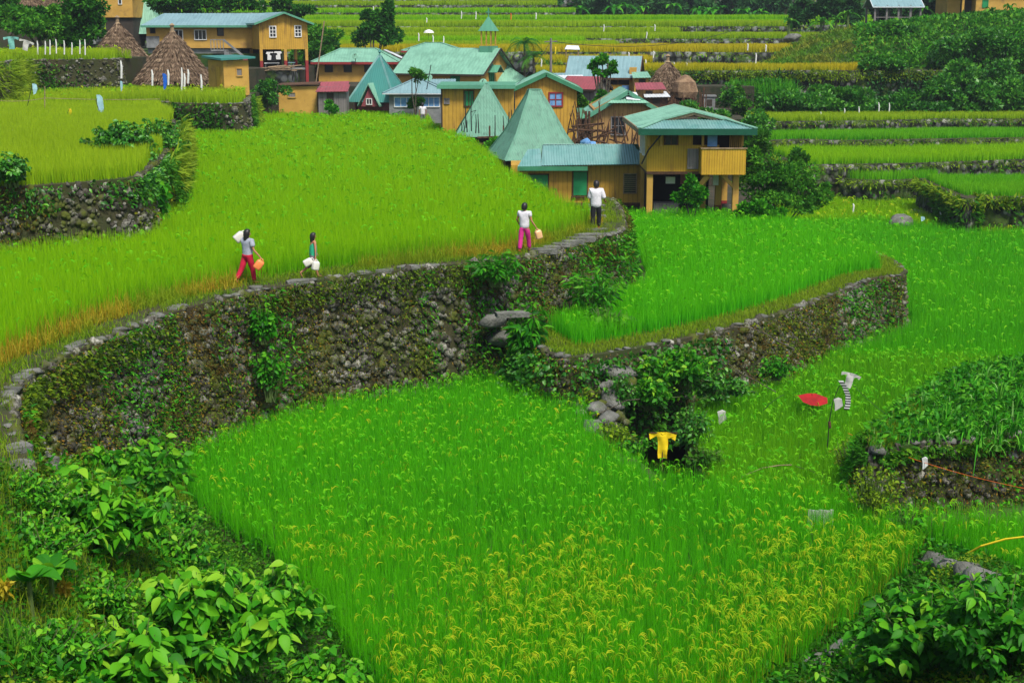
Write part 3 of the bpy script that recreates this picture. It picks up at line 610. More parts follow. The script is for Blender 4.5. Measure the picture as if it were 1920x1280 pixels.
# dry outermost rows and grassy path edge
q = sample(fieldA, lambda Y: 420, 0); dd = near_path(q[:, 0], q[:, 1]); k = (dd > .75) & (dd < 1.7) & (RNG.uniform(0, 1, len(q)) < 1.25-.5*np.abs(dd-1.2)) & (q[:, 1] < 47); q = q[k]; q = q[pnoise(q[:,0], q[:,1], .9, 4) > .36]
V, Fc, av, at = blades(np.column_stack([q, np.zeros(len(q))]), RNG.uniform(.2, .62, len(q)), .018, RNG.uniform(0, 1, len(q)), lean=.55, segs=3, droop=.3)
tag(npmesh('dry_rice_edge', V, Fc, M['dry'], {'v': av, 't': at}), 'dry orange and yellow rice stalks along the path edge of the upper terrace', 'rice', kind='stuff')
q = sample(fieldA, lambda Y: 500, 0); dd = near_path(q[:, 0], q[:, 1]); k = (dd > .02) & ((dd > .30) | (RNG.uniform(0, 1, len(q)) < .4)) & (dd < 1.3) & (q[:, 1] < 54); q = q[k]; q = q[RNG.uniform(0, 1, len(q)) < .25+.75*(pnoise(q[:,0], q[:,1], 1.5, 14) > .42)]
V, Fc, av, at = blades(np.column_stack([q, np.zeros(len(q))]), RNG.uniform(.05, .2, len(q)), .018, RNG.uniform(0, 1, len(q)), lean=.6, segs=2)
tag(npmesh('path_grass', V, Fc, M['grass'], {'v': av, 't': at}), 'short trampled grass along the terrace path', 'grass', kind='stuff')
# front field
FF = [(-9, 40)] + EDGE[:-5]
q_ = 0
front = [(a, b) for a, b in EDGE if a < 13] + [(16, 22), (26, 22), (26, 27.4)] + FB[::-1] + [tuple(G(a, b, ZF+.75)[:2]) for a, b in [(1215,856),(1160,822),(1128,792),(1105,742),(1088,692)]] + [tuple(p[:2]) for p in WM[1][::-1] if p[0] < 1.7 and p[1] > 30.5 and p[0] > -7.9 and p[2] < -1 and p[1] < 41]
yl = lambda x, y: np.clip(.04 + .9*np.clip((26.3-y+.18*(x))/4, 0, 1)*np.clip(1-(y-26)/9, 0, 1)+.75*np.clip((x-3.5)/3, 0, 1)*np.clip((30-y)/3, 0, 1), 0, 1)*np.clip((pnoise(x, y, .8, 21)-.30)*4, .15, 1.2)*np.where(x > 9.2, .1, 1)
rice('rice_field', front, ZF, .8, [M['rice_deep'], M['pan_y']], 'vivid green rice with yellow drooping heads filling the large front terrace', pan=.145, panf=yl, dmul=1.15,
     keep=lambda x, y: (dist_line(x, y, EDGE) > .08), vf=lambda x, y, v: v+.15*(y > 29))
q = sample(front, lambda Y: 22, ZF); p = np.column_stack([q, np.full(len(q), ZF+.62)+RNG.uniform(0, .16, len(q))]); k = q[:, 1] > 25; p = p[k]
V, Fc, av, at = panicles(p, RNG.uniform(.10, .18, len(p)), .018, RNG.uniform(0, 1, len(p)))
tag(npmesh('rice_heads', V, Fc, M['pan_g'], {'v': av, 't': at}), 'pale green young rice heads over the back half of the front terrace', 'rice', kind='stuff')
# brown stalk bases along the near right edge of the front field
q = sample([(-8, 10), (20, 10), (20, 34), (-8, 34)], lambda Y: 500, ZF); dd = dist_line(q[:, 0], q[:, 1], EDGE); k = inpoly(q[:, 0], q[:, 1], front) & (dd < .6) & (RNG.uniform(0, 1, len(q)) < .4) & (q[:, 0] > 2.5) & (q[:, 0] < 8); q = q[k]
V, Fc, av, at = blades(np.column_stack([q, np.full(len(q), ZF+.2)]), RNG.uniform(.2, .5, len(q)), .014, RNG.uniform(0, 1, len(q)), lean=.3, segs=2)
tag(npmesh('dry_rice_edge', V, Fc, M['dry'], {'v': av, 't': at}), 'brown lower rice stalks along the near right edge of the front terrace', 'rice', kind='stuff')
rice('rice_field', terrB, ZB, .72, [M['rice_deep'], M['pan_g']], 'green rice on the middle right terrace in front of the stilt house', pan=.018,
     keep=lambda x, y: (dist_line(x, y, BT2) > 1.0) & (dist_line(x, y, WT2) > .75) & (y < 62.5) & (dist_line(x, y, terrB[len(BT2)-1:len(BT2)+6]) > .8), vf=lambda x, y, v: v*.7+.3*np.clip((y-36)/8, 0, 1)+.2)
q = sample(terrB, lambda Y: 520, ZB); dd = dist_line(q[:, 0], q[:, 1], BT2+terrB[len(BT2):len(BT2)+5]); k = (dd < 1.15) & (dd > .12); q = q[k]
V, Fc, av, at = blades(np.column_stack([q, np.full(len(q), ZB)]), RNG.uniform(.06, .22, len(q)), .022, RNG.uniform(.35, 1, len(q)), lean=.6, segs=2)
tag(npmesh('bank_grass', V, Fc, M['grass'], {'v': av, 't': at}), 'yellow green grass on the rim of the middle right terrace', 'grass', kind='stuff')
rice('rice_field', R2E+[(R2E[-1][0]+.2, 29.2), (7.3, 28.2), (7.6, 30.5), (9.2, 34), (11, 37.5), (15, 41), (14, 42.5), (8, 42.5)], ZR2, .72, [M['rice_bright'], M['pan_g']], 'light green rice around the red cloth and the scarecrow pole', pan=.05,
     keep=lambda x, y: (dist_line(x, y, BT2) > 1.1) & ~inpoly(x, y, terrB) & (dist_line(x, y, BT2) > .9) & ~inpoly(x, y, front))
rice('rice_field', [(9, 42), (38, 42), (38, 71), (30, 72), (24, 70), (19, 75), (12, 74), (11.2, 60), (14.5, 52.5), (14.4, 48), (11, 44)], ZE, .75, [M['rice_deep'], M['pan_g']], 'deep green rice of the wide lower field on the right', pan=.015,
     keep=lambda x, y: ~inpoly(x, y, terrB) & (dist_line(x, y, BT2) > .8), vf=lambda x, y, v: v*.8+.1*(y > 55))
# yellow slope of grass between the scarecrow field and the front field
def tuft(name, pg, z, dens, hmin, hmax, w, mat, label, lean=.45, zf=None, vlo=0, vhi=1, cat='grass', segs=3, keep=None):
    q = sample(pg, lambda Y: dens, z)
    if keep is not None: q = q[keep(q[:, 0], q[:, 1])]
    zz = np.full(len(q), z) if zf is None else zf(q[:, 0], q[:, 1])
    V, Fc, av, at = blades(np.column_stack([q, zz-.02]), RNG.uniform(hmin, hmax, len(q)), w, RNG.uniform(vlo, vhi, len(q)), lean=lean, segs=segs, droop=.25)
    return tag(npmesh(name, V, Fc, M[mat], {'v': av, 't': at}), label, cat, kind='stuff')
tuft('bank_grass', [tuple(G(a, b, ZR2)[:2]) for a, b in [(1560,860),(1600,800),(1650,750),(1690,760),(1640,840),(1625,900)]], ZR2, 420, .2, .55, .015, 'grass', 'yellow green grass bank left of the right edge wall', vlo=.4)
tuft('bank_grass', TT2[2:14]+[tuple(G(a, b, ZT)[:2]) for a, b in [(1740,790)]], ZT, 600, .12, .4, .015, 'grass', 'yellow green grass on the rounded corner above the right edge wall', vlo=.3)
tuft('bank_grass', [(p[0], p[1]-.1) for p in FB]+[(p[0], p[1]+.5) for p in FB[::-1]], ZF-.15, 420, .2, .6, .014, 'weed', 'dark grass along the front edge of the light green rice')
# ---------------------------------------------------------------- left terraces
TB2 = [(p[0], p[1]) for p in TBt]+[(-22, 86), (-60, 86), (-60, 38)]
rice('rice_field', TB2, zB2, .62, [M['rice_yel'], M['pan_y']], 'yellow green rice on the terrace at the left edge', pan=.0, keep=lambda x, y: (dist_line(x, y, [(p[0], p[1]) for p in TBt]) > .2) & (y < 78), wmul=1.1)
TC2 = [(p[0], p[1]) for p in TCt]+[(-17.5, 103), (-70, 103), (-70, 76), (-26, 76)]
rice('rice_field', [(-60, 78), (-24.8, 78), (-24.8, 100), (-60, 100)], 2.15, .72, [M['rice_bright'], M['pan_g']], 'fresh green rice strip below the upper left wall', pan=.0, keep=lambda x, y: ~inpoly(x, y, [(p[0], p[1]) for p in TDt]+[(-25.5, 99), (-26, 102), (-80, 102), (-80, 76)]) & (x < -25+.4*(y-88)-2.2), hvar=.06)
rice('rice_field', TC2, 2.15, .78, [M['rice_yel'], M['pan_y']], 'yellow green rice in front of the thatched huts and outhouse', pan=.01, keep=lambda x, y: (x > -25+.4*(y-88)-2.2) & (y > 80) & (dist_line(x, y, [(p[0], p[1]) for p in TCt]) > .35) & (y < 93+.0*x) & ~inpoly(x, y, [(p[0], p[1]) for p in TDt]+[(-25.5, 99), (-26, 102), (-80, 102), (-80, 76)]))
rice('rice_field', [(p[0], p[1]) for p in TDt] + [(-25.5, 97), (-80, 97), (-80, 76)], zD, .7, [M['rice_yel'], M['pan_y']], 'yellow green rice on the highest left terrace with white sticks', pan=.01, keep=lambda x, y: (dist_line(x, y, [(p[0], p[1]) for p in TDt]) > .3))
# far end of field A: paler yellow strip by the houses
# ---------------------------------------------------------------- right hand valley terraces: (front y px, Y, z, xL px, xR px, mats, label, wall bottom z)
def strip_terrace(front, Yb, z, zb, mats, label, wlabel, h=.44, wm='stonefar', rimd=.25, wall=True, wob=0, gm='soil', hv=.1, pan=.0, grow=900, gs=.28, wallg='weed', rx=None, side=False):
    if side: front = [(front[0][0]+.3, Yb), ((front[0][0]+.1), (Yb+front[0][1])/2)]+list(front)
    fr = smooth_line([(x, y, z) for x, y in front], 5); f2 = [(p[0], p[1]) for p in fr]
    prism('terrace_ground', f2+[(f2[-1][0], Yb), (f2[0][0], Yb)], z, -8.5, M[gm])
    if wall:
        Wf = wall_faces(fr, zb, .15); V, Fc = core_mesh(Wf, 3); V[:, :2] += np.tile(Wf[2]*.10, (len(V)//len(fr), 1))
        V += RNG.normal(0, .03, V.shape); root = npmesh('stone_wall', V, Fc[:, ::-1], M[wm]); tag(root, wlabel, 'stone wall', 'terrace walls in the valley')
        if grow: wall_growth(Wf, grow, gs, wallg, 'wall_creeper', None, mask=.52, mseed=int(abs(z)*10), parent=root, out=.15, tri=False, elong=2)
        wall_growth(Wf, int(grow*.6)+300, gs*1.1, 'grass', 'wall_grass', None, mask=.15, lo=0, hi=.2, parent=root, out=.12, tri=False, elong=4)
    rp = f2+[(f2[-1][0], Yb), (f2[0][0], Yb)]
    if rx: rp = [(max(rx[0], min(rx[1], a)), b) for a, b in rp]
    if mats: rice('rice_field', rp, z, h, [M[mats[0]], M[mats[1]]], label, pan=pan, keep=lambda x, y: dist_line(x, y, f2) > rimd, hvar=hv)
    return fr
def fp(lst, z):  # pixel outline on level z
    return [tuple(G(a, b, z)[:2]) for a, b in lst]
# valley floor, yellow green
prism('paddy_ground', [(12, 74.9), (60, 74.9), (60, 100), (11, 100)], -3.85, -9, M['soil'])
rice('rice_field', [(19, 75), (24, 70), (30, 72), (38, 71), (60, 74), (60, 93), (12, 93), (12, 76)], -3.85, .6, [M['rice_lime'], M['pan_y']], 'yellow green rice on the valley floor behind the right field', pan=.01, vf=lambda x, y, v: v*.6+.4*(pnoise(x, y, .3, 9)))
strip_terrace(fp([(1810,398),(1835,392),(1870,396),(2100,392)], -2.6), 80, -1.9, -3.9, ('rice_bright', 'pan_g'), 'dark green rice patch at the right edge of the valley', 'bushy low wall at the right edge of the valley', grow=4500, rimd=.4, side=True, gs=.34)
strip_terrace(fp([(1555,350),(1620,357),(1700,356),(1760,352),(1766,345)], -2.9)+[(26.1, 88)], 89, -2.3, -3.9, ('rice_bright', 'pan_g'), 'low green rice step in the middle of the valley', 'short grassy wall in the middle of the valley', grow=900, h=.6)
strip_terrace(fp([(1755,347),(1850,346),(1990,342)], -3.0), 92, -1.9, -3.9, ('rice_bright', 'pan_g'), 'dark rice behind the valley wall with the orange marker', 'dark stone wall right of the middle valley step', grow=900)
strip_terrace([(17.2, 92)]+fp([(1500,330),(1600,330),(1740,327),(1990,318)], -2.2), 97, -1.5, -2.6, ('rice_lime', 'pan_g'), 'light green rice strip with white and blue markers', 'low grassy wall below the marker strip', h=.6, grow=700)
strip_terrace([(16, 92.5)]+fp([(1500,298),(1600,300),(1800,296),(2050,292)], -2.0), 102, -.75, -2.2, ('rice_bright', 'pan_g'), 'bright green rice strip on the third valley level', 'tall dark stone wall across the valley', grow=900, rimd=.8)
strip_terrace([(14.5, 99)]+fp([(1500,251),(1600,250),(1800,246),(2100,246)], -.75), 108.5, .12, -.9, ('rice_yel', 'pan_g'), 'yellow green rice strip below the overgrown bank', 'low stone wall between the two upper valley strips', grow=900)
# big retaining wall and its overgrown foot
strip_terrace([(9, 110), (14, 110.6), (22, 110.2), (30, 110.8), (36, 111)], 125, 3.35, .1, None, None, 'tall overgrown stone wall below the grassy dome hill', grow=5200, gs=.33, wallg='forest')
rice('rice_field', [(9, 110.4), (28.2, 110.9), (28.2, 113), (9, 114)], 3.35, .6, [M['rice_gold'], M['pan_y']], 'golden rice strip along the top of the tall overgrown wall', pan=.0)
# ---------------------------------------------------------------- terraces climbing the hill behind the village
def zy(py, Y): return P(960, py, Y)[2]
rows = [  # Y, y pixel of ground at the front, wall bottom y, mats, colour words
 (116, 140, 150, 'rice_gold', 'golden', (2, 60)),
 (121, 119, 126, 'rice_gold', 'golden', (2, 12)),
 (127, 98, 122, 'rice_gold', 'golden', (-26, 60)),
 (133, 90, 97, 'rice_yel', 'yellow green', (-30, 10.)),
 (139, 80, 88, 'rice_lime', 'lime green', (-34, 7)),
 (145, 73, 88, 'rice_yel', 'yellow green', (-40, 60)),
 (152, 63, 70, 'rice_yel', 'pale green', (-45, 18)),
 (159, 50, 67, 'rice_yel', 'pale yellow green', (-50, 31)),
 (167, 47, 52, 'rice_lime', 'green', (-54, 60)),
 (175, 38, 44, 'rice_lime', 'grass green', (-60, 60)),
 (184, 24, 31, 'rice_lime', 'light green', (-64, 8)),
 (194, 10, 17, 'rice_yel', 'soft green', (-68, 6)),
 (204, -2, 4, 'rice_lime', 'faint green', (-72, 60)),
]
rnd = random.Random(5)
for i, (Y, pf, pb, mt, cw, (xa, xb)) in enumerate(rows):
    z = zy(pf, Y); zb = z-max(.5, (pb-pf)*Y/F); xs = np.linspace(xa, min(xb, 48), 9)
    fr = [(x, Y+rnd.uniform(-.9, .9)+1.2*math.sin(x*.11+i)) for x in xs]
    strip_terrace(fr, Y+14 if xb > 30 else Y+9, z, zb-.6, (mt, 'pan_y'), '%s rice on the %s hillside terrace above the village' % (cw, ['first','second','third','fourth','fifth','sixth','seventh','eighth','ninth','tenth','eleventh','twelfth','thirteenth'][i]),
      'stone wall holding the %s hillside terrace above the village' % ['first','second','third','fourth','fifth','sixth','seventh','eighth','ninth','tenth','eleventh','twelfth','thirteenth'][i],
      h=.7, wm='stonefar2', grow=900, gs=.4, rimd=.15)
# hill rising behind everything, reaching well above the frame
def hill_z(x, y):
    base = 12.5+np.clip(y-210, 0, 400)*.42; base = base+5*pnoise(x, y, .03, 4)+2*pnoise(x, y, .1, 6)
    return base
gx = np.arange(-260, 261, 5.); gy = np.arange(212, 640, 5.); X_, Y_ = np.meshgrid(gx, gy); nx = len(gx); ny = len(gy)
Z_ = hill_z(X_.ravel(), Y_.ravel()); Z_ = np.where(Y_.ravel() < 214, 2, Z_)
i_, j_ = np.meshgrid(np.arange(nx-1), np.arange(ny-1)); b_ = (j_*nx+i_).ravel()
tag(npmesh('hills', np.column_stack([X_.ravel(), Y_.ravel(), Z_]), np.stack([b_, b_+1, b_+nx+1, b_+nx], 1), M['slopeg'], smooth=True), kind='structure')
# dome hill on the right with plateau
def dome_z(x, y):
    pxs = [1395, 1420, 1450, 1500, 1560, 1620, 1680, 1750, 1850, 2100]; pys = [135, 118, 98, 76, 60, 52, 47, 40, 33, 25]
    px = 960+F*x/np.maximum(y, 1)*.99; top = CAMZ+(60-np.interp(px, pxs, pys))*131/F
    k = np.clip((y-113.2)/16., 0, 1); s = 3.36+(top-3.36)*np.sin(k*np.pi/2)**.85
    s = s+.25*(pnoise(x, y, 1.1, 9)-.5)*(k > .05)
    return np.where(px < 1400, 3.3, np.maximum(s, 3.3))
gx = np.arange(18, 66, .7); gy = np.arange(112.6, 170, .8); X_, Y_ = np.meshgrid(gx, gy); nx = len(gx); ny = len(gy)
Z_ = dome_z(X_.ravel(), Y_.ravel()); i_, j_ = np.meshgrid(np.arange(nx-1), np.arange(ny-1)); b_ = (j_*nx+i_).ravel()
tag(npmesh('hill_ground', np.column_stack([X_.ravel(), Y_.ravel(), Z_]), np.stack([b_, b_+1, b_+nx+1, b_+nx], 1), M['slopeg'], smooth=True), kind='structure')
def surf_growth(name, x, y, zf, size, mat, label, up=.6, elong=2, lift=.1, tri=False, cat='ground cover'):
    z = zf(x, y)+RNG.uniform(0, lift, len(x)); d = np.column_stack([RNG.normal(0, 1, len(x)), RNG.normal(-.3, 1, len(x)), np.abs(RNG.normal(up, .5, len(x)))]); sz = size*RNG.uniform(.5, 1.3, len(x))
    V, Fc, av, at = (leaves if tri else cards)(np.column_stack([x, y, z]), d, sz, sz/elong, RNG.uniform(0, 1, len(x)))
    return tag(npmesh(name, V, Fc, M[mat], {'v': av, 't': at}), label, cat, kind='stuff')
n = 30000; y = 113+RNG.uniform(0, 1, n)**1.2*24; x = RNG.uniform(18, 56, n); px = 960+F*x/y
k = (px < 1640-40*pnoise(x, y, .5, 3)+60*RNG.uniform(-1, 1, n)) & (px > 1405); surf_growth('dome_grass', x[k], y[k], dome_z, .45, 'olive', 'olive brown grass covering the round end of the hill on the right', elong=4, up=.8, lift=.15)
k = (px >= 1590) & (pnoise(x, y, .5, 8) > .3); surf_growth('dome_weeds', x[k], y[k], dome_z, .42, 'treel', 'dark green weeds over the right part of the dome hill', elong=2, lift=.35)
k = (px >= 1590) & (pnoise(x, y, .7, 28) > .52); surf_growth('dome_weeds', x[k], y[k], dome_z, .42, 'fern', 'bright green weeds patched over the middle of the dome hill', elong=3, lift=.45)
# overgrown bank below the tall wall: ground cover mounds in front
def bank2(x, y): return .12+np.clip((y-106.5)/4, 0, 1)*1.5*pnoise(x, y, .35, 3)+.15
n = 26000; x = RNG.uniform(13.5, 42, n); y = RNG.uniform(106.2, 110.6, n); k = pnoise(x, y, .5, 5) > .2
surf_growth('bank_shrubbery', x[k], y[k], bank2, .36, 'shrub', 'tangle of green bushes along the foot of the tall overgrown wall', elong=2, lift=.7)
n = 2500; x = RNG.uniform(16.5, 21.5, n); y = RNG.uniform(107, 110, n)
V, Fc, av, at = blades(np.column_stack([x, y, np.full(n, .8)]), RNG.uniform(1, 2.3, n), .12, RNG.uniform(.3, 1, n), lean=.35, segs=3, droop=.3)
tag(npmesh('tall_reeds', V, Fc, M['fern'], {'v': av, 't': at}), 'tall pale reeds in front of the overgrown wall', 'reeds', kind='stuff')
# ---------------------------------------------------------------- buildings
def frame(px, py, Y, yaw=0):
    """local frame: origin on a seen point, x to the right, y away, turned by yaw degrees (positive shows the left side)"""
    return Matrix.Translation(P(px, py, Y)) @ Matrix.Rotation(math.radians(yaw), 4, 'Z')
def base_root(name, Mx, z0, label, cat='house', group=None, at=(0, 0)):
    w = Mx @ Vector((at[0], at[1], 0)); return empty(name, (w.x, w.y, z0), label, cat, group)
def part(root, Mx, name, mat, fn, smooth=False):
    m = MB(); m.M = Mx; fn(m); return m.build(name, mat, root, smooth)
def box_part(root, Mx, name, mat, a, b): return part(root, Mx, name, mat, lambda m: m.box(a, b))
def window(root, Mx, face, c, z, w, h, d, kind='dark', nx=2, ny=2, name='window', fr=.06, fmat='whitep'):
    """face f: front wall (y=d), r: right wall (x=d), l: left wall (x=d)"""
    def box(m, u0, u1, z0, z1, o0, o1):
        if face == 'f': m.box((u0, d-o1, z0), (u1, d-o0, z1))
        elif face == 'r': m.box((d+o0, u0, z0), (d+o1, u1, z1))
        else: m.box((d-o1, u0, z0), (d-o0, u1, z1))
    m = MB(); m.M = Mx; a, b = c-w/2, c+w/2; e, g = z-h/2, z+h/2
    box(m, a-fr, a, e-fr, g+fr, -.02, .05); box(m, b, b+fr, e-fr, g+fr, -.02, .05); box(m, a, b, g, g+fr, -.02, .05); box(m, a, b, e-fr, e, -.02, .07)
    for k in range(1, nx): x = a+w*k/nx; box(m, x-fr*.35, x+fr*.35, e, g, .0, .04)
    for k in range(1, ny): y = e+h*k/ny; box(m, a, b, y-fr*.3, y+fr*.3, .002, .035)
    f = m.build(name, M[fmat], root)
    m = MB(); m.M = Mx; box(m, a, b, e, g, -.01, .008); m.build('pane', M[{'dark': 'glass', 'blue': 'bluec', 'green': 'grn', 'grey': 'greywood', 'maroon': 'maroon'}[kind]], f); return f
def gable_roof(root, Mx, x0, x1, y0, y1, z, rise, axis, over, rmat, fmat, pitch=.22, amp=.009, name='roof', fh=.14, spp=3):
    m = MB(); m.M = Mx
    o = over
    if axis == 'x':
        ym = (y0+y1)/2; s = rise/(ym-y0); e = z-s*o; r = z+rise
        m.corr([(x0-o, y0-o, e), (x1+o, y0-o, e), (x1+o, ym, r), (x0-o, ym, r)], (0, 1, s), pitch, amp, spp); m.corr([(x0-o, y1+o, e), (x1+o, y1+o, e), (x1+o, ym, r), (x0-o, ym, r)], (0, -1, s), pitch, amp, spp)
        ro = m.build(name, M[rmat], root); m = MB(); m.M = Mx
        for x in (x0-o, x1+o):
            m.bar((x, y0-o, e-fh*.4), (x, ym, r-fh*.4), .05, fh); m.bar((x, ym, r-fh*.4), (x, y1+o, e-fh*.4), .05, fh)
        m.bar((x0-o, y0-o, e-fh*.4), (x1+o, y0-o, e-fh*.4), .05, fh); m.bar((x0-o, y1+o, e-fh*.4), (x1+o, y1+o, e-fh*.4), .05, fh)
    else:
        xm = (x0+x1)/2; s = rise/(xm-x0); e = z-s*o; r = z+rise
        m.corr([(x0-o, y0-o, e), (x0-o, y1+o, e), (xm, y1+o, r), (xm, y0-o, r)], (1, 0, s), pitch, amp, spp); m.corr([(x1+o, y0-o, e), (x1+o, y1+o, e), (xm, y1+o, r), (xm, y0-o, r)], (-1, 0, s), pitch, amp, spp)
        ro = m.build(name, M[rmat], root); m = MB(); m.M = Mx
        for y in (y0-o, y1+o):
            m.bar((x0-o, y, e-fh*.4), (xm, y, r-fh*.4), .05, fh); m.bar((xm, y, r-fh*.4), (x1+o, y, e-fh*.4), .05, fh)
        for x in (x0-o, x1+o): m.bar((x, y0-o, e-fh*.4), (x, y1+o, e-fh*.4), .05, fh)
    m.build('fascia', M[fmat], root); return ro
def gable_wall(m, x0, x1, y0, y1, z0, z, rise, axis):
    m.box((x0, y0, z0), (x1, y1, z))
    if axis == 'y':
        xm = (x0+x1)/2
        for y, d in ((y0, .12), (y1-.12, .12)): m.slab([(x0, y, z), (x1, y, z), (xm, y, z+rise-.03)], (0, d, 0))
    else:
        ym = (y0+y1)/2
        for x in (x0, x1-.12): m.slab([(x, y0, z), (x, y1, z), (x, ym, z+rise-.03)], (.12, 0, 0))
def hip_roof(root, Mx, x0, x1, y0, y1, z, rise, over, rmat, fmat, inset=None, pitch=.22, amp=.009, fh=.14, name='roof', spp=3):
    o = over; X0, X1, Y0, Y1 = x0-o, x1+o, y0-o, y1+o; d = (Y1-Y0)/2; i = d if inset is None else inset; ym = (Y0+Y1)/2; r = z+rise
    A, B, C, D = (X0, Y0, z), (X1, Y0, z), (X1, Y1, z), (X0, Y1, z); E, Fp = (X0+i, ym, r), (X1-i, ym, r)
    m = MB(); m.M = Mx
    m.corr([A, B, Fp, E], (0, 1, rise/d), pitch, amp, spp); m.corr([C, D, E, Fp], (0, -1, rise/d), pitch, amp, spp)
    m.corr([B, C, Fp], (-1, 0, rise/i), pitch, amp, spp); m.corr([D, A, E], (1, 0, rise/i), pitch, amp, spp)
    for a, b in ((A, E), (B, Fp), (C, Fp), (D, E), (E, Fp)): m.bar(Vector(a)+Vector((0, 0, .03)), Vector(b)+Vector((0, 0, .03)), .16, .04)
    ro = m.build(name, M[rmat], root); m = MB(); m.M = Mx; h = fh
    m.box((X0, Y0-.03, z-h), (X1, Y0+.03, z-.02)); m.box((X0, Y1-.03, z-h), (X1, Y1+.03, z-.02)); m.box((X0-.03, Y0+.03, z-h), (X0+.03, Y1-.03, z-.02)); m.box((X1-.03, Y0+.03, z-h), (X1+.03, Y1-.03, z-.02))
    m.build('fascia', M[fmat], root); return ro
def tower_roof(root, Mx, rings, rmat, name='roof', pitch=.16, amp=.006, spp=3, trim=None):
    """four sloping sides through rectangles (x0,x1,y0,y1,z) from bottom to top"""
    m = MB(); m.M = Mx
    for (a, b, c, d, z), (e, f, g, h, w) in zip(rings, rings[1:]):
        m.corr([(a, c, z), (b, c, z), (f, g, w), (e, g, w)], (0, g-c, w-z), pitch, amp, spp); m.corr([(b, d, z), (a, d, z), (e, h, w), (f, h, w)], (0, h-d, w-z), pitch, amp, spp)
        m.corr([(b, c, z), (b, d, z), (f, h, w), (f, g, w)], (f-b, 0, w-z), pitch, amp, spp); m.corr([(a, d, z), (a, c, z), (e, g, w), (e, h, w)], (e-a, 0, w-z), pitch, amp, spp)
    ro = m.build(name, M[rmat], root); m = MB(); m.M = Mx
    for (a, b, c, d, z), (e, f, g, h, w) in zip(rings, rings[1:]):
        for p, q in (((a, c, z), (e, g, w)), ((b, c, z), (f, g, w)), ((a, d, z), (e, h, w)), ((b, d, z), (f, h, w))): m.bar(p, q, .13, .05, up=(0, 1, 0))
    a, b, c, d, z = rings[-1]; m.box((a-.03, c-.03, z-.02), (b+.03, max(d, c+.1)+.03, z+.05)); m.build('ridge_cap', M[trim or rmat], root); return ro
def dish(px, py, Y, r, label, mat='mint', az=200):
    root = empty('satellite_dish', tuple(P(px, py, Y)-Vector((0, 0, r))), label, 'satellite dish', 'satellite dishes on the village roofs')
    Mx = Matrix.Translation(P(px, py, Y)) @ Matrix.Rotation(math.radians(-20), 4, 'Z') @ Matrix.Rotation(math.radians(62), 4, 'X')
    part(root, Mx, 'bowl', M[mat], lambda m: m.lathe((0, 0, 0), [(.02, 0), (r*.5, r*.06), (r*.85, r*.2), (r, r*.28), (r*.98, r*.30), (r*.5, r*.09), (.02, .03)], 16), True)
    m = MB(); c = P(px, py, Y); m.tube([c+Vector((0, .05, 0)), c+Vector((0, .2, -r*.3)), c+Vector((0, .2, -r*1.6))], .03); m.build('mast', M['cable'], root)
    m = MB(); m.tube([Mx @ Vector((0, r*.8, r*.25)), Mx @ Vector((0, 0, r*.8))], .02); m.build('feed_arm', M['cable'], root); return root
k = lambda Y: Y/F
# --- 1 stilt house on the right
Y = 62.; s = k(Y); Mx = frame(1213, 322, Y, 0); root = base_root('stilt_house', Mx, ZB, 'ochre house on stilts with wide grey-teal roof and boxed balcony, nearest of the village', at=(2, 2))
w = (1392-1213)*s; h = (322-243)*s; D = 3.6; bx = (1310-1213)*s
box_part(root, Mx, 'floor', M['wood'], (0, .0, -.12), (w, D, 0)); box_part(root, Mx, 'wall', M['ochre2'], (0, .06, 0), (w-1.05, .14, h*.62))
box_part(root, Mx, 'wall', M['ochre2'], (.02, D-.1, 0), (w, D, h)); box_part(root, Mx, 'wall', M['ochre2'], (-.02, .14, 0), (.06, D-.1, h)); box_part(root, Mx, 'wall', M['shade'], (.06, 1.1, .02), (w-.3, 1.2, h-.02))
box_part(root, Mx, 'wall', M['ochre2'], (.06, .16, h*.62), (.75, .22, h-.02)); box_part(root, Mx, 'wall', M['ochre2'], (1.35, .16, h*.62), (2.0, .22, h-.02)); box_part(root, Mx, 'wall', M['ochre2'], (w-.12, .2, 0), (w-.04, D-.1, h-.02))
for x in (.0, .13*w, .565*w, w-.1): box_part(root, Mx, 'post', M['ochre3'], (x, .0, h*.6), (x+.1, .12, h-.01))
window(root, Mx, 'f', 1.05, h*.80, .5, h*.34, .155, 'dark', 2, 1, fmat='wood')
window(root, Mx, 'l', 1.2, h*.62, .6, h*.5, -.03, 'dark', 2, 1, fmat='whitep'); window(root, Mx, 'l', 2.5, h*.62, .6, h*.5, -.03, 'dark', 2, 1, fmat='whitep')
bal = box_part(root, Mx, 'balcony', M['ochre2'], (bx, -.75, -.06), (w, -.70, (322-277)*s)); m = MB(); m.M = Mx
m.box((bx, -.70, -.06), (bx+.05, .06, 1.05)); m.box((w-.05, -.70, -.06), (w, .2, 1.05)); m.box((bx+.05, -.7, -.06), (w-.05, .0, .0)); m.build('balcony_side', M['ochre2'], bal)
box_part(bal, Mx, 'balcony_rail', M['woodl'], (bx-.04, -.79, 1.057), (w+.05, -.66, 1.10))
m = MB(); m.M = Mx
for i in range(7): m.box((w-.62+i*.085, -.05, 1.06), (w-.59+i*.085, -.01, h))
m.build('lattice', M['ochre3'], root)
box_part(root, Mx, 'wall_panel', M['greywood'], (bx-.52, -.02, .12), (bx-.03, .03, 1.0))
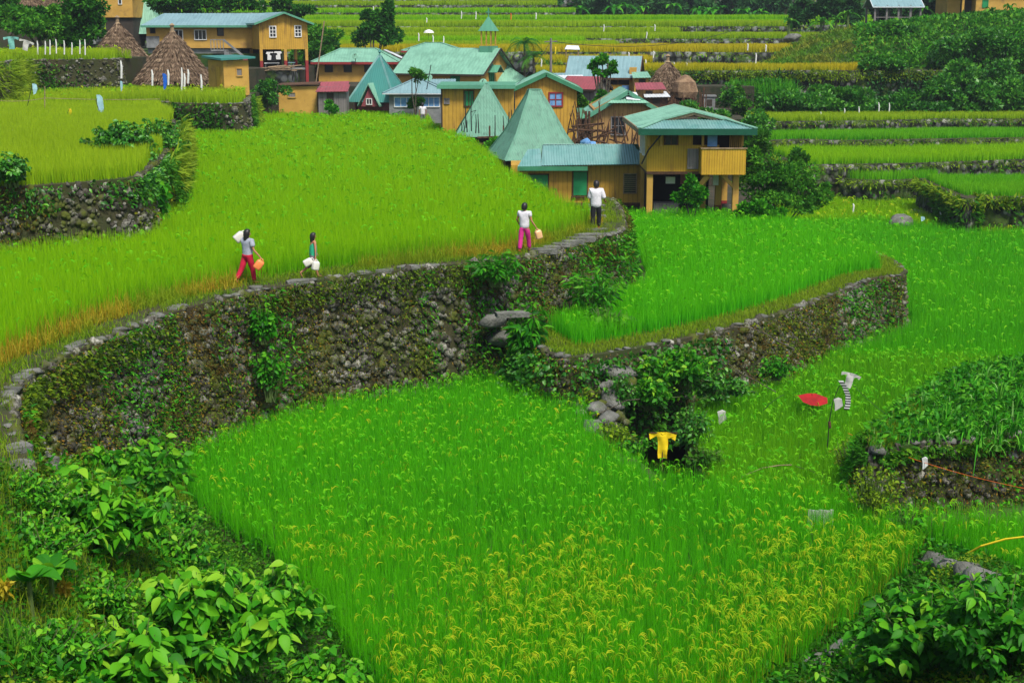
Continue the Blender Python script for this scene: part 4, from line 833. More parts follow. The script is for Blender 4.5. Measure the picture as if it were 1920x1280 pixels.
for nm, x, y0 in (('p', 0.02, .1), ('p', w-.45, -.3), ('p', w-.95, 1.5), ('p', .05, D-.3), ('p', w-1.4, D-.3), ('p', w-.4, D-.3)):
    zb = ZB-.3-(Mx.translation.z); post = part(root, Mx, 'stilt', M['ochre3'], lambda m: m.box((x, y0, zb+(.9 if x > w*.7 else 0)), (x+.26, y0+.26, -.12)))
    if x > w*.7: box_part(post, Mx, 'painted_foot', M['red'], (x-.003, y0-.003, zb), (x+.263, y0+.263, zb+.9))
part(root, Mx, 'brace', M['ochre3'], lambda m: (m.bar((bx+.35, -.5, -.12), (bx-.15, -.2, -.85), .2, .2)))
part(root, Mx, 'brace', M['ochre3'], lambda m: (m.bar((w-.95, -.3, -.12), (w-.35, -.2, -.7), .12, .14)))
part(root, Mx, 'drain_pipe', M['cable'], lambda m: m.tube([(.65, -.35, h-.1), (.02, -.2, .95), (-.25, -.1, .35)], .035))
z = h+.06; xa, xb = -.45, w+.38
gable_roof(root, Mx, xa, xb, .55, D+4.6, z, .62, 'y', .0, 'mint', 'woodl', pitch=.2, amp=.012, fh=.12)
m = MB(); m.M = Mx; m.corr([(xa, -.85, z+.01), (xb, -.85, z+.01), (xb-1.25, .72, z+.34), (xa+1.25, .72, z+.34)], (0, 1, .2), .13, .014, 4); m.corr([(xa, -.85, z+.01), (xa+1.25, .72, z+.34), (xa, .72, z+.02)], (1, 0, .25), .2, .01, 3); m.corr([(xb, -.85, z+.01), (xb, .72, z+.02), (xb-1.25, .72, z+.34)], (-1, 0, .25), .2, .01, 3); m.build('skirt_roof', M['tealw'], root)  # sky glare on the front slope is put into its grey-teal colour
m = MB(); m.M = Mx
for a, b in (((xa, -.85, z+.04), (xa+1.25, .72, z+.38)), ((xb, -.85, z+.04), (xb-1.25, .72, z+.38))): m.bar(a, b, .22, .04)
for x in (xa, xb): m.bar((x, .5, z+.02), ((xa+xb)/2, .5, z+.68), .10, .06)
m.build('ridge_cap', M['mint'], root)
m = MB(); m.M = Mx; m.box((xa-.04, -.93, z-.26), (xb+.05, -.89, z+.01)); m.box((xb+.01, -.89, z-.26), (xb+.05, D+4.6, z)); m.build('fascia', M['fasd'], root)
part(root, Mx, 'fascia', M['woodl'], lambda m: m.box((xa-.04, -.889, z-.2), (xa, D+4.6, z-.01)))
t = empty('hanging_cloth', tuple(Mx @ Vector((w-1.35, -.1, 1.3))), 'light blue cloth hanging above the balcony of the stilt house', 'cloth')
part(t, Mx, 'cloth', M['bluec'], lambda m: m.box((w-1.6, -.16, h-.75), (w-1.18, -.12, h-.15)))
box_part(root, Mx, 'dark_backing', M['dark'], (.3, D-.2, -2.3), (w-1., D-.1, -.13)); box_part(root, Mx, 'dark_backing', M['dark'], (.2, 1.2, -2.3), (.3, D-.1, -.13))  # near-black sheets put the deep shade under the house into colour
# laundry and clutter beneath
for nm, px, py, ww, hh, mt, lb in (('towel', 1342, 336, .25, .55, 'whitep', 'striped towel hanging under the balcony beside the ochre posts'), ('hanging_cloth', 1257, 338, .42, .3, 'whitep', 'white cloth hanging in the shade below the stilt house'), ('hanging_cloth', 1282, 336, .3, .45, 'maroon', 'dark purple cloth hanging in the shade below the stilt house')):
    c = P(px, py, Y+1.2); o = MB(); o.box((c.x-ww/2, c.y-.02, c.z-hh/2), (c.x+ww/2, c.y+.02, c.z+hh/2)); o = o.build(nm, M[mt]); tag(o, lb, 'cloth', None)
c = P(1262, 368, Y+1.4); m = MB(); m.box((c.x-1., c.y-.5, ZB), (c.x+1., c.y+.5, ZB+.1)); m.box((c.x-.9, c.y-.4, ZB+.1), (c.x+.2, c.y+.4, ZB+.75)); m.tube([(c.x+.2, c.y, ZB+.6), (c.x+.7, c.y, ZB+1.1), (c.x+1.1, c.y, ZB+.9)], .04); tag(m.build('lumber_heap', M['greywood']), 'grey heap of tools and boards stored under the stilt house', 'heap')
m = MB()
for i in range(5): c = P(1372, 400-i*7, Y-.3+i*.35); m.box((c.x-.42, c.y-.25, ZB-.3), (c.x+.35, c.y+.2, ZB+.02+i*.17))
tag(m.build('entry_steps', M['slab']), 'grey stone steps beside the red-footed post of the stilt house', 'steps')
# --- 2 long low building
Y = 66.; s = k(Y); Mx = frame(1010, 372, Y, 0); root = base_root('long_house', Mx, ZB, 'long low ochre building with rusty-edged teal ribbed roof and bright green shutters', at=(3, 2))
w = (1212-1010)*s; h = (372-312)*s; D = 2.4
box_part(root, Mx, 'wall', M['ochre'], (-1.3, 0, -.2), (w, D, h+.05)); box_part(root, Mx, 'foundation', M['wood'], (-1.3, -.05, -.35), (w+.02, D-.1, -.2))
for a, b, z0, z1 in ((975, 1027, 328, 385), (1075, 1100, 322, 366)):
    x0, x1 = (a-1010)*s, (b-1010)*s; m = MB(); m.M = Mx; m.box((x0, -.05, (372-z1)*s), (x1, .0, (372-z0)*s)); d_ = m.build('door', M['grn'], root)
    m = MB(); m.M = Mx; zt = (372-z0)*s; zb = (372-z1)*s; m.box((x0-.06, -.06, zb-.05), (x0, -.002, zt+.06)); m.box((x1, -.06, zb-.05), (x1+.06, -.002, zt+.06)); m.box((x0, -.06, zt), (x1, -.002, zt+.06)); m.box((x0-.1, -.1, zb-.1), (x1+.1, -.002, zb-.052)); m.build('door_frame', M['wood'], d_)
f = window(root, Mx, 'f', (1181-1010)*s, (372-344)*s, .55, .85, -.002, 'dark', 1, 9, fmat='woodl', fr=.05)
m = MB(); m.M = Mx; a = (970-1010)*s; ze = (372-310)*s; zr = (372-281)*s
m.corr([((1015-1010)*s, -.55, ze+.04), (w+.05, -.55, ze+.12), ((1190-1010)*s, 1.4, zr+.15), ((1018-1010)*s, 1.4, zr+.15)], (0, 1.95, .62), .12, .014, 4); m.corr([((1015-1010)*s, 2.6, ze), (w+.05, 2.6, ze), (w-.3, 1.4, zr+.15), (.2, 1.4, zr+.15)], (0, -1, .5), .2, .01, 3)
m.corr([(a, -.6, ze-.02), ((1016-1010)*s, -.55, ze+.02), ((1014-1010)*s, 1.2, zr-.05), (-.5, 1.2, zr-.2)], (0, 1.9, .5), .12, .01, 4); m.build('roof', M['tealw'], root)
part(root, Mx, 'fascia', M['fasc'], lambda m: m.box((a, -.64, ze-.2), ((1100-1010)*s, -.60, ze+.0)))
# --- steep metal roofed native houses
def native(px0, px1, pytop, pybase, Y, topw, label, mat='mint', yaw=0, flare=0, zg=-2, trim=None, posts=True):
    s = k(Y); cx = (px0+px1)/2; Mx = frame(cx, pybase, Y, yaw); root = base_root('native_house', Mx, zg, label, 'native house', at=(0, (px1-px0)*s*.5)); W_ = (px1-px0)*s; H = (pybase-pytop)*s; hw = W_/2; t = topw*s/2
    if flare: rings = [(-hw, hw, 0, W_, 0), (-hw*.62, hw*.62, W_*.19, W_*.81, H*.36), (-hw*.36, hw*.36, W_*.33, W_*.67, H*.70), (-t-.08, t+.08, W_/2-t, W_/2+t, H*.93), (-t, t, W_/2-t*.6, W_/2+t*.6, H)]
    else: rings = [(-hw, hw, 0, W_, 0), (-t, t, W_/2-max(t, .05), W_/2+max(t, .05), H)]
    tower_roof(root, Mx, rings, mat, trim=trim); zb = zg-Mx.translation.z
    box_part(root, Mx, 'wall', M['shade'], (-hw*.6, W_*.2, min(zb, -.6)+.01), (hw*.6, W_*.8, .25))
    if posts:
        for x in (-hw*.7, hw*.7):
            for y in (W_*.15, W_*.85): box_part(root, Mx, 'post', M['wood'], (x-.08, y-.08, min(zb, -.6)), (x+.08, y+.08, .3))
    return root, Mx, s
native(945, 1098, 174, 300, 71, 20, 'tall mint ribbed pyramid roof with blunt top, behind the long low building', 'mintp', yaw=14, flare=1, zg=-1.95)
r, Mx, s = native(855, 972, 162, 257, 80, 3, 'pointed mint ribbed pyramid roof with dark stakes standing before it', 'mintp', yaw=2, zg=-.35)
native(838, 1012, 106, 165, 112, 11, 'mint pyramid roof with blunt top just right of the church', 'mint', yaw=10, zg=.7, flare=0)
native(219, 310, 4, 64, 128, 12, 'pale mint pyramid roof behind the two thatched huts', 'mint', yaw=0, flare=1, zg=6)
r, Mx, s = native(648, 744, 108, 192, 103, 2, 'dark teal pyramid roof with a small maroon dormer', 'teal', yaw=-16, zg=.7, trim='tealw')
W_ = 96*s; m = MB(); m.M = Mx
part(r, Mx, 'finial', M['teal'], lambda m: m.lathe((0, W_/2, 84*s), [(.1, 0), (.04, .15), (.12, .25), (.02, .5)], 8))
do = part(r, Mx, 'dormer', M['maroon'], lambda m: (m.slab([(-.75, -.12, -.3), (.55, -.12, -.3), (-.1, -.12, 1.05)], (0, .6, 0)))); part(do, Mx, 'dormer_roof', M['mint'], lambda m: (m.slab([(-.1, -.3, 1.25), (.75, -.3, -.3), (.75, -.3, -.18), (-.1, -.3, 1.37)], (0, 1.2, 0)), m.slab([(-.1, -.3, 1.25), (-.95, -.3, -.3), (-.95, -.3, -.18), (-.1, -.3, 1.37)], (0, 1.2, 0))))
window(do, Mx, 'f', -.1, .05, .35, .35, -.125, 'dark', 2, 1)
box_part(r, Mx, 'wall', M['maroon'], (-1.5, .5, -.62), (1.2, .6, 0))
# --- gable house in the middle, mint roof, maroon window
Y = 87.; s = k(Y); Mx = frame(966, 240, Y, 0); root = base_root('gable_house', Mx, -.3, 'ochre gable house with wide mint roof and maroon window', at=(2, 3)); w = (1080-966)*s; h = (240-168)*s; D = 6
part(root, Mx, 'wall', M['ochre'], lambda m: gable_wall(m, 0, w, 0, D, -1.2, h, .95, 'y')); gable_roof(root, Mx, 0, w, 0, D, h+.1, .86, 'y', .32, 'mint', 'fasc', fh=.24)
window(root, Mx, 'f', (1041-966)*s, (240-188)*s, .72, .72, 0, 'blue', 2, 2, fmat='red', fr=.09)
# --- flat roofed ochre shed left of it
Y = 84.; s = k(Y); Mx = frame(830, 238, Y, 0); root = base_root('flat_roof_house', Mx, -.3, 'flat-roofed ochre building with green roof edge, left of the gable house', at=(2, 3)); w = (962-830)*s; h = (238-168)*s
box_part(root, Mx, 'wall', M['ochre'], (0, 0, -1), (w, 5, h)); box_part(root, Mx, 'roof', M['mintg'], (-.3, -.45, h+.001), (w+.1, 5.3, h+.22)); box_part(root, Mx, 'corner_post', M['shade'], (-.08, -.08, -.9), (.0, .0, h))
window(root, Mx, 'f', (879-830)*s, (238-186)*s, .5, .85, 0, 'green', 2, 1, fmat='wood'); window(root, Mx, 'f', (838-830)*s, (238-191)*s, .22, .22, 0, 'grey', 1, 1, fmat='greywood')
dish(906, 156, 88, .26, 'mint satellite dish on the flat green-edged roof', 'mint')
# --- church
Y = 110.; s = k(Y); Mx = frame(902, 168, Y, -24); root = base_root('church', Mx, .7, 'church with long mint roof, ochre walls and a small open steeple', 'church', at=(-3, 3)); L = 7.2; W_ = 5.6; h = (168-137)*s
part(root, Mx, 'wall', M['ochre3'], lambda m: gable_wall(m, -L, 0, 0, W_, -2, h, 1.75, 'x')); gable_roof(root, Mx, -L, 0, 0, W_, h+.1, 1.70, 'x', .42, 'mint', 'shade', pitch=.3, fh=.12)
pc = part(root, Mx, 'porch_hood', M['mintg'], lambda m: (m.slab([(.0, 1.3, h-.05), (.0, 2.5, h-.05), (.0, 1.9, h+.75)], (.08, 0, 0)), m.bar((.35, 1.2, h-.05), (.35, 1.9, h+.5), .9, .05, up=(0, 0, 1)), m.bar((.35, 1.9, h+.5), (.35, 2.6, h-.05), .9, .05, up=(0, 0, 1))))
window(root, Mx, 'r', 1.9, h-.5, .8, .75, .0, 'green', 2, 1, fmat='fasc'); window(root, Mx, 'f', -2.2, h-.6, .7, .6, 0, 'green', 2, 1, fmat='fasc')
st = box_part(root, Mx, 'steeple', M['mintg'], (-1.2, W_/2-.55, h+1.35), (-.1, W_/2+.55, h+1.95))
for x in (-1.1, -.68, -.3):
    for y in (W_/2-.5, W_/2+.4): box_part(st, Mx, 'steeple_post', M['ochre3'], (x, y, h+1.95), (x+.09, y+.09, h+3.15))
m = MB(); m.M = Mx; c = (-.65, W_/2); z0 = h+3.1
for a, b in (((-.62, -.62), (.62, -.62)), ((.62, -.62), (.62, .62)), ((.62, .62), (-.62, .62)), ((-.62, .62), (-.62, -.62))): m.poly([(c[0]+a[0], c[1]+a[1], z0), (c[0]+b[0], c[1]+b[1], z0), (c[0], c[1], z0+1.15)])
m.poly([(c[0]-.62, c[1]-.62, z0), (c[0]-.62, c[1]+.62, z0), (c[0]+.62, c[1]+.62, z0), (c[0]+.62, c[1]-.62, z0)]); m.build('spire', M['mintg'], st)
part(st, Mx, 'cross', M['mintg'], lambda m: (m.box((c[0]-.035, c[1]-.035, z0+1.1), (c[0]+.035, c[1]+.035, z0+1.75)), m.box((c[0]-.2, c[1]-.034, z0+1.4), (c[0]-.036, c[1]+.034, z0+1.48)), m.box((c[0]+.036, c[1]-.034, z0+1.4), (c[0]+.2, c[1]+.034, z0+1.48))))
# --- blue grey roofed house
Y = 100.; s = k(Y); Mx = frame(730, 210, Y, 0); root = base_root('concrete_house', Mx, .7, 'grey concrete house with blue-grey hip roof and blue curtained windows', at=(2, 2)); w = (832-730)*s; h = (210-176)*s
box_part(root, Mx, 'wall', M['concrete'], (0, 0, -.8), (w, 3.6, h)); hip_roof(root, Mx, 0, w, 0, 3.6, h+.02, .95, .42, 'bluer', 'white', pitch=.25, fh=.08)
window(root, Mx, 'f', (757-730)*s, (210-192)*s, 1.25, .6, 0, 'blue', 3, 1); window(root, Mx, 'f', (808-730)*s, (210-192)*s, 1.1, .6, 0, 'blue', 3, 1)
dish(805, 147, 102, .26, 'small teal satellite dish above the blue-grey hip roof', 'mint')
# --- hip roofed ochre house with maroon fascia
Y = 117.; s = k(Y); Mx = frame(598, 158, Y, 0); root = base_root('hip_roof_house', Mx, 2.3, 'ochre house with mint hip roof edged in maroon and dark windows', at=(3, 2)); w = (736-598)*s; h = (158-118)*s
box_part(root, Mx, 'wall', M['ochre3'], (0, 0, -.6), (w, 4.6, h)); hip_roof(root, Mx, 0, w, 0, 4.6, h+.02, 1.05, .55, 'mint', 'red', inset=2.2, fh=.2)
for px in (617, 652, 690, 722): window(root, Mx, 'f', (px-598)*s, (158-128)*s, .55, .62, 0, 'dark', 1, 1, fmat='shade')
dish(666, 106, 116.2, .26, 'mint satellite dish on the maroon-edged hip roof', 'mint')
# --- low ochre shed with maroon awning
Y = 102.; s = k(Y); Mx = frame(523, 198, Y, 0); root = base_root('garden_shed', Mx, .0, 'low ochre shed with thin dark roof and attached maroon awning', 'shed', at=(2, 1)); w = (594-523)*s; h = (198-163)*s
box_part(root, Mx, 'wall', M['ochre3'], (0, 0, -1), (w, 2.2, h)); part(root, Mx, 'roof', M['wood'], lambda m: m.slab([(-.15, -.2, h+.02), (w+.1, -.2, h+.12), (w+.1, 2.4, h+.2), (-.15, 2.4, h+.1)], (0, 0, .06)))
box_part(root, Mx, 'wall', M['greywood'], (w+.01, .2, -1), (w+1.9, 2.2, h-.05)); part(root, Mx, 'awning', M['maroon'], lambda m: m.corr([(w-.1, 1.6, h+.25), (w+2.2, 1.9, h+.3), (w+2.2, -.5, h-.25), (w+.6, -.5, h-.15)], (0, 1, .2), .2, .01, 3))
window(root, Mx, 'f', .95, h*.55, .5, .3, 0, 'grey', 1, 1, fmat='ochre3')
# --- roofs beyond the church
Y = 124.; s = k(Y); Mx = frame(757, 100, Y, 0); root = base_root('hip_roof_house', Mx, 3.4, 'low house with mint roof and red edge left of the steeple', at=(2, 2)); w = (862-757)*s
box_part(root, Mx, 'wall', M['red'], (.2, .2, -.8), (w-.2, 3.6, .2)); hip_roof(root, Mx, 0, w, 0, 3.6, .22, .65, .2, 'mint', 'red', fh=.16)
Y = 121.; s = k(Y); Mx = frame(690, 108, Y, 0); root = base_root('zinc_roof_house', Mx, 2.4, 'house with white zinc gable roof behind the mint hip roof', at=(1, 1)); box_part(root, Mx, 'wall', M['greywood'], (0, 0, -1.4), (2.6, 3, .0)); gable_roof(root, Mx, 0, 2.6, 0, 3, .03, .6, 'y', .25, 'white', 'shade')
# --- blue roofed long house right
Y = 106.; s = k(Y); Mx = frame(1066, 178, Y, -10); root = base_root('market_house', Mx, .7, 'long house with pale blue-grey roof, open dark upper floor and ochre end wall', at=(2, 2)); w = (1190-1066)*s; h = (178-143)*s; W_ = 4
box_part(root, Mx, 'wall', M['shade'], (0, .3, -1.2), (w-.5, W_, h)); box_part(root, Mx, 'wall', M['ochre3'], (w-.5, .1, -1.2), (w, W_, h+.6)); box_part(root, Mx, 'parapet', M['ochre'], (w-1.9, -.05, .1), (w-.5, .05, .75)); gable_roof(root, Mx, 0, w, 0, W_, h+.05, 1.35, 'x', .3, 'bluer', 'wood', pitch=.3)
box_part(root, Mx, 'mural', M['bluec'], (w-1.0, -.09, .12), (w-.5, -.055, .72)); box_part(root, Mx, 'awning', M['maroon'], (-.3, -.7, h-.35), (1.6, -.1, h-.28))
for i in range(5): box_part(root, Mx, 'post', M['wood'], (.4+i*.8, -.02, -1.2), (.5+i*.8, .08, h))
# --- maroon roof shack
Y = 95.; s = k(Y); Mx = frame(1092, 212, Y, -35); root = base_root('wooden_shack', Mx, -.3, 'narrow grey wooden shack with faded maroon roof', 'shack', at=(1, 1)); h = (212-166)*s
part(root, Mx, 'wall', M['greywood'], lambda m: gable_wall(m, -1.6, .9, 0, 1.9, -1, h, .7, 'x')); gable_roof(root, Mx, -1.6, .9, 0, 1.9, h+.04, .68, 'x', .2, 'maroon', 'shade'); window(root, Mx, 'f', -.5, h-.6, .5, .4, 0, 'grey', 1, 1, fmat='shade')
# --- house with scaffolding
Y = 77.; s = k(Y); Mx = frame(1112, 280, Y, 0); root = base_root('gable_house', Mx, -.35, 'weathered tan gable house with mint roof behind the wooden scaffolding', at=(2, 2)); w = (1238-1112)*s; h = (280-206)*s
part(root, Mx, 'wall', M['tan'], lambda m: gable_wall(m, 0, w, 0, 5, -1, h, 1.0, 'y')); gable_roof(root, Mx, 0, w, 0, 5, h-.1, 1.1, 'y', .3, 'mint', 'mintg', fh=.22)
part(root, Mx, 'front_hip', M['mint'], lambda m: m.corr([(.7, -.5, h+.35), (w-.7, -.5, h+.35), (w/2, .4, h+1.02)], (0, .9, .65), .15, .012, 3)); window(root, Mx, 'f', 1.35, h-.9, .7, .9, 0, 'dark', 2, 2, fmat='greywood')
part(root, Mx, 'roof_panel', M['white'], lambda m: m.slab([(1.75, -.35, h+.5), (2.5, -.35, h+.45), (2.3, .1, h+.85), (1.65, .1, h+.88)], (0, -.03, .04)))
# --- big left house
Y = 110.; s = k(Y); Mx = frame(487, 93, Y, 22); root = base_root('two_storey_house', Mx, 3.0, 'large two-storey ochre house with teal gable roof on red-footed posts at the upper left', at=(0, 3)); w = 84*s/.93; h = (93-44)*s; D = 8
part(root, Mx, 'wall', M['ochre'], lambda m: gable_wall(m, 0, w, 0, D, 0, h, .72, 'y')); gable_roof(root, Mx, 0, w, 0, D, h+.06, .70, 'y', .42, 'bluer', 'mintg', pitch=.3, fh=.14)
window(root, Mx, 'f', 1.05, h-.72, .42, .75, 0, 'dark', 2, 3, fr=.07); window(root, Mx, 'f', w-.75, h-.68, .42, .75, 0, 'dark', 2, 3, fr=.07)
box_part(root, Mx, 'floor', M['concrete'], (-2.4, .1, -1.55), (w, 4, -1.42)); box_part(root, Mx, 'dark_backing', M['shade'], (-2.2, 3.9, -1.42), (w-1.2, 4.0, -.01))
for x, y in ((0, 0), (w*.5, 0), (w-.22, 0), (0, 3.6), (w-.22, 3.6)):
    zb = -2.6 if x > w*.7 else -1.5; p_ = box_part(root, Mx, 'post', M['ochre3'], (x, y, -.85), (x+.22, y+.22, 0)); box_part(p_, Mx, 'painted_foot', M['red'], (x-.004, y-.004, zb), (x+.224, y+.224, -.85))
Mw = frame(276, 93, Y+2.5, 0); s2 = k(Y+2.5); ww = (478-276)*s2; hh = (93-50)*s2
box_part(root, Mw, 'wall', M['ochre3'], (.0, 0, .1), (ww, 4, hh)); m = MB(); m.M = Mw; m.corr([(-.3, -.5, hh), (ww, -.5, hh), (ww+.4, 2.6, hh+.95), (.8, 2.6, hh+.95)], (0, 1, .3), .3, .012, 3); m.build('roof', M['bluer'], root); box_part(root, Mw, 'fascia', M['mintg'], (-.3, -.56, hh-.16), (ww-.2, -.51, hh+.0))
box_part(root, Mw, 'lower_wall', M['concrete'], (0, .2, -2.2), (ww-1.4, 4, .09)); box_part(root, Mw, 'block_wall', M['concrete'], (-.02, -.06, .12), (1.0, -.002, hh*.55))
for px in (332, 375): window(root, Mw, 'f', (px-276)*s2, hh-.72, .85, .68, 0, 'dark', 3, 1)
window(root, Mw, 'f', (288-276)*s2, hh-.4, .3, .3, 0, 'dark', 1, 1, fmat='shade'); window(root, Mw, 'f', (412-276)*s2, hh-.5, .4, .5, 0, 'dark', 1, 1, fmat='shade'); window(root, Mw, 'f', (382-276)*s2, -.8, .8, .7, .2, 'dark', 2, 1, fmat='shade')
m = MB(); m.M = Mw
for i in range(9): x = (424-276)*s2+i*.19; m.box((x, -1.5, -1.5), (x+.19, -.7, -.02-i*.16))
sc_ = m.build('stairs', M['concrete'], root); m = MB(); m.M = Mw; x0 = (400-276)*s2; m.box((x0, -1.5, -.12), (x0+1.05, .0, -.02))
for i in range(5): m.box((x0+i*.24, -1.5, -.02), (x0+.05+i*.24, -1.45, .72))
m.bar((x0, -1.475, .75), (x0+1.0, -1.475, .75), .07); m.bar((x0+1.0, -1.475, .75), (x0+2.8, -1.475, -.75), .08, .16); m.build('stair_railing', M['concrete'], sc_)
# things under the house
Yb = Y+.4
for nm, a, b, mt, lb, cat in (('table', (497, 118), (523, 127), 'whitep', 'long white table under the two-storey house', 'table'), ('table', (541, 117), (553, 126), 'bluer', 'small pale blue table at the end of the porch', 'table')):
    p = P(a[0], a[1], Yb); q = P(b[0], b[1], Yb); r_ = empty(nm, (p.x, p.y, q.z), lb, cat); m = MB(); m.box((p.x, p.y-.3, p.z-.06), (q.x, p.y+.3, p.z)); m.build('table_top', M[mt], r_)
    for x in (p.x+.04, q.x-.1):
        for y in (p.y-.25, p.y+.2): m = MB(); m.box((x, y, q.z-.1), (x+.06, y+.06, p.z-.06)); m.build('leg', M['greywood'], r_)
for px, py, mt, lb in ((506, 104, 'whitep', 'white shirt hanging under the two-storey house'), (513, 106, 'cable', 'black shirt hanging beside the white one under the two-storey house'), (521, 103, 'whitep', 'white cloth hanging nearest the middle post of the two-storey house'), (444+16, 112, 'maroon', 'pale maroon cloth over the porch railing of the two-storey house')):
    c = P(px, py, Yb-.6 if px > 470 else Y-.8); m = MB(); m.slab([(c.x-.2, c.y, c.z-.35), (c.x+.2, c.y, c.z-.35), (c.x+.17, c.y, c.z+.05), (c.x+.3, c.y, c.z+.12), (c.x+.24, c.y, c.z+.25), (c.x-.24, c.y, c.z+.25), (c.x-.3, c.y, c.z+.12), (c.x-.17, c.y, c.z+.05)], (0, .04, 0)); tag(m.build('hanging_shirt', M[mt]), lb, 'clothing')
m = MB()
for i in range(22): p = P(485+rnd.uniform(0, 30), 126+rnd.uniform(0, 8), 108.+rnd.uniform(-.5, .5)); q = p+Vector((rnd.uniform(1., 2.4), rnd.uniform(-.5, .5), rnd.uniform(.0, .25))); m.tube([p, q], .04, 5)
tag(m.build('firewood_pile', M['woodl']), 'pile of thin firewood sticks under the two-storey house porch', 'firewood')
p = P(478, 132, 107.); q = P(566, 190, 107.)
tag(MB().box((p.x-1.5, 107.6, -1), (q.x-.8, 111.5, P(500, 133, 108)[2])).build('retaining_wall', M['stonefar2']), 'earth and rubble wall under the porch of the two-storey house', 'wall')
# outhouse
Y = 90.; s = k(Y); Mx = frame(421, 172, Y, 38); root = base_root('outhouse', Mx, 2.1, 'small ochre outhouse with flat green roof above the stone wall', 'outhouse'); h = (172-116)*s; a = 41*s/.72
box_part(root, Mx, 'wall', M['ochre3'], (0, 0, -.25), (a*.9, a*1.1, h)); part(root, Mx, 'roof', M['teal'], lambda m: m.slab([(-.3, -.3, h+.02), (a*.9+.35, -.3, h+.12), (a*.9+.35, a*1.1+.3, h+.2), (-.3, a*1.1+.3, h+.16)], (0, 0, .12)))
window(root, Mx, 'f', a*.55, h*.62, .35, .42, 0, 'grey', 1, 1, fmat='ochre3'); box_part(root, Mx, 'door', M['ochre'], (-.03, .4, -.2), (-.002, 1.1, h*.8))
for x, y in ((.05, .1), (a*.9-.2, .1), (a*.9-.2, a)): box_part(root, Mx, 'post', M['ochre3'], (x, y, -1.1), (x+.14, y+.14, -.25))
# thatched huts
def thatch(px0, px1, pytop, pybase, Y, label, mat='thatch', zg=2.2, cap=True, extra=None):
    s = k(Y); c = P((px0+px1)/2, pybase, Y); R = (px1-px0)*s/2; H = (pybase-pytop)*s; root = empty('thatched_hut', (c.x, c.y+R*.6, zg), label, 'thatched hut'); cc = (c.x, c.y+R*.7, c.z)
    m = MB(); N = 40; prof = [(1.0, 0), (1.02, .04), (.86, .17), (.70, .34), (.55, .50), (.40, .66), (.25, .82), (.10, .94), (.05, 1.0)]; rings = []
    for r, z in prof: rings.append([m.av((cc[0]+R*r*math.cos(2*math.pi*j/N)*(1+rnd.uniform(-.025, .025)), cc[1]+R*r*math.sin(2*math.pi*j/N)*(1+rnd.uniform(-.025, .025)), cc[2]+H*z+rnd.uniform(-.03, .03))) for j in range(N)])
    for a, b in zip(rings, rings[1:]):
        for j in range(N): m.face([a[j], a[(j+1) % N], b[(j+1) % N], b[j]])
    m.face(rings[0][::-1]); m.face(rings[-1]); ro = m.build('roof', M[mat], root, True)
    n = 7000; f = 1-np.sqrt(RNG.uniform(0, 1, n)); f = np.round(f*11)/11*.5+f*.5; a = RNG.uniform(0, 2*np.pi, n); rr = R*np.interp(f, [p[1] for p in prof], [p[0] for p in prof]); pts = np.column_stack([cc[0]+rr*np.cos(a), cc[1]+rr*np.sin(a), cc[2]+H*f+.03]); d = np.column_stack([np.cos(a)*.8, np.sin(a)*.8, np.full(n, -.85)])+RNG.normal(0, .16, (n, 3))
    V, Fc, av, at = cards(pts, d, .40, .07, RNG.uniform(0, 1, n)); tag(npmesh('straw', V, Fc, M['straw'], {'v': av, 't': at}, parent=ro), kind='stuff')
    m = MB(); m.lathe((cc[0], cc[1], zg-.3), [(R*.55, 0), (R*.55, cc[2]-zg+.5)], 8); m.build('wall', M['shade'], root)
    if cap: m = MB(); m.lathe((cc[0], cc[1], cc[2]+H*.97), [(.22, 0), (.13, .12), (.12, .42), (.2, .46), (.05, .6)], 8); m.build('roof_cap', M['woodl'], root)
    return root
M['straw'] = leaf_mat('straw', [(0, (.085, .055, .035)), (.5, (.19, .13, .085)), (1, (.32, .235, .15))], trans=.1)
thatch(160, 268, 46, 116, 103, 'left one of the two brown thatched huts beside the white sticks', zg=2.2)
thatch(246, 386, 62, 154, 95, 'nearer brown thatched hut left of the ochre outhouse', zg=2.2)
r = thatch(1206, 1302, 118, 182, 104, 'pale brown thatched hut with a haystack lean-to, right of the blue roof', zg=.7)
tp = P(1284, 180, 103.2); m = MB(); m.lathe((tp.x, tp.y, tp.z-.1), [(.85, 0), (.95, .4), (.8, 1.1), (.3, 1.5), (.05, 1.6)], 14, jit=.08); m.build('lean_to', M['thatchl'], r)
thatch(20, 76, -14, 9, 120, 'thatched roof at the very top left corner', zg=6); thatch(78, 124, -16, 12, 119, 'thatched roof just right of the top left one', zg=6)
# yellow house top left
Y = 126.; s = k(Y); Mx = frame(192, 33, Y, 0); root = base_root('plaster_house', Mx, 6, 'plain yellow house with one small window beside the pale mint pyramid roof', at=(2, 2)); box_part(root, Mx, 'wall', M['ochre3'], (0, 0, 0), (56*s, 4, 2.6)); window(root, Mx, 'f', 34*s, 1.35, .22, .4, 0, 'dark', 1, 1); box_part(root, Mx, 'lower_floor', M['shade'], (.2, .2, -2.5), (54*s, 4, -.01)); gable_roof(root, Mx, 0, 56*s, 0, 4, 2.62, .8, 'x', .3, 'bluer', 'shade')
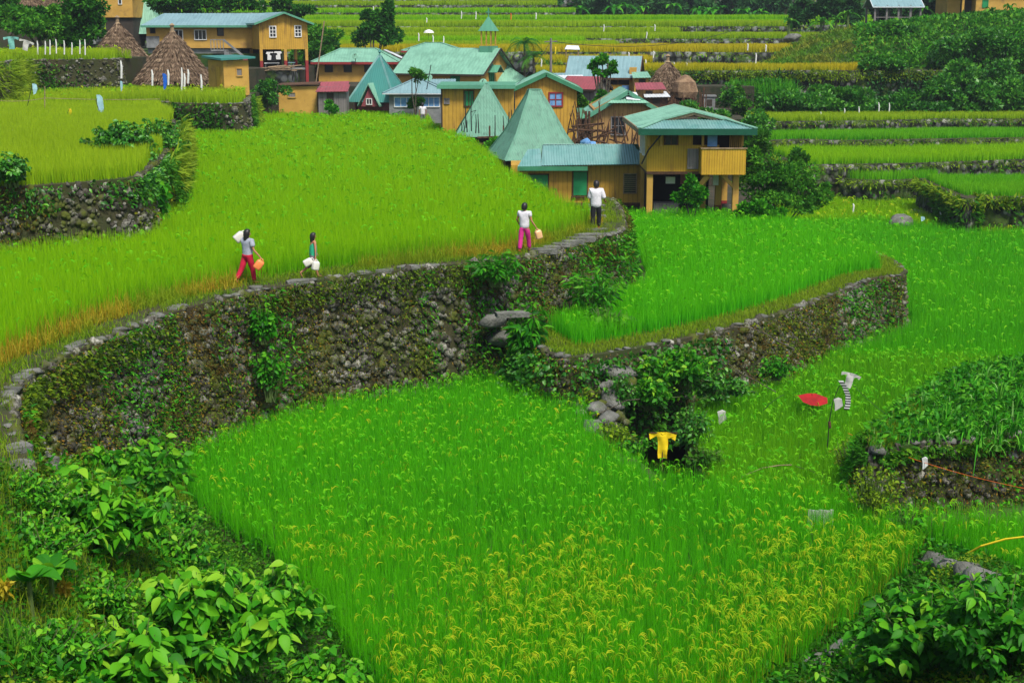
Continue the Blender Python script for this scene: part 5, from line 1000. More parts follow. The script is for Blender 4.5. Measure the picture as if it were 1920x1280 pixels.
# open shelter top right
Y = 134.; s = k(Y); Mx = frame(1640, 11, Y, 0); root = base_root('open_shelter', Mx, 6.6, 'open shelter with blue-grey gable roof on posts at the top of the hill', 'shelter', at=(2, 2)); w = 86*s
gable_roof(root, Mx, 0, w, 0, 3.4, 0, .9, 'x', .2, 'bluer', 'white', pitch=.3, fh=.08)
for x in (0, .25*w, .5*w, .75*w, w-.15):
    for y in (0, 3.2): box_part(root, Mx, 'post', M['greywood'], (x, y, -1.95), (x+.17, y+.17, .05))
box_part(root, Mx, 'floor', M['wood'], (-.1, 0, -1.85), (w, 3.3, -1.7)); part(root, Mx, 'railing', M['greywood'], lambda m: m.bar((0, .08, -1.05), (w, .08, -1.05), .07))
Y = 136.; s = k(Y); Mx = frame(1782, 33, Y, 0); root = base_root('brick_house', Mx, 7.2, 'orange ochre house behind banana plants at the top right', at=(2, 2)); w = 150*s
box_part(root, Mx, 'wall', M['ochre3'], (0, 1.2, -.1), (w, 5, 2.6)); box_part(root, Mx, 'wall', M['ochre3'], (45*s, 0, -.1), (w, 1.2, 2.6)); box_part(root, Mx, 'doorway', M['shade'], (24*s, 1.12, 0), (44*s, 1.19, 1.9)); box_part(root, Mx, 'post', M['ochre3'], (20*s, 0, -.1), (24*s, .2, 2.6))
window(root, Mx, 'f', 62*s, 1.25, .45, .6, 0, 'green', 1, 1, fmat='grn'); gable_roof(root, Mx, -.8, w, 0, 5, 2.62, 1., 'x', .4, 'thatch', 'wood')
# small field shelter, stone tomb
Y = 122.5; s = k(Y); Mx = frame(1061, 103, Y, 0); root = base_root('field_shelter', Mx, 3.5, 'tiny white-roofed resting shelter in the golden field', 'shelter', at=(.6, .5)); part(root, Mx, 'roof', M['white'], lambda m: (m.slab([(-.1, 0, .45), (1.2, 0, .4), (1.1, .6, .72), (.1, .6, .75)], (0, 0, .04)), m.slab([(-.1, 1.2, .45), (1.2, 1.2, .4), (1.1, .6, .72), (.1, .6, .75)], (0, 0, .04))))
for x in (0, 1.05): box_part(root, Mx, 'post', M['woodl'], (x, .1, -.5), (x+.07, .17, .5)); box_part(root, Mx, 'post', M['woodl'], (x, 1.0, -.5), (x+.07, 1.07, .5))
Y = 103.; Mx = frame(1330, 196, Y, 0); root = base_root('stone_tomb', Mx, .7, 'small grey concrete tomb with arched niche right of the thatched hut', 'tomb'); s = k(Y); box_part(root, Mx, 'body', M['concrete'], (-.42, 0, -.4), (.42, .8, .55)); box_part(root, Mx, 'top', M['concrete'], (-.5, -.08, .55), (.5, .88, .65)); box_part(root, Mx, 'niche', M['shade'], (-.2, -.02, -.1), (.2, -.002, .35))
tag(MB().box((XX(1210, 104), 102.2, .2), (XX(1350, 104), 106, .75)).build('stone_platform', M['stonefar2']), 'low stone platform under the thatched hut and the tomb', 'platform')
Y = 101.; m = MB()
for i in range(34): x = XX(1232+i*2.6, Y); m.bar((x, Y+rnd.uniform(-.1, .1), .7), (x+rnd.uniform(-.12, .12), Y, .7+rnd.uniform(.6, 1.25)+(.6 if i > 28 else 0)), .07)
tag(m.build('stick_fence', M['wood']), 'dark fence of upright sticks below the thatched hut', 'fence')
# scaffolding of rough poles
m = MB(); Y = 74.
for i in range(34):
    px = rnd.uniform(1058, 1200); p = P(px, rnd.uniform(262, 275), Y+rnd.uniform(-1, 1)); q = p+Vector((rnd.uniform(-.5, .5), rnd.uniform(-.3, .3), rnd.uniform(.7, 2.4) if px < 1150 else rnd.uniform(.5, 1.7))); m.tube([p, (p+q)/2+Vector((rnd.uniform(-.06, .06), 0, 0)), q], [.045, .035, .018], 5)
for i in range(13):
    p = P(rnd.uniform(1062, 1150), rnd.uniform(236, 266), Y+rnd.uniform(-.8, .8)); q = p+Vector((rnd.uniform(.8, 1.7), rnd.uniform(-.3, .3), rnd.uniform(-.6, .5))); m.tube([p, q], .04, 5)
for a in (1098, 1104): p = P(a, 278, Y-.6); m.tube([p, p+Vector((0, 0, 1.9))], .06, 6)
p = P(1066, 243, Y-.7); m.tube([p, P(1134, 246, Y-.7)], .06, 6); tag(m.build('pole_scaffold', M['wood']), 'tangled scaffold of rough brown poles before the tan gable house', 'scaffold')
c = P(1098, 268, 72.8); V, Fc, v = rocks(np.array([[c.x, c.y, c.z], [c.x+.35, c.y, c.z-.08]]), np.array([.28, .22]), fine=True); tag(npmesh('tarpaulin', V, Fc, M['bluet'] if 'bluet' in M else M['bluec'], {'v': v}, smooth=True), 'crumpled bright blue tarpaulin beside the scaffold', 'tarpaulin')
# deck with stakes before the pointed pyramid roof
root = empty('stake_platform', tuple(P(915, 262, 77)), 'wooden platform with thin dark stakes before the pointed pyramid roof', 'platform'); m = MB(); p = P(895, 258, 77); q = P(960, 256, 77); m.bar(p, q, .3, .08); m.bar(p-Vector((.2, 0, .35)), q-Vector((0, 0, .3)), .08)
for px in (918, 944, 957): a = P(px, 236, 76.8); m.bar(a, a-Vector((0, 0, 1.6)), .09)
m.build('deck', M['wood'], root)
for px, pt, pb in ((866, 228, 246), (870, 230, 248), (876, 226, 248), (892, 215, 250), (898, 214, 250), (884, 176, 246), (928, 216, 258), (944, 218, 256), (953, 210, 254), (958, 206, 250), (950, 234, 256), (977, 212, 235), (874, 176, 240)):
    m = MB(); m.tube([P(px, pb, 77), P(px+rnd.uniform(-1.5, 1.5), (pt+pb)/2, 77), P(px+rnd.uniform(-2, 2), pt, 77)], [.035, .03, .02], 5); m.build('stake', M['cable'], root)
# utility pole and cables
root = empty('utility_pole', (XX(1033, 99), 99, .7), 'slim grey utility pole rising behind the middle gable house', 'utility pole'); a = P(1033, 150, 99); b = P(1033, 72, 99); m = MB(); m.tube([(a.x, a.y, .7), b], [.12, .07], 8); m.build('pole', M['greywood'], root); m = MB(); m.bar(b+Vector((-.45, 0, -.25)), b+Vector((.45, 0, -.2)), .07); m.build('crossarm', M['greywood'], root)
m = MB(); m.tube([P(808, 122, 98), P(800, 168, 98)], .03, 5); tag(m.build('aerial_mast', M['cable']), 'thin leaning aerial mast above the blue-grey hip roof', 'mast')
m = MB(); m.tube([P(608, 40, 108), P(592, 158, 108)], .05, 6); tag(m.build('bamboo_pole', M['woodl']), 'tall leaning pale bamboo pole left of the mint hip roof', 'pole')
def cable(name, a, b, sag, r, label, mat='cable'):
    a = Vector(a); b = Vector(b); m = MB(); m.tube([a+(b-a)*(i/14)-Vector((0, 0, sag*4*(i/14)*(1-i/14))) for i in range(15)], r, 4); return tag(m.build(name, M[mat]), label, 'cable')
cable('power_cable', P(1033, 78, 99), P(1420, 40, 150), 1.2, .02, 'thin power cable running from the utility pole to the hill at the right'); cable('power_cable', P(1033, 78, 99), P(884, 210, 80), .8, .018, 'thin power cable running from the utility pole down to the pointed pyramid roof')
# small sheds crowded between the houses
for px, py, Yq, wpx, hpx, rm, wm, zg_, lb in ((1012, 150, 104, 50, 14, 'bluer', 'greywood', .7, 'small shed with pale blue-grey roof left of the utility pole'), (1048, 152, 101, 44, 12, 'white', 'greywood', .7, 'small shed with white zinc roof right of the utility pole'), (1196, 168, 100, 48, 14, 'maroon', 'tan', .7, 'low pink-roofed lean-to left of the pale thatched hut'), (1212, 182, 99, 40, 10, 'white', 'wood', .7, 'zinc sheet shelter under the edge of the pale thatched hut'), (1190, 146, 103, 26, 12, 'mint', 'ochre3', .7, 'tiny mint-roofed shed beside the ochre end wall'), (1078, 222, 88, 34, 22, 'mintg', 'greywood', -.3, 'narrow green-roofed shed behind the scaffold poles'), (596, 172, 101, 52, 14, 'maroon', 'greywood', 0, 'low maroon-roofed woodshed right of the ochre shed'), (742, 184, 103, 30, 14, 'maroon', 'wood', 0, 'dark maroon-roofed shelter behind the grey concrete house'), (790, 158, 106, 60, 10, 'bluer', 'greywood', .7, 'long low blue-grey roof under the church eave')):
    s_ = k(Yq); Ms = frame(px, py, Yq, 0); rt = base_root('garden_shed', Ms, zg_, lb, 'shed', None, at=(.5, .8)); w_ = wpx*s_; h_ = hpx*s_
    box_part(rt, Ms, 'wall', M[wm], (0, .1, zg_-Ms.translation.z-.3), (w_, 1.8, -.02)); part(rt, Ms, 'roof', M[rm], lambda m: m.corr([(-.15, -.2, 0), (w_+.15, -.2, .03), (w_+.1, 2.0, h_*.8), (-.1, 2.0, h_*.75)], (0, 1, .3), .22, .012, 3)); box_part(rt, Ms, 'door', M['shade'], (w_*.3, .07, -1.1), (w_*.3+.5, .099, -.1))
# ---------------------------------------------------------------- trees and shrubs
def clump_pts(c, R, n, fill=.45):
    d = RNG.normal(0, 1, (n, 3)); d /= np.linalg.norm(d, axis=1, keepdims=True); r = RNG.uniform(fill, 1.05, (n, 1))**.6
    return np.array(c)+d*r*np.array(R), d
def tree(name, px, py_base, Y, zg, blobs, n, size, mat, label, cat='tree', trunk=.12, group=None, elong=1.9, droop=0, big=False, stems=None, cardsize=True):
    """blobs: (px, py, radius_px_x, radius_px_z) ellipsoids of the crown at distance Y; each filled with many small leaves"""
    b = P(px, py_base, Y); root = empty(name, (b.x, b.y, zg), label, cat, group); s = k(Y); Vs = []; Fs = []; vs = []; ts = []; off = 0; tot = sum(q[2]*q[3] for q in blobs)
    m = MB()
    airy = 'spreading' in label or 'airy' in label or 'slender' in label
    for (bx, by, rx, rz) in blobs:
        dy = rnd.uniform(-.6, .6)*rx*s; c = P(bx, by, Y+dy); subs = max(3, int(rx*rz/60)) if not big else max(5, int(rx*rz/500)); nn = int(n*rx*rz/tot)
        for q in range(subs):
            a = RNG.normal(0, .55, 3); a = a/max(1, np.linalg.norm(a)/.95); cc = np.array(c)+a*np.array([rx*s, rx*s*.8, rz*s]); sr_ = rnd.uniform(.3, .5)*(.8 if airy else 1)
            p, d = clump_pts(cc, (rx*s*sr_, rx*s*sr_, rz*s*sr_), max(6, nn//subs)); d = d+np.array([0, 0, -droop])+RNG.normal(0, .5, p.shape); L = size*RNG.uniform(.5, 1.3, len(p)); v = np.clip(RNG.uniform(0, 1, len(p))*.8+rnd.uniform(-.1, .3), 0, 1)
            V, Fc, av, at = (leaves if big else cards)(p, d, L, L/elong, v); Vs.append(V); Fs.append(Fc+off); off += len(V); vs.append(av); ts.append(at)
        base = Vector((b.x, b.y, zg)); mid = base.lerp(Vector(c), .5)+Vector((rnd.uniform(-.15, .15), 0, .1)); tr = max(.02, trunk*(rx*s)/1.5); m.tube([base, mid, Vector(c), Vector(c)+Vector((rnd.uniform(-.3, .3)*rx*s, 0, rz*s*.7))], [tr, tr*.7, tr*.45, tr*.2], 6)
    m.build('trunk' if cat == 'tree' else 'stem', M['bark'], root); npmesh('crown' if cat == 'tree' else 'foliage', np.concatenate(Vs), np.concatenate(Fs), M[mat], {'v': np.concatenate(vs), 't': np.concatenate(ts)}, parent=root); return root
tree('tree', 150, 95, 100, 2.3, [(140, 40, 34, 36), (165, 20, 30, 26), (128, 68, 26, 24), (170, 58, 22, 28), (150, 0, 34, 18)], 7000, .32, 'treeg', 'dark green tree between the thatched roofs and the yellow house')
tree('shrub', 85, 60, 99, 4.6, [(60, 44, 48, 17), (20, 30, 30, 18), (100, 62, 22, 20), (110, 40, 20, 20)], 6000, .3, 'treel', 'bright green bushes above the upper left stone wall', 'bush')
tree('shrub', 15, 20, 110, 6., [(14, 8, 26, 18), (60, 20, 24, 14), (100, 24, 18, 10)], 3000, .3, 'treeg', 'dark shrubs below the top left thatched roofs', 'bush')
tree('tree', 330, 25, 125, 6, [(330, 0, 40, 22), (385, 2, 34, 20), (300, 12, 20, 14), (430, 6, 24, 16), (480, 4, 16, 12)], 6000, .38, 'treeg', 'dark trees rising behind the two-storey house roof')
tree('tree', 590, 110, 122, 2.6, [(585, 60, 22, 22), (600, 85, 26, 20), (575, 85, 18, 26), (612, 66, 20, 14), (560, 110, 14, 24)], 5000, .35, 'treel', 'green tree right of the two-storey house')
tree('tree', 700, 95, 124, 2.6, [(700, 50, 28, 22), (725, 35, 18, 22), (735, 12, 9, 14), (680, 68, 28, 16), (720, 66, 26, 18), (695, 32, 20, 14)], 7000, .33, 'treeg', 'tall dark tree standing before the hillside terraces above the mint hip roof')
tree('tree', 560, 20, 128, 4, [(545, 14, 24, 10), (570, 22, 18, 10), (530, 6, 22, 10)], 2500, .33, 'treeg', 'small dark tree above the ridge of the two-storey house')
tree('tree', 778, 165, 98, .7, [(778, 130, 14, 12), (772, 142, 18, 10), (786, 146, 14, 8)], 900, .22, 'treel', 'small airy tree before the left end of the church roof')
tree('tree', 1128, 185, 92, -.3, [(1120, 116, 12, 8), (1140, 120, 12, 8), (1112, 130, 10, 6), (1146, 132, 10, 7), (1130, 108, 9, 6), (1126, 136, 14, 5)], 1500, .24, 'fern', 'slender branching tree with flat leaf clusters before the blue-grey long roof', trunk=.35, elong=1.4)
tree('shrub', 1135, 200, 90, -.3, [(1134, 186, 17, 13), (1120, 192, 12, 8)], 1200, .26, 'fern', 'bright bush at the foot of the slender branching tree', 'bush')
tree('shrub', 505, 190, 100, .2, [(498, 172, 18, 22), (520, 166, 22, 14), (502, 190, 14, 10)], 2200, .24, 'shrub', 'dark weeds on the rubble under the two-storey house', 'bush')
tree('shrub', 624, 203, 99, .0, [(616, 200, 16, 8), (632, 202, 14, 6)], 900, .22, 'fern', 'low green bush before the shed with the maroon awning', 'bush')
# big tree right of the stilt house
tree('tree', 1455, 400, 62.5, -3.3, [(1440, 320, 40, 28), (1490, 335, 42, 26), (1420, 345, 34, 28), (1530, 362, 26, 22), (1470, 372, 50, 22), (1405, 300, 26, 20), (1500, 388, 40, 14)], 11000, .17, 'treel', 'spreading dark green tree with bare trunks right of the stilt house', trunk=.10, elong=2.1)
tree('shrub', 1415, 415, 60.5, -3.3, [(1410, 395, 28, 18), (1395, 405, 14, 12), (1440, 400, 26, 12)], 3500, .18, 'fern', 'light green bushes at the foot of the spreading tree', 'bush')
tree('shrub', 1298, 378, 60.3, ZB, [(1292, 352, 16, 16), (1308, 362, 18, 14), (1278, 366, 16, 12), (1292, 335, 8, 8)], 2200, .2, 'fern', 'leafy bush growing in front of the stilt house posts', 'bush', big=False)
for px, py, rx, rz, Ys, zg_, lb, mt in ((1375, 185, 24, 20, 101, -1, 'leafy bush hiding the right end of the stone platform', 'shrub'), (1405, 245, 20, 16, 86, -2, 'dark bush just right of the stilt house eave', 'shrub'), (1345, 222, 26, 14, 92, -1, 'dark bush behind the right end of the stilt house roof', 'shrub'), (1385, 205, 26, 12, 98, 0, 'leafy bush below the small concrete tomb', 'weed'), (1420, 232, 26, 20, 92, -2, 'bush on the left end of the upper valley strip', 'shrub'), (1420, 275, 22, 22, 80, -3, 'bush on the left end of the middle valley strips', 'weed'), (1500, 300, 26, 14, 82, -3, 'low bush between the spreading tree and the marker strip', 'weed'), (1300, 205, 26, 10, 96, 0, 'weeds under the platform of the pale thatched hut', 'shrub'), (1380, 178, 16, 14, 103, .7, 'tall weeds right of the concrete tomb', 'weed'),
    (1085, 190, 12, 16, 90, 0, 'weeds behind the right end of the middle gable house', 'weed'), (1165, 240, 20, 18, 80, -1, 'weeds around the scaffold poles', 'weed'), (990, 290, 14, 10, 73, -2, 'weeds at the foot of the tall mint pyramid roof', 'weed'), (925, 268, 20, 10, 76, -1, 'yellow green weeds under the stake platform', 'fern'), (780, 192, 14, 6, 99, .7, 'weeds before the blue curtained window', 'weed'), (640, 130, 16, 16, 125, 2, 'bush behind the left end of the mint hip roof', 'treel'), (610, 110, 24, 26, 127, 2, 'tree behind the leaning bamboo pole', 'treeg'), (1350, 60, 40, 12, 175, 6, 'thicket at the right end of the upper hillside terraces', 'forest'), (1430, 42, 40, 12, 180, 7, 'thicket left of the hill boulder', 'forest')):
    tree('shrub', px, py+rz, Ys, zg_, [(px, py, rx, rz), (px+rnd.uniform(-8, 8), py-rz*.3, rx*.6, rz*.7)], 1700, .24 if Ys < 120 else .5, mt, lb, 'bush')
# palm
def fronds(root, c, n, L, w, mat, az0=0, drop=.6, name='frond', seg=6, up=.8, slim=False):
    for i in range(n):
        a = az0+2*math.pi*i/n+rnd.uniform(-.25, .25); el = rnd.uniform(.15, up); pts = []
        for j in range(seg+1):
            t = j/seg; r = L*t*(math.cos(el)); z = L*(math.sin(el)*t-drop*t*t*rnd.uniform(.95, 1.05)); pts.append(Vector((c[0]+math.cos(a)*r, c[1]+math.sin(a)*r, c[2]+z)))
        m = MB(); sd = Vector((-math.sin(a), math.cos(a), 0)); rows_ = []
        for j, p in enumerate(pts):
            t = j/seg; ww = w*math.sin(math.pi*min(1, .12+t*.86))**.7; up_ = Vector((0, 0, ww*.22)); rows_.append((m.av(p+sd*ww/2+(up_ if not slim else -up_)), m.av(p), m.av(p-sd*ww/2+(up_ if not slim else -up_))))
        for j, (p, q) in enumerate(zip(rows_, rows_[1:])):
            if slim:      # feathered frond: leaflets as separate blades
                for t_ in range(5):
                    f = t_/5; a0 = pts[j].lerp(pts[j+1], f)
                    for sg in (1, -1): e_ = a0+sd*sg*w*.5*math.sin(math.pi*min(1, .15+(j+f)/seg*.8))+(pts[j+1]-pts[j])*.8-Vector((0, 0, w*.22)); m.poly([a0, a0+(pts[j+1]-pts[j])*.16, e_])
            else: m.face([p[0], p[1], q[1], q[0]]); m.face([p[1], p[2], q[2], q[1]])
        o = m.build(name, M[mat], root)
        at = o.data.attributes.new('v', 'FLOAT', 'POINT'); vv = rnd.uniform(.1, .95); at.data.foreach_set('value', np.full(len(o.data.vertices), vv, dtype=np.float32))
def palm(px, pyt, Y, zg, label, n=12, L=1.9):
    c = P(px, pyt, Y); root = empty('palm_tree', (c.x, c.y, zg), label, 'palm tree'); m = MB(); m.tube([(c.x, c.y, zg), (c.x+.05, c.y, (zg+c.z)/2), c], [.11, .09, .08], 8); m.build('trunk', M['bark'], root); fronds(root, c, n, L, .9, 'treeg', drop=.75, slim=True, up=1.3)
palm(983, 80, 114, 2.3, 'areca palm standing behind the church beside the steeple'); palm(1000, 106, 113, 2.3, 'shorter palm right of the areca palm behind the church', 9, 1.5)
def banana(px, pyb, Y, zg, h, n, L, label, w=.5, mat='treel', up=1.3):
    b = P(px, pyb, Y); root = empty('banana_plant', (b.x, b.y, zg), label, 'banana plant', 'banana plants on the far slope'); c = Vector((b.x, b.y, zg+h)); m = MB(); m.tube([(b.x, b.y, zg), c], [.16, .09], 7); m.build('stem', M['fernstem'], root); fronds(root, c, n, L, w, mat, drop=.75, up=up, name='leaf')
M['fernstem'] = flat_mat('green_stem', (.10, .16, .04), .7, scale=5)
for px, Y, z0, h, lb in ((1590, 136, 5.9, 1.9, 'banana plant standing left of the open hilltop shelter'), (1540, 136, 5.6, 1.5, 'shorter banana plant two plants left of the hilltop shelter'), (1568, 140, 6, 1.3, 'banana plant behind the gap between its two neighbours at the shelter'), (1858, 131, 6.6, 1.4, 'banana plant before the left part of the orange ochre house'), (1893, 129, 6.3, 1.9, 'tall banana plant at the top right corner'), (1915, 131, 6.4, 1.5, 'banana plant touching the right edge of the picture'), (1480, 142, 5.9, 1.2, 'banana plant above the round end of the hill'), (1730, 138, 7, 1.3, 'banana plant right beside the hilltop shelter')):
    banana(px, 40, Y, z0, h, 9, 1.55, lb, w=.38)
# forest along the top: distinct trees
ft = [(1020, 6), (1060, 0), (1100, 8), (1140, 2), (1180, 10), (1215, 4), (1255, 12), (1295, 5), (1335, 14), (1375, 6), (1415, 14), (1455, 4), (1500, 16), (1545, 6), (1600, 12), (1660, 0), (1720, 10), (1770, -8), (1000, -10), (1120, -16), (1240, -12), (1350, -14), (1450, -18)]
words = ['first', 'second', 'third', 'fourth', 'fifth', 'sixth', 'seventh', 'eighth', 'ninth', 'tenth', 'eleventh', 'twelfth', 'thirteenth', 'fourteenth', 'fifteenth', 'sixteenth', 'seventeenth', 'eighteenth', 'nineteenth', 'twentieth', 'twenty-first', 'twenty-second', 'twenty-third']
for i, (px, py) in enumerate(ft):
    Yf = 196+rnd.uniform(0, 14) if py > -9 else 222; r = rnd.uniform(20, 30)
    tree('tree', px, py+30, Yf if px < 1500 else 150, 7.0 if px >= 1500 else zy(36, Yf), [(px, py+4, r, 20), (px+rnd.uniform(-14, 14), py+20, r*.9, 14), (px+rnd.uniform(-12, 12), py-12, r*.7, 12)], 2400, .75 if px < 1500 else .5, 'forest', 'dark forest tree on the top slope, %s from the steeple side' % words[i], group='forest trees along the top')
for i, px in enumerate((1085, 1150, 1205, 1260, 1310, 1350, 1395, 1425, 1330, 1175)):
    Yf = 190+rnd.uniform(-3, 3); b = P(px, 36, Yf); banana(px, 36, Yf, b.z-.3, rnd.uniform(.8, 1.8), 8, 2.1, 'far banana plant at the forest edge, %s from the steeple side' % words[i], w=.55, mat='fern', up=1.2)
# far background tree cover on the hills: uncountable
n = 80000; x = RNG.uniform(-150, 150, n); y = RNG.uniform(213, 262, n); xyz = np.column_stack([x, y, hill_z(x, y)+RNG.uniform(0, 5, n)*pnoise(x, y, .5, 4)]); d = RNG.normal(0, 1, (n, 3)); L = RNG.uniform(.7, 1.7, n)
V, Fc, av, at = cards(xyz, d, L, L/1.7, RNG.uniform(0, 1, n)); tag(npmesh('distant_forest', V, Fc, M['forest'], {'v': av, 't': at}), 'distant forest covering the hill behind the terraces', 'forest', kind='stuff')
# dense shrubs at the right
sh = [(1790, 100, 36, 26), (1850, 90, 40, 30), (1905, 110, 34, 34), (1800, 150, 40, 26), (1870, 150, 44, 30), (1760, 180, 40, 22), (1830, 185, 42, 22), (1900, 180, 36, 26), (1740, 205, 34, 12), (1700, 190, 30, 14), (1665, 60, 30, 14), (1700, 70, 26, 12), (1765, 70, 28, 18), (1460, 190, 40, 18), (1530, 195, 44, 16), (1600, 190, 36, 18), (1400, 190, 26, 16), (1650, 120, 36, 9), (1560, 172, 36, 14), (1420, 160, 40, 12)]
sw = ['rounded dark shrub beside the upper steps', 'large dark shrub below the banana plants at the right', 'dark shrub reaching the right edge under the banana plants', 'dense shrub below the foot of the steps', 'dense shrub in the middle of the right slope', 'spreading shrub over the right end of the tall wall', 'spreading shrub above the right valley strip', 'dark shrub at the right edge above the valley strips', 'low shrub behind the white flags', 'low shrub left of the white flags', 'light shrub below the hilltop shelter', 'light shrub left of the hill steps', 'shrub right of the top of the hill steps', 'bush mound before the reeds', 'bush mound right of the reeds', 'bush mound below the middle of the tall wall', 'bush mound left of the reeds', 'low shrub above the right part of the tall wall', 'dark ivy bush on the middle of the tall wall', 'dark ivy bush on the left part of the tall wall']
for i, (px, py, rx, rz) in enumerate(sh):
    Ys = 112 if py < 130 else (109.5 if py < 175 else 107.5)
    if py < 80: Ys = 122
    c = P(px, py, Ys); tree('shrub', px, py+rz, Ys, c.z-rz*k(Ys)-.5, [(px, py, rx, rz), (px+rnd.uniform(-12, 12), py-rz*.3, rx*.6, rz*.7)], 3600, .34, 'shrub', sw[i], 'shrub', group='shrubs on the right slope')
m = MB()
for i in range(16):
    t = i/15; px = 1742+rnd.uniform(-4, 4)+50*(t*t if t < .6 else t*.7); px = [1735, 1742, 1750, 1758, 1765, 1775, 1782, 1788, 1792, 1793, 1794, 1795, 1794, 1793, 1792, 1792][i]; py = 52+i*4.8; p = P(px, py, 127-i*.9); z = dome_z(np.array([p.x]), np.array([p.y]))[0]; z = max(z, p.z); m.box((p.x-.7, p.y-.25, z-.35), (p.x+.6, p.y+.3, z))
tag(m.build('hill_steps', M['slab']), 'rough stone steps climbing the dark shrub slope at the right', 'steps')
# bushes on the corner of the left terrace
def broad_bush(name, c, R, n, L, label, mat='broad', cat='bush', stems=7, elong=1.75, zg=None, n_sub=7, vbias=0):
    c = Vector(c); zg = c.z-R[2] if zg is None else zg; root = empty(name, (c.x, c.y, zg), label, cat); m = MB(); Vs = []; Fs = []; vs = []; ts = []; off = 0
    tips = []
    for i in range(stems*n_sub):
        a = RNG.normal(0, 1, 3); a /= np.linalg.norm(a); a[2] = abs(a[2])*1.1-.15; r = rnd.uniform(.55, 1.0); tips.append(Vector((c.x+a[0]*R[0]*r, c.y+a[1]*R[1]*r, c.z+a[2]*R[2]*r)))
    for i, tp_ in enumerate(tips):
        b = Vector((c.x+rnd.uniform(-.2, .2)*R[0], c.y+rnd.uniform(-.2, .2)*R[1], zg)); mid = b.lerp(tp_, .55)+Vector((0, 0, R[2]*.15)); m.tube([b, mid, tp_], [.014, .01, .005], 4, cap=False)
        kk = max(4, n//len(tips)); t = RNG.uniform(.35, 1.0, kk); line = [b.lerp(mid, min(1, q*1.8)) if q < .55 else mid.lerp(tp_, (q-.55)/.45) for q in t]; p = np.array([q[:] for q in line])+RNG.normal(0, .03, (kk, 3))
        az = RNG.uniform(0, 2*np.pi, kk); d = np.column_stack([np.cos(az), np.sin(az), RNG.uniform(-.95, .15, kk)]); LL = L*RNG.uniform(.45, 1.25, kk); v = np.clip(RNG.uniform(.0, .8, kk)+.35*(t > .93)+vbias+rnd.uniform(-.12, .12), 0, 1)
        V, Fc, av, at = (big_leaves if c.y < 25 else leaves)(p+d*L*.25*RNG.uniform(.2, 1.2, (kk, 1)), d, LL, LL/elong, v, fold=.3, curl=.3); Vs.append(V); Fs.append(Fc+off); off += len(V); vs.append(av); ts.append(at)
    m.build('stem', M['fernstem'], root); npmesh('foliage', np.concatenate(Vs), np.concatenate(Fs), M[mat], {'v': np.concatenate(vs), 't': np.concatenate(ts)}, parent=root, smooth=False); return root
def gp(px, py, Y): p = P(px, py, Y); return (p.x, p.y, p.z)
broad_bush('shrub', gp(225, 262, 47), (1.25, 1.3, .75), 3200, .17, 'leafy dark bush at the corner of the yellow rice terrace', 'shrub', zg=2.1)
broad_bush('shrub', gp(300, 262, 53), (1.1, 1.6, 1.0), 3200, .18, 'leafy bush just right of the dark corner bush', 'shrub', zg=.0)
broad_bush('shrub', gp(262, 300, 47), (.8, 1.2, .9), 2000, .16, 'bush hanging down the corner of the left edge wall', 'shrub', zg=.2)
broad_bush('shrub', gp(285, 345, 43.5), (.55, .5, .55), 300, .34, 'young plant with large bright leaves at the right end of the left wall', 'fern', zg=.0, stems=3, n_sub=4)
broad_bush('shrub', gp(20, 318, 38.5), (.75, .7, .6), 1500, .15, 'dark shrub on top of the wall at the left edge', 'shrub', zg=2.1)
broad_bush('shrub', gp(240, 190, 88), (2.0, 1.0, .6), 1200, .25, 'sparse weeds on the bund left of the far stone wall', 'weed', zg=2.1)
# climbers on the long wall
broad_bush('climbing_plant', gp(492, 605, 33.6), (.45, .25, .55), 420, .16, 'bright leafy climber on the long wall under the first two children', 'fern', zg=-1.2, stems=4, n_sub=5)
broad_bush('climbing_plant', gp(505, 680, 33.4), (.5, .3, .6), 500, .13, 'lower leafy climber on the long wall under the first two children', 'fern', zg=-2.6, stems=4, n_sub=5)
broad_bush('fern', gp(985, 610, 37.2), (.6, .4, .9), 420, .36, 'big-leaved fern growing before the dark hole in the wall', 'fern', zg=-2.9, stems=4, n_sub=4, elong=3)
broad_bush('shrub', gp(1110, 530, 40.0), (.9, .8, .6), 900, .28, 'fern clump at the wall corner below the woman', 'fern', zg=-2.4, elong=4, vbias=.05)
broad_bush('shrub', gp(930, 495, 38.2), (.8, .5, .45), 500, .26, 'fern clump hanging at the top edge of the wall below the girl in pink trousers', 'fern', zg=-.6, elong=3.2)
broad_bush('shrub', gp(1140, 590, 38.6), (.7, .5, .35), 240, .3, 'pale broad-leaved weeds at the foot of the wall corner', 'treel', zg=-2.2, elong=2.4)
broad_bush('creeper', gp(1270, 690, 36.4), (1.5, 1.2, .75), 1900, .17, 'broad-leaved creeper heap over the near end of the middle right wall', 'broad', zg=-3.0, vbias=-.05)
broad_bush('creeper', gp(1215, 740, 35.6), (.9, .9, .8), 900, .16, 'creeper hanging beside the dark pit behind the yellow shirt', 'broad', zg=-3.4, vbias=-.1)
broad_bush('creeper', gp(1345, 735, 35.9), (1.1, .8, .7), 1200, .14, 'dark creeper between the pit and the pale sack', 'shrub', zg=-3.2)
broad_bush('shrub', gp(1455, 690, 38.0), (.65, .5, .45), 700, .13, 'bright bush at the foot of the middle right wall', 'fern', zg=-3.2)
broad_bush('shrub', gp(1155, 815, 32.6), (.7, .5, .4), 500, .12, 'yellow green weeds on the stones left of the yellow shirt', 'olive2' if False else 'grass', zg=-3.5)
broad_bush('shrub', gp(1700, 985, 25.9), (.35, .3, .45), 260, .12, 'light green weed standing before the right edge wall', 'fern', zg=ZF)
broad_bush('shrub', gp(1150, 825, 32.9), (.7, .6, .45), 800, .11, 'yellow green weeds below the pale boulder of the broken wall corner', 'grass', zg=-3.9)
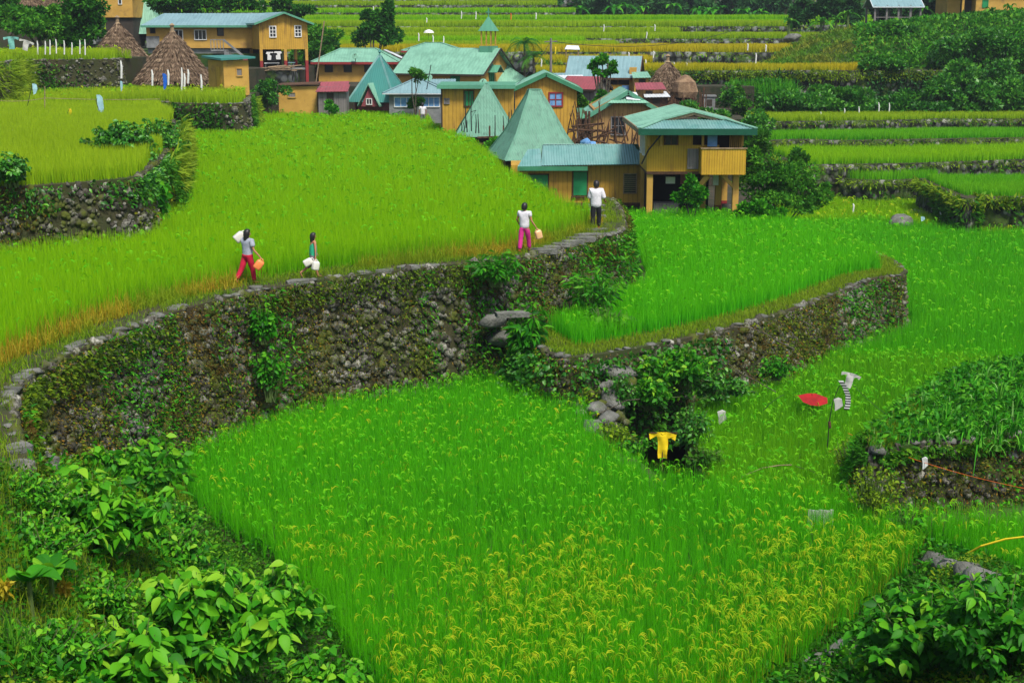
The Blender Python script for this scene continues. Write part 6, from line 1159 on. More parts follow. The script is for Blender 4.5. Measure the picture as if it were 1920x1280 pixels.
broad_bush('shrub', gp(1185, 838, 32.4), (.5, .5, .4), 500, .12, 'green weeds just left of the yellow shirt', 'fern', zg=-3.9)
broad_bush('shrub', gp(1300, 800, 33.0), (.6, .7, .7), 900, .12, 'dark bush at the right side of the pit', 'shrub', zg=-3.9)
broad_bush('shrub', gp(1320, 858, 31.2), (.6, .4, .3), 500, .12, 'low dark weeds right of the yellow shirt', 'weed', zg=-3.6)
broad_bush('shrub', gp(1640, 905, 26.6), (.6, .5, .5), 900, .09, 'grassy bush at the rounded left end of the right edge wall', 'grass', zg=-3.6)
broad_bush('shrub', gp(1600, 845, 30.5), (.5, .4, .4), 700, .09, 'low yellow green bush beside the foot of the scarecrow pole', 'grass', zg=-3.9)
# taro and corn patch
def blades_plant(name, px, py, Y, zg, n, L, w, label, mat='fern', group=None, cat='plant', spread=.35):
    c = P(px, py, Y); q = np.array([[c.x, c.y, zg]]*n)+np.column_stack([RNG.normal(0, .04, n), RNG.normal(0, .04, n), RNG.uniform(0, .35*L, n)]); root = empty(name, (c.x, c.y, zg), label, cat, group)
    V, Fc, av, at = blades(q, RNG.uniform(.6, 1.1, n)*L, w, RNG.uniform(0, 1, n), lean=spread+.25, segs=5, droop=.5); npmesh('foliage', V, Fc, M[mat], {'v': av, 't': at}, parent=root); m = MB(); m.tube([(c.x, c.y, zg), (c.x, c.y, zg+L*.7)], [.02, .01], 5); m.build('stem', M['fernstem'], root)
i = 0
for px, py, L in ((1775, 770, .8), (1790, 720, .8), (1812, 795, .7), (1830, 740, .9), (1850, 700, 1.0), (1862, 780, .9), (1875, 735, 1.0), (1895, 700, 1.0), (1900, 790, .9), (1912, 745, 1.0), (1760, 800, .6), (1838, 812, .6), (1735, 745, .7), (1872, 815, .7), (1915, 815, .7)):
    b = G(px, py+30, ZT); blades_plant('corn_plant', px, py, b.y, ZT, 24, L*.75, .065, 'arching corn plant in the right patch, %s from its left corner' % words[i], 'corn', 'corn plants in the right patch', 'corn plant'); i += 1
surfz = lambda x, y: np.full(x.shape, ZT)
TP = TT2+poly([(2150,660)], ZT); q = sample(TP, lambda Y: 260, ZT)
surf_growth('patch_weeds', q[:, 0], q[:, 1], surfz, .16, 'fern', 'weeds covering the ground of the corn patch', lift=.3, tri=True, elong=2.2); q = sample(TP, lambda Y: 150, ZT); q = q[pnoise(q[:, 0], q[:, 1], .9, 3) > .3]
V, Fc, av, at = blades(np.column_stack([q, np.full(len(q), ZT)]), RNG.uniform(.15, .4, len(q)), .03, RNG.uniform(0, 1, len(q)), lean=.45, segs=3); tag(npmesh('patch_grass', V, Fc, M['corn'], {'v': av, 't': at}), 'tall grass among the corn plants of the right patch', 'grass', kind='stuff')
q = sample([(9, 35), (14, 33), (18, 40), (12, 41)], lambda Y: 200, ZR2); q = q[(q[:, 0] > 11) & (pnoise(q[:, 0], q[:, 1], .8, 6) > .4)]
V, Fc, av, at = blades(np.column_stack([q, np.full(len(q), ZR2)]), RNG.uniform(.2, .6, len(q)), .035, RNG.uniform(0, .7, len(q)), lean=.5, segs=3); tag(npmesh('marsh_plants', V, Fc, M['fern'], {'v': av, 't': at}), 'darker marsh plants between the scarecrow field and the corn patch', 'plants', kind='stuff')
# foreground bank cover
n = 330000; x = RNG.uniform(-13, 13, n); y = 8+RNG.uniform(0, 1, n)**.8*26; z = bank_z(x, y); px, py, _ = proj(np.column_stack([x, y, z])); ins = inpoly(x, y, EDGE+[(60, -30), (-60, -30), (-60, 40)]) | (dist_line(x, y, EDGE) < .35)
kk = ins & (px > -120) & (px < 2050) & (py < 1420) & (x < 11) & ~((x < -7.5) & (near_path(x, y) < .5)); kk &= ~inpoly(x, y, fieldA); x = x[kk]; y = y[kk]
bz_ = bank_z; bank_zc = lambda a, b: np.maximum(bz_(a, b), ZF)
surf_growth('bank_weeds', x, y, bank_zc, .075, 'weed', 'small-leaved weeds carpeting the foreground bank', lift=.22, tri=True, elong=1.9)
kk = (pnoise(x, y, 1.3, 37) > .52) & (RNG.uniform(0, 1, len(x)) < .35); surf_growth('bank_herbs', x[kk], y[kk], bank_zc, .13, 'fern', 'taller bright herbs in patches on the foreground bank', lift=.35, tri=True, elong=2.2)
kk = (pnoise(x, y, .8, 17) > .74); surf_growth('bank_moss', x[kk], y[kk], bank_z, .07, 'grass', 'yellow green creeping weeds in patches on the foreground bank', lift=.25, tri=True, elong=2)
kk = (pnoise(x, y, .7, 31) > .80) | ((near_path(x, y) < 2.) & (RNG.uniform(0, 1, len(x)) < .5)); V, Fc, av, at = blades(np.column_stack([x[kk], y[kk], bank_z(x[kk], y[kk])]), RNG.uniform(.15, .5, kk.sum()), .012, RNG.uniform(0, 1, kk.sum()), lean=.4, segs=3, droop=.3); tag(npmesh('bank_grass', V, Fc, M['grass'], {'v': av, 't': at}), 'grass tufts on the foreground bank', 'grass', kind='stuff')
def on_bank(px, py):
    for Y in np.arange(9, 40, .1):
        p = P(px, py, Y)
        if p.z <= bank_z(np.array([p.x]), np.array([p.y]))[0]: return p
    return P(px, py, 20)
fg = [(400, 1225, (1.1, .9, .95), 1500, .22, 'large broad-leaved bush at the bottom, left of the picture centre'),
      (230, 1260, (.7, .6, .55), 600, .21, 'broad-leaved bush in the bottom left corner region, lowest of the leafy bushes'),
      (520, 1150, (.85, .7, .75), 1000, .20, 'broad-leaved bush spilling toward the front rice field'),
      (610, 1262, (.6, .5, .5), 480, .2, 'lowest broad-leaved bush beside the front rice field'),
      (190, 980, (1.15, .9, .85), 1200, .21, 'tall broad-leaved bush in the middle of the left bank'),
      (250, 870, (1.15, .8, .7), 800, .22, 'light broad-leaved bush at the left foot of the long wall'),
      (310, 840, (.45, .4, .6), 300, .24, 'bright drooping-leaved sapling at the left foot of the long wall'),
      (330, 1010, (.6, .5, .5), 500, .13, 'small-leaved bush where the left bank meets the rice'),
      (55, 900, (.8, .6, .35), 900, .08, 'fine-leaved weeds below the flat boulder at the left edge'),
      (60, 1000, (.9, .7, .4), 1100, .09, 'fine-leaved bush at the left edge above the taro plants'),
      (330, 940, (.6, .5, .4), 600, .10, 'small-leaved bush beside the upper left corner of the front rice'),
      (200, 1110, (.9, .6, .4), 1000, .09, 'fine-leaved low bush right of the taro plants'),
      (90, 1210, (.7, .5, .4), 800, .09, 'fine-leaved low bush in the bottom left corner'),
      (390, 1070, (.5, .4, .35), 500, .10, 'small-leaved bush between the two large left bushes'),
      (1740, 1190, (.95, .9, .75), 1500, .17, 'big dark broad-leaved bush in the bottom right corner'),
      (1860, 1200, (.8, .8, .8), 1100, .16, 'dark bush touching the right edge at the bottom'),
      (1560, 1262, (.6, .5, .35), 700, .12, 'low bush at the bottom edge left of all the right bushes'),
      (1690, 1175, (.7, .6, .5), 900, .14, 'bush behind the left half of the big bottom right bush'),
      (1880, 1130, (.6, .6, .6), 900, .14, 'upper bush at the right edge below the boulders'),
      (1620, 1240, (.6, .6, .4), 520, .14, 'smaller bush left of the big bottom right bush'),
      (1720, 1130, (.6, .5, .35), 600, .11, 'fine-leaved bush behind the big bottom right bush')]
for px, py, R, n, L, lb in fg:
    p = on_bank(px, min(py+60, 1330) if px < 700 else py+78); broad_bush('shrub', (p.x, p.y, p.z+R[2]*.75), (R[0]*1.12, R[1]*1.1, R[2]*1.1), int(n*1.9), L*.95, lb, 'broad', zg=p.z-.1, vbias=.08 if px < 700 else -.2)
for px, py, L, lb in ((60, 1130, .5, 'wide-leaved taro plant near the left edge'), (100, 1105, .42, 'smaller taro plant right beside the wide-leaved one')):
    p = on_bank(px, py+30); root = empty('taro_plant', tuple(p), lb, 'taro plant'); m = MB(); m.tube([p, p+Vector((0, 0, .5))], [.04, .025], 6); m.build('stem', M['fernstem'], root); fronds(root, p+Vector((0, 0, .45)), 6, L*.9, .3, 'broad', drop=.5, up=1.1, name='leaf')
for px, py, lb in ((120, 1115, 'dried yellow flower head beside the taro plants'), (10, 1120, 'withered orange flower at the left edge')):
    p = on_bank(px, py+22); n = 60; q = np.array([[p.x, p.y, p.z+.25]]*n)+RNG.normal(0, .03, (n, 3)); V, Fc, av, at = leaves(q, RNG.normal(0, 1, (n, 3)), .14, .04, RNG.uniform(.4, 1, n)); tag(npmesh('dried_flower', V, Fc, M['dry'], {'v': av, 't': at}), lb, 'flower')
for px, py, L, nn, lb in ((60, 1270, .55, 60, 'long-bladed grass clump in the bottom left corner'), (20, 1250, .6, 60, 'long-bladed grass clump at the bottom of the left edge'), (1500, 1290, .5, 40, 'grass clump at the bottom edge left of the right bush'), (1650, 1285, .5, 40, 'grass clump at the bottom edge before the right bush'), (230, 1290, .4, 30, 'small grass clump at the bottom edge below the big bush')):
    p = on_bank(px, min(1275, py)); blades_plant('grass_clump', px, py, p.y, p.z, nn, L, .02, lb, 'treel', None, 'grass', spread=.3)
broad_bush('creeper', gp(1165, 725, 35.0), (.5, .4, .6), 500, .13, 'creeper trailing over the boulders of the broken wall corner', 'shrub', zg=-3.5)
broad_bush('shrub', gp(1105, 735, 35.2), (.35, .4, .35), 350, .10, 'small weeds between the front rice and the broken wall corner', 'grass', zg=-3.5)
# ---------------------------------------------------------------- path slabs, stones
T, B, n_, seg = WM; m = MB(); s_ = 0.
def slab_stone(m, c, a, b, h, rot, jit=.15):
    N = 8; r = [1+random.uniform(-jit, jit) for _ in range(N)]; top = [Vector((c[0]+math.cos(rot)*a*math.cos(t)*q-math.sin(rot)*b*math.sin(t)*q, c[1]+math.sin(rot)*a*math.cos(t)*q+math.cos(rot)*b*math.sin(t)*q, c[2]+h)) for t, q in zip([2*math.pi*i/N for i in range(N)], r)]
    m.slab([t-Vector((0, 0, h+.05)) for t in top], (0, 0, h+.05))
sm = []
while s_ < seg[-1]-.3:
    L = random.uniform(.35, .8); s_ += L*.55; c = [np.interp(s_, seg, T[:, q]) for q in (0, 1)]; nn = [np.interp(s_, seg, n_[:, q]) for q in (0, 1)]; a = math.atan2(nn[0], -nn[1]); late = False
    if s_ > seg[-1]*.76: break
    if random.random() < .30 and abs(a) < 7: slab_stone(m, (c[0]-nn[0]*random.uniform(.1, .3), c[1]-nn[1]*random.uniform(.1, .3), 0), L*.5, random.uniform(.14, .34 if late else .24), random.uniform(.02, .07), a)
    s_ += L*.5
for (px, py) in ((1118, 434), (1112, 420), (1118, 408), (1112, 398), (1116, 388), (1106, 443), (1092, 450), (1074, 456), (1054, 461), (1034, 467), (1014, 472)): p = G(px, py, 0); slab_stone(m, p, random.uniform(.28, .45), .24, .09, random.uniform(-.3, .3))
tag(m.build('path', M['slab']), kind='structure')
for i, (px, py, a, b, lb) in enumerate([(52, 745, .8, .35, 'uppermost broken step stone at the left end of the long wall'), (62, 775, .7, .3, 'middle broken step stone at the left end of the long wall'), (70, 800, .7, .3, 'lowest large step stone at the left end of the long wall'), (28, 830, .9, .4, 'flat grey boulder at the left edge below the step stones'), (30, 722, .6, .3, 'small flat stone at the top of the wall end')]):
    p = G(px, py, 0); m = MB(); slab_stone(m, (p.x, p.y, bank_z(np.array([p.x]), np.array([p.y]))[0]-.05), a*.55, b*.7, .22, .3+i*.2); tag(m.build('step_stone', M['slab']), lb, 'stone', 'stones at the left end of the long wall')
def boulder(px, py, z, r, label, zs=.6, mat='slab'):
    if z is None: p = on_bank(px, py+12); z = p.z+.06
    else: p = G(px, py, z)
    V, Fc, v = rocks(np.array([[p.x, p.y, z+r*zs*.5]]), np.array([r]), fine=True); V[:, 2] = z+(V[:, 2]-z)*zs; tag(npmesh('boulder', V, Fc, M[mat], {'v': v}, smooth=False), label, 'boulder', 'grey boulders')
for a in [(1750, 1048, None, .22, 'leftmost small boulder on the bund under the yellow cane'), (1785, 1060, None, .27, 'reddish grey boulder where the yellow cane starts'), (1815, 1070, None, .22, 'boulder left of the largest one on the bund'), (1848, 1092, None, .33, 'largest boulder on the bund at the right edge'), (1862, 1118, None, .22, 'dark boulder under the largest one'), (1580, 1218, None, .35, 'flat boulder at the near right edge of the front rice'), (1530, 1240, None, .22, 'small boulder beside the flat one near the bottom'),
          (1690, 425, ZE+.3, .9, 'rocky heap topped by a bush in the lower right valley'), (1485, 74, 5.6, .8, 'dark boulder on the edge of the dome hill'), (1720, 405, ZE+.2, .6, 'smaller rocks right of the rocky heap'),
          (925, 605, -1.6, .35, 'square stone left of the dark wall hole'), (940, 640, -2.2, .4, 'large foundation stone left of the dark wall hole')]: boulder(*a)
for px, py, Yb_, r_b, lb in ((1125, 692, 36.0, .45, 'topmost boulder of the broken wall corner'), (1160, 700, 35.9, .5, 'long boulder under the yellow grass rim'), (1138, 722, 35.4, .42, 'second boulder down the broken wall corner'), (1150, 748, 35.0, .46, 'large middle boulder of the broken wall corner'), (1118, 765, 34.4, .36, 'pale boulder halfway down the broken wall corner'), (1140, 785, 34.0, .42, 'striped grey boulder low on the broken wall corner'), (1112, 803, 33.4, .34, 'lowest boulder of the broken wall corner')):
    c = P(px, py, Yb_); V, Fc, v = rocks(np.array([[c.x, c.y, c.z]]), np.array([r_b*.78]), fine=True); V[:, 2] = c.z+(V[:, 2]-c.z)*.65; tag(npmesh('boulder', V, Fc, M['slab'], {'v': v}), lb, 'boulder', 'grey boulders')
cs = np.array([tuple(P(1085+rnd.uniform(0, 95), 690+q*2.6, 36.2-q*.045+rnd.uniform(-.2, .3))) for q in range(44)]); V, Fc, v = rocks(cs, RNG.uniform(.10, .22, 44)); tag(npmesh('stone_rubble', V, Fc, M['stone'], {'v': v}), 'loose rubble of the broken wall corner left of the pit', 'rubble', kind='stuff')
m = MB(); a = P(930, 590, 37.0); b = P(990, 588, 37.2); m.bar(a, b, .35, .12); tag(m.build('stone_lintel', M['slab']), 'flat lintel stone over the dark hole in the long wall', 'stone')
# ---------------------------------------------------------------- scarecrow clothes, flags, sticks
def cloth_sheet(name, pts, Mx, mat, label, cat, seed):
    import bmesh
    bm = bmesh.new(); vs = [bm.verts.new(p) for p in pts]; bm.faces.new(vs); bmesh.ops.triangulate(bm, faces=bm.faces[:]); bmesh.ops.subdivide_edges(bm, edges=bm.edges[:], cuts=5, use_grid_fill=True)
    wd = max(p.x for p in pts)
    for v in bm.verts: x, z = v.co.x/wd, v.co.z/wd; v.co.y += wd*(.045*math.sin(x*7+z*2.5+seed)+.02*math.sin(z*6+seed*2+x*3)+.12*(1-x*x)); v.co.x += wd*.02*math.sin(z*5+seed)
    g = bmesh.ops.solidify(bm, geom=bm.faces[:], thickness=.012); bm.transform(Mx); v0 = [v.co.copy() for v in bm.verts]; c = Vector((sum(v.x for v in v0)/len(v0), sum(v.y for v in v0)/len(v0), min(v.z for v in v0)))
    for v in bm.verts: v.co -= c
    me = bpy.data.meshes.new(name); bm.to_mesh(me); bm.free(); o = link(name, me, M[mat]); o.location = c; return tag(o, label, cat)
def garment(name, px, py, Y, w, h, mat, label, kind='shirt', tilt=0, cat='shirt'):
    c = P(px, py, Y); Mx = Matrix.Translation(c) @ Matrix.Rotation(tilt, 4, 'Y') @ Matrix.Rotation(random.uniform(-.2, .2), 4, 'Z'); m = MB(); m.M = Mx
    if kind == 'shirt': o = [(-.26, -1), (.26, -1), (.30, -.25), (.34, -.15), (.72, -.28), (.78, -.06), (.30, .0), (.14, 0), (0, -.09), (-.14, 0), (-.30, 0), (-.78, -.06), (-.72, -.28), (-.34, -.15), (-.30, -.25)]
    elif kind == 'flag': o = [(-.2, -1), (.15, -.9), (.45, -.5), (.35, -.1), (.05, 0), (-.3, .0), (-.25, -.5)]
    elif kind == 'rag': o = [(-.3, -1), (.2, -.85), (.5, -.6), (.35, -.1), (0, 0), (-.5, -.15), (-.35, -.5)]
    pts = [Vector((a*w, 0, b*h)) for a, b in o]
    # puffed cloth: front and back sheets with wrinkles joined at the rim
    ctr = sum(pts, Vector())/len(pts); F_ = [p+Vector((0, -.02-.015*math.sin(p.x*30+p.z*9), 0)) for p in pts]; B_ = [p+Vector((0, .02, 0)) for p in pts]
    n = len(pts); off_ = random.uniform(0, 9)
    if kind == 'shirt': return cloth_sheet(name, pts, Mx, mat, label, cat, off_)
    fi = [m.av(p) for p in F_]; bi = [m.av(p) for p in B_]
    from_ = tessellate_polygon([[Vector((p.x, p.z, 0)) for p in pts]])
    for t in from_: m.face([fi[q] for q in t]); m.face([bi[q] for q in t][::-1])
    for q in range(n): m.face([fi[q], bi[q], bi[(q+1) % n], fi[(q+1) % n]])
    return tag(m.build(name, M[mat]), label, cat)
M['yellowc'] = flat_mat('yellow_cloth', (.85, .60, .008), .8, scale=6, var=.10)
M['redc'] = flat_mat('red_cloth', (.36, .004, .006), .7, scale=5, var=.4)
M['whitec'] = flat_mat('grey_white_cloth', (.55, .55, .50), .85, scale=5, var=.3)
M['tealc'] = flat_mat('teal_cloth', (.18, .48, .42), .85, scale=5)
M['bluep'] = flat_mat('bright_blue_plastic', (.02, .14, .62), .4, scale=4)
M['skyp'] = flat_mat('pale_blue_plastic', (.42, .70, .78), .35, scale=3, var=.3)
M['yelp'] = flat_mat('yellow_plastic', (.85, .65, .02), .5, scale=4)
M['orp'] = flat_mat('orange_plastic', (.80, .16, .02), .45, scale=4)
garment('yellow_shirt', 1243, 811, 30.9, .40, .62, 'yellowc', 'bright yellow short-sleeved shirt hung over the rice as a scarecrow')
c = G(1243, 860, ZF); m = MB(); m.tube([(P(1243, 811, 30.95).x, 30.95, ZF), (P(1243, 811, 30.95).x, 30.95, P(1243, 812, 30.9).z)], .015, 5); m.tube([P(1218, 811, 30.95), P(1270, 811, 30.95)], .012, 5); tag(m.build('hanger_sticks', M['wood']), 'thin stick frame inside the yellow shirt', 'sticks')
r = empty('red_umbrella', tuple(P(1525, 764, 35.4)), 'worn red umbrella canopy lying low over the light green rice', 'umbrella'); c = P(1524, 742, 35.4); m = MB(); pts = [(-.38, 0, 0), (-.12, -.12, .03), (.1, -.12, .03), (.38, 0, -.05), (.36, -.05, -.16), (.12, -.16, -.20), (-.1, -.16, -.18), (-.28, -.08, -.12)]
top = [m.av(c+Vector((a, 0.15*(1 if i in (1, 2) else 0), z))) for i, (a, y, z) in enumerate(pts[:4])]; bot = [m.av(c+Vector((a, y-.1, z))) for a, y, z in pts[4:][::-1]]
for i in range(3): m.face([top[i], top[i+1], bot[i+1], bot[i]])
bk = [m.av(c+Vector((a, .45, z-.12))) for a, y, z in pts[:4]]
for i in range(3): m.face([top[i+1], top[i], bk[i], bk[i+1]])
m.build('canopy', M['redc'], r); m = MB(); m.tube([c+Vector((0, .1, .03)), c+Vector((.02, .1, -.6))], .012, 5); m.build('shaft', M['cable'], r)
# scarecrow pole with striped cloth
r = empty('scarecrow_pole', tuple(G(1549, 880, ZR2)), 'thin dark bent scarecrow pole standing in the light green rice', 'pole'); Yp = G(1549, 880, ZR2).y; m = MB(); m.tube([G(1549, 880, ZR2), P(1552, 830, Yp), P(1555, 790, Yp), P(1561, 755, Yp), P(1574, 722, Yp)], [.016, .014, .012, .010, .008], 5); m.build('pole', M['cable'], r); m = MB(); m.tube([P(1555, 790, Yp), P(1556, 802, Yp)], .035, 6); m.build('wrapping', M['wood'], r)
def striped():
    m = MB(); n = 22; L = []
    for i in range(n+1):
        t = i/n; p = P(1577+8*math.sin(t*3)+9*t, 714+t*54, Yp-.05); L.append((m.av(p+Vector((-.055-.01*math.sin(i), 0, 0))), m.av(p+Vector((.055, -.03, 0))), m.av(p+Vector((.055, .02, 0))), m.av(p+Vector((-.055, .03, 0)))))
    for i in range(n):
        m.cur = i % 2
        for q in range(4): m.face([L[i][q], L[i][(q+1) % 4], L[i+1][(q+1) % 4], L[i+1][q]])
    m.cur = 0; m.face(L[0]); m.face(L[-1][::-1]); o = m.build('striped_cloth', [M['whitep'], M['cable']]); tag(o, 'narrow black and white striped cloth hanging from the scarecrow pole', 'cloth')
striped(); garment('hanging_rag', 1572, 745, Yp-.02, .22, .32, 'whitec', 'dull grey plastic rag behind the striped cloth', 'rag', cat='rag')
garment('grey_shirt', 1597, 700, Yp+.3, .30, .36, 'whitec', 'grey white shirt hanging right of the striped cloth', tilt=.25)
garment('plastic_sack', 1354, 768, 34.4, .24, .38, 'whitec', 'pale sack hanging by the creepers of the middle right wall', 'rag', cat='sack')
m = MB(); a = G(1512, 985, ZF); c = P(1516, 956, a.y)
r = empty('weathered_board', (P(1538, 975, 26.8).x, 26.8, ZF), 'weathered white board sunk in the yellow rice heads', 'board'); p = P(1515, 955, 26.8); q = P(1562, 976, 26.8); m = MB()
for i in range(7): x = p.x+(q.x-p.x)*i/7; m.box((x+.004, 26.78, q.z-.5), (x+(q.x-p.x)/7-.004, 26.82, p.z-.01*(i % 3)))
m.build('slat_panel', M['whitec'], r)
cable('string_line', P(1590, 812, 30.6), P(1925, 916, 25.5), .12, .006, 'orange string running across the right edge wall', 'orp'); cable('string_line', P(1600, 722, Yp), P(1660, 775, 29.5), .03, .006, 'dark string running down from the scarecrow pole'); cable('string_line', P(1470, 740, 33), P(1430, 770, 33), -.05, .006, 'thin dark stick over the rice beside the middle right wall')
garment('hanging_rag', 1735, 856, 28.2, .13, .28, 'whitep', 'white rag hanging from the orange string', 'rag', cat='rag')
m = MB(); m.tube([P(1765, 1066, 25.2), P(1800, 1045, 24.8), P(1840, 1023, 24.4), P(1885, 1010, 24.2), P(1935, 1004, 24.0)], [.026, .024, .022, .02, .018], 6); tag(m.build('yellow_cane', M['yelp']), 'long yellow bamboo cane leaning over the boulders at the right edge', 'cane')
def bent(name, pts, Y, r, label, mat='bark'): m = MB(); m.tube([P(a, b, Y) for a, b in pts], r, 5); tag(m.build(name, M[mat]), label, 'branch')
bent('bent_branch', [(1335, 630), (1350, 620), (1375, 613), (1400, 613), (1430, 622), (1460, 640), (1490, 655)], 38.2, .016, 'thin bent branch arching over the rim of the middle right terrace')
bent('bent_branch', [(1385, 898), (1400, 889), (1430, 877), (1460, 872), (1485, 871)], 30.5, .014, 'pale bent branch above the edge of the front rice', 'woodl'); bent('bent_branch', [(1490, 873), (1520, 882), (1560, 900)], 30.5, .008, 'dark twig continuing right of the pale bent branch')
bent('bent_branch', [(1360, 678), (1390, 700), (1420, 715), (1455, 735)], 35.0, .012, 'dark vine stem crossing the middle right wall'); bent('bent_branch', [(1110, 780), (1145, 765), (1175, 750), (1200, 748)], 33.0, .012, 'dark twig among the boulders of the broken wall corner')
# left flags, clothes and white sticks
garment('teal_shirt', 20, 69, 88, .62, .75, 'tealc', 'teal shirt hung above the highest left rice terrace'); garment('white_shirt', 50, 76, 87, .6, .62, 'whitec', 'white shirt hung right of the teal shirt', tilt=.3)
ords = words
def stick(px, pt, pb, Y, w, mat, label, group, cat='marker stick'):
    a = P(px, pb, Y); b = P(px+rnd.uniform(-1, 1), pt, Y); m = MB(); m.tube([a-Vector((0, 0, .35)), a.lerp(b, .5)+Vector((w*.3, 0, 0)), b], [w*.45, w*.5, w*.3], 6); return tag(m.build('marker_stick', M[mat]), label, cat, group)
for i, (px, pt, pb) in enumerate([(70, 75, 92), (84, 75, 92), (93, 73, 92), (105, 72, 90), (120, 74, 92), (134, 78, 92), (149, 73, 91), (159, 72, 93)]): stick(px, pt+2, pb, 90.5, .09, 'whitep', 'white stick on the highest left terrace, %s from the left of its row' % ords[i], 'white sticks on the highest left terrace')
for i, (px, pt, pb) in enumerate([(285, 131, 150), (315, 131, 149), (340, 127, 161), (345, 138, 157), (352, 130, 146), (377, 140, 167), (227, 114, 136)]): stick(px, pt, pb, 88 if i < 6 else 84, .13, 'whitep', 'white stick before the nearer thatched hut, %s of its row' % ords[i] if i < 6 else 'white strip hanging at the corner of the upper left wall', 'white sticks before the nearer thatched hut' if i < 6 else None)
garment('plastic_strip', 308, 138, 84, .35, .95, 'bluep', 'bright blue plastic sheet on a stick before the nearer thatched hut', 'flag', cat='plastic sheet'); garment('plastic_strip', 227, 152, 82, .18, .6, 'skyp', 'narrow pale blue strip right of the fresh green rice', 'flag', cat='plastic sheet')
for px, pt, pb, Y, w, h, mt, lb, bx, by in ((64, 157, 208, 72, .32, .55, 'skyp', 'pale blue plastic bag on a dark stick at the far left', 48, 208), (186, 178, 214, 68, .42, 1.25, 'skyp', 'long pale blue plastic bag on a stick, larger of the two bags', 190, 214), (131, 204, 224, 66, .2, .45, 'yelp', 'small yellow plastic strip above the yellow green rice', 130, 224), (25, 243, 262, 56, .17, .38, 'whitec', 'small dirty white strip above the yellow green rice at the far left', 24, 262)):
    garment('plastic_bag', px, pt, Y, w, h, mt, lb, 'flag', cat='plastic bag'); m = MB(); m.tube([P(bx, by+6, Y), P(px-6, pt+12, Y), P(px, pt-2, Y)], [.02, .016, .01], 5); tag(m.build('bag_stick', M['cable']), 'dark stick holding the '+lb.split(' on ')[0].split(' above ')[0], 'stick')
m = MB(); m.tube([P(84, 162, 72), P(84, 210, 72)], .025, 5); tag(m.build('bamboo_stake', M['woodl']), 'thin upright stake right of the far left plastic bag', 'stake')
cable('string_line', P(-10, 188, 71), P(84, 184, 72), .1, .012, 'thin string from the left edge to the upright stake', 'woodl'); cable('string_line', P(84, 184, 72), P(300, 186, 74), .05, .012, 'thin string running right from the upright stake', 'woodl'); cable('string_line', P(50, 282, 55), P(170, 235, 62), .2, .012, 'pale string drooping over the yellow green rice', 'whitec')
# small markers in the valley
vm = [(1430, 205, 222, 104), (1471, 212, 222, 104), (1532, 213, 232, 103), (1539, 210, 222, 103), (1583, 203, 214, 105), (1610, 200, 215, 105), (1648, 192, 205, 106), (1667, 193, 206, 106), (1747, 284, 297, 96), (1514, 300, 311, 93), (1602, 309, 319, 92), (1594, 318, 328, 91), (1571, 298, 306, 93), (1613, 340, 351, 88), (1639, 351, 359, 86), (1600, 382, 389, 77), (1782, 370, 380, 76), (1784, 356, 364, 80), (1787, 354, 362, 81), (1795, 388, 395, 75), (1773, 394, 401, 74), (1763, 398, 407, 73), (1811, 353, 360, 83), (1846, 350, 359, 84), (1883, 344, 351, 86), (1756, 190, 197, 107), (1790, 188, 200, 107), (1827, 192, 203, 107), (1872, 190, 198, 107)]
vw = ['behind the left end of the upper valley strip', 'second along the upper valley strip', 'tall one beside the grassy notch of the upper strip', 'right beside the grassy notch of the upper strip', 'short one under the reeds', 'leaning one under the overgrown bank', 'first of a close pair under the low shrubs', 'second of a close pair under the low shrubs', 'standing before the tall dark valley wall', 'left end of the marker strip', 'upper of two at the marker strip', 'lower of two at the marker strip', 'tiny one beside the small blue marker', 'tall one left of the short grassy wall', 'small one left of the short grassy wall', 'alone on the yellow valley floor', 'upper one of the curved row', 'top of the curved row', 'next to the top of the curved row', 'low one of the curved row', 'second lowest of the curved row', 'lowest of the curved row', 'left on the right edge wall of the valley', 'middle on the right edge wall of the valley', 'right on the right edge wall of the valley', 'first white tag before the dark shrubs', 'second white tag before the dark shrubs', 'third white tag before the dark shrubs', 'fourth white tag before the dark shrubs']
for (px, pt, pb, Y), w_ in zip(vm, vw): stick(px, pt, pb, Y, .10, 'whitep', 'white marker stick '+w_, 'white marker sticks in the valley')
for px, pt, pb, Y, mt, lb in ((1798, 286, 296, 96, 'bluep', 'blue marker strip before the tall dark valley wall'), (1595, 298, 305, 94, 'bluep', 'small blue marker strip at the left of the marker strip'), (1839, 297, 309, 94, 'orp', 'orange marker strip on the valley rice'), (1730, 406, 415, 72, 'skyp', 'pale blue bag at the lower end of the curved marker row')): garment('marker_flag', (px), pt, Y, .28, (pb-pt)*k(Y), mt, lb, 'flag', cat='marker flag')
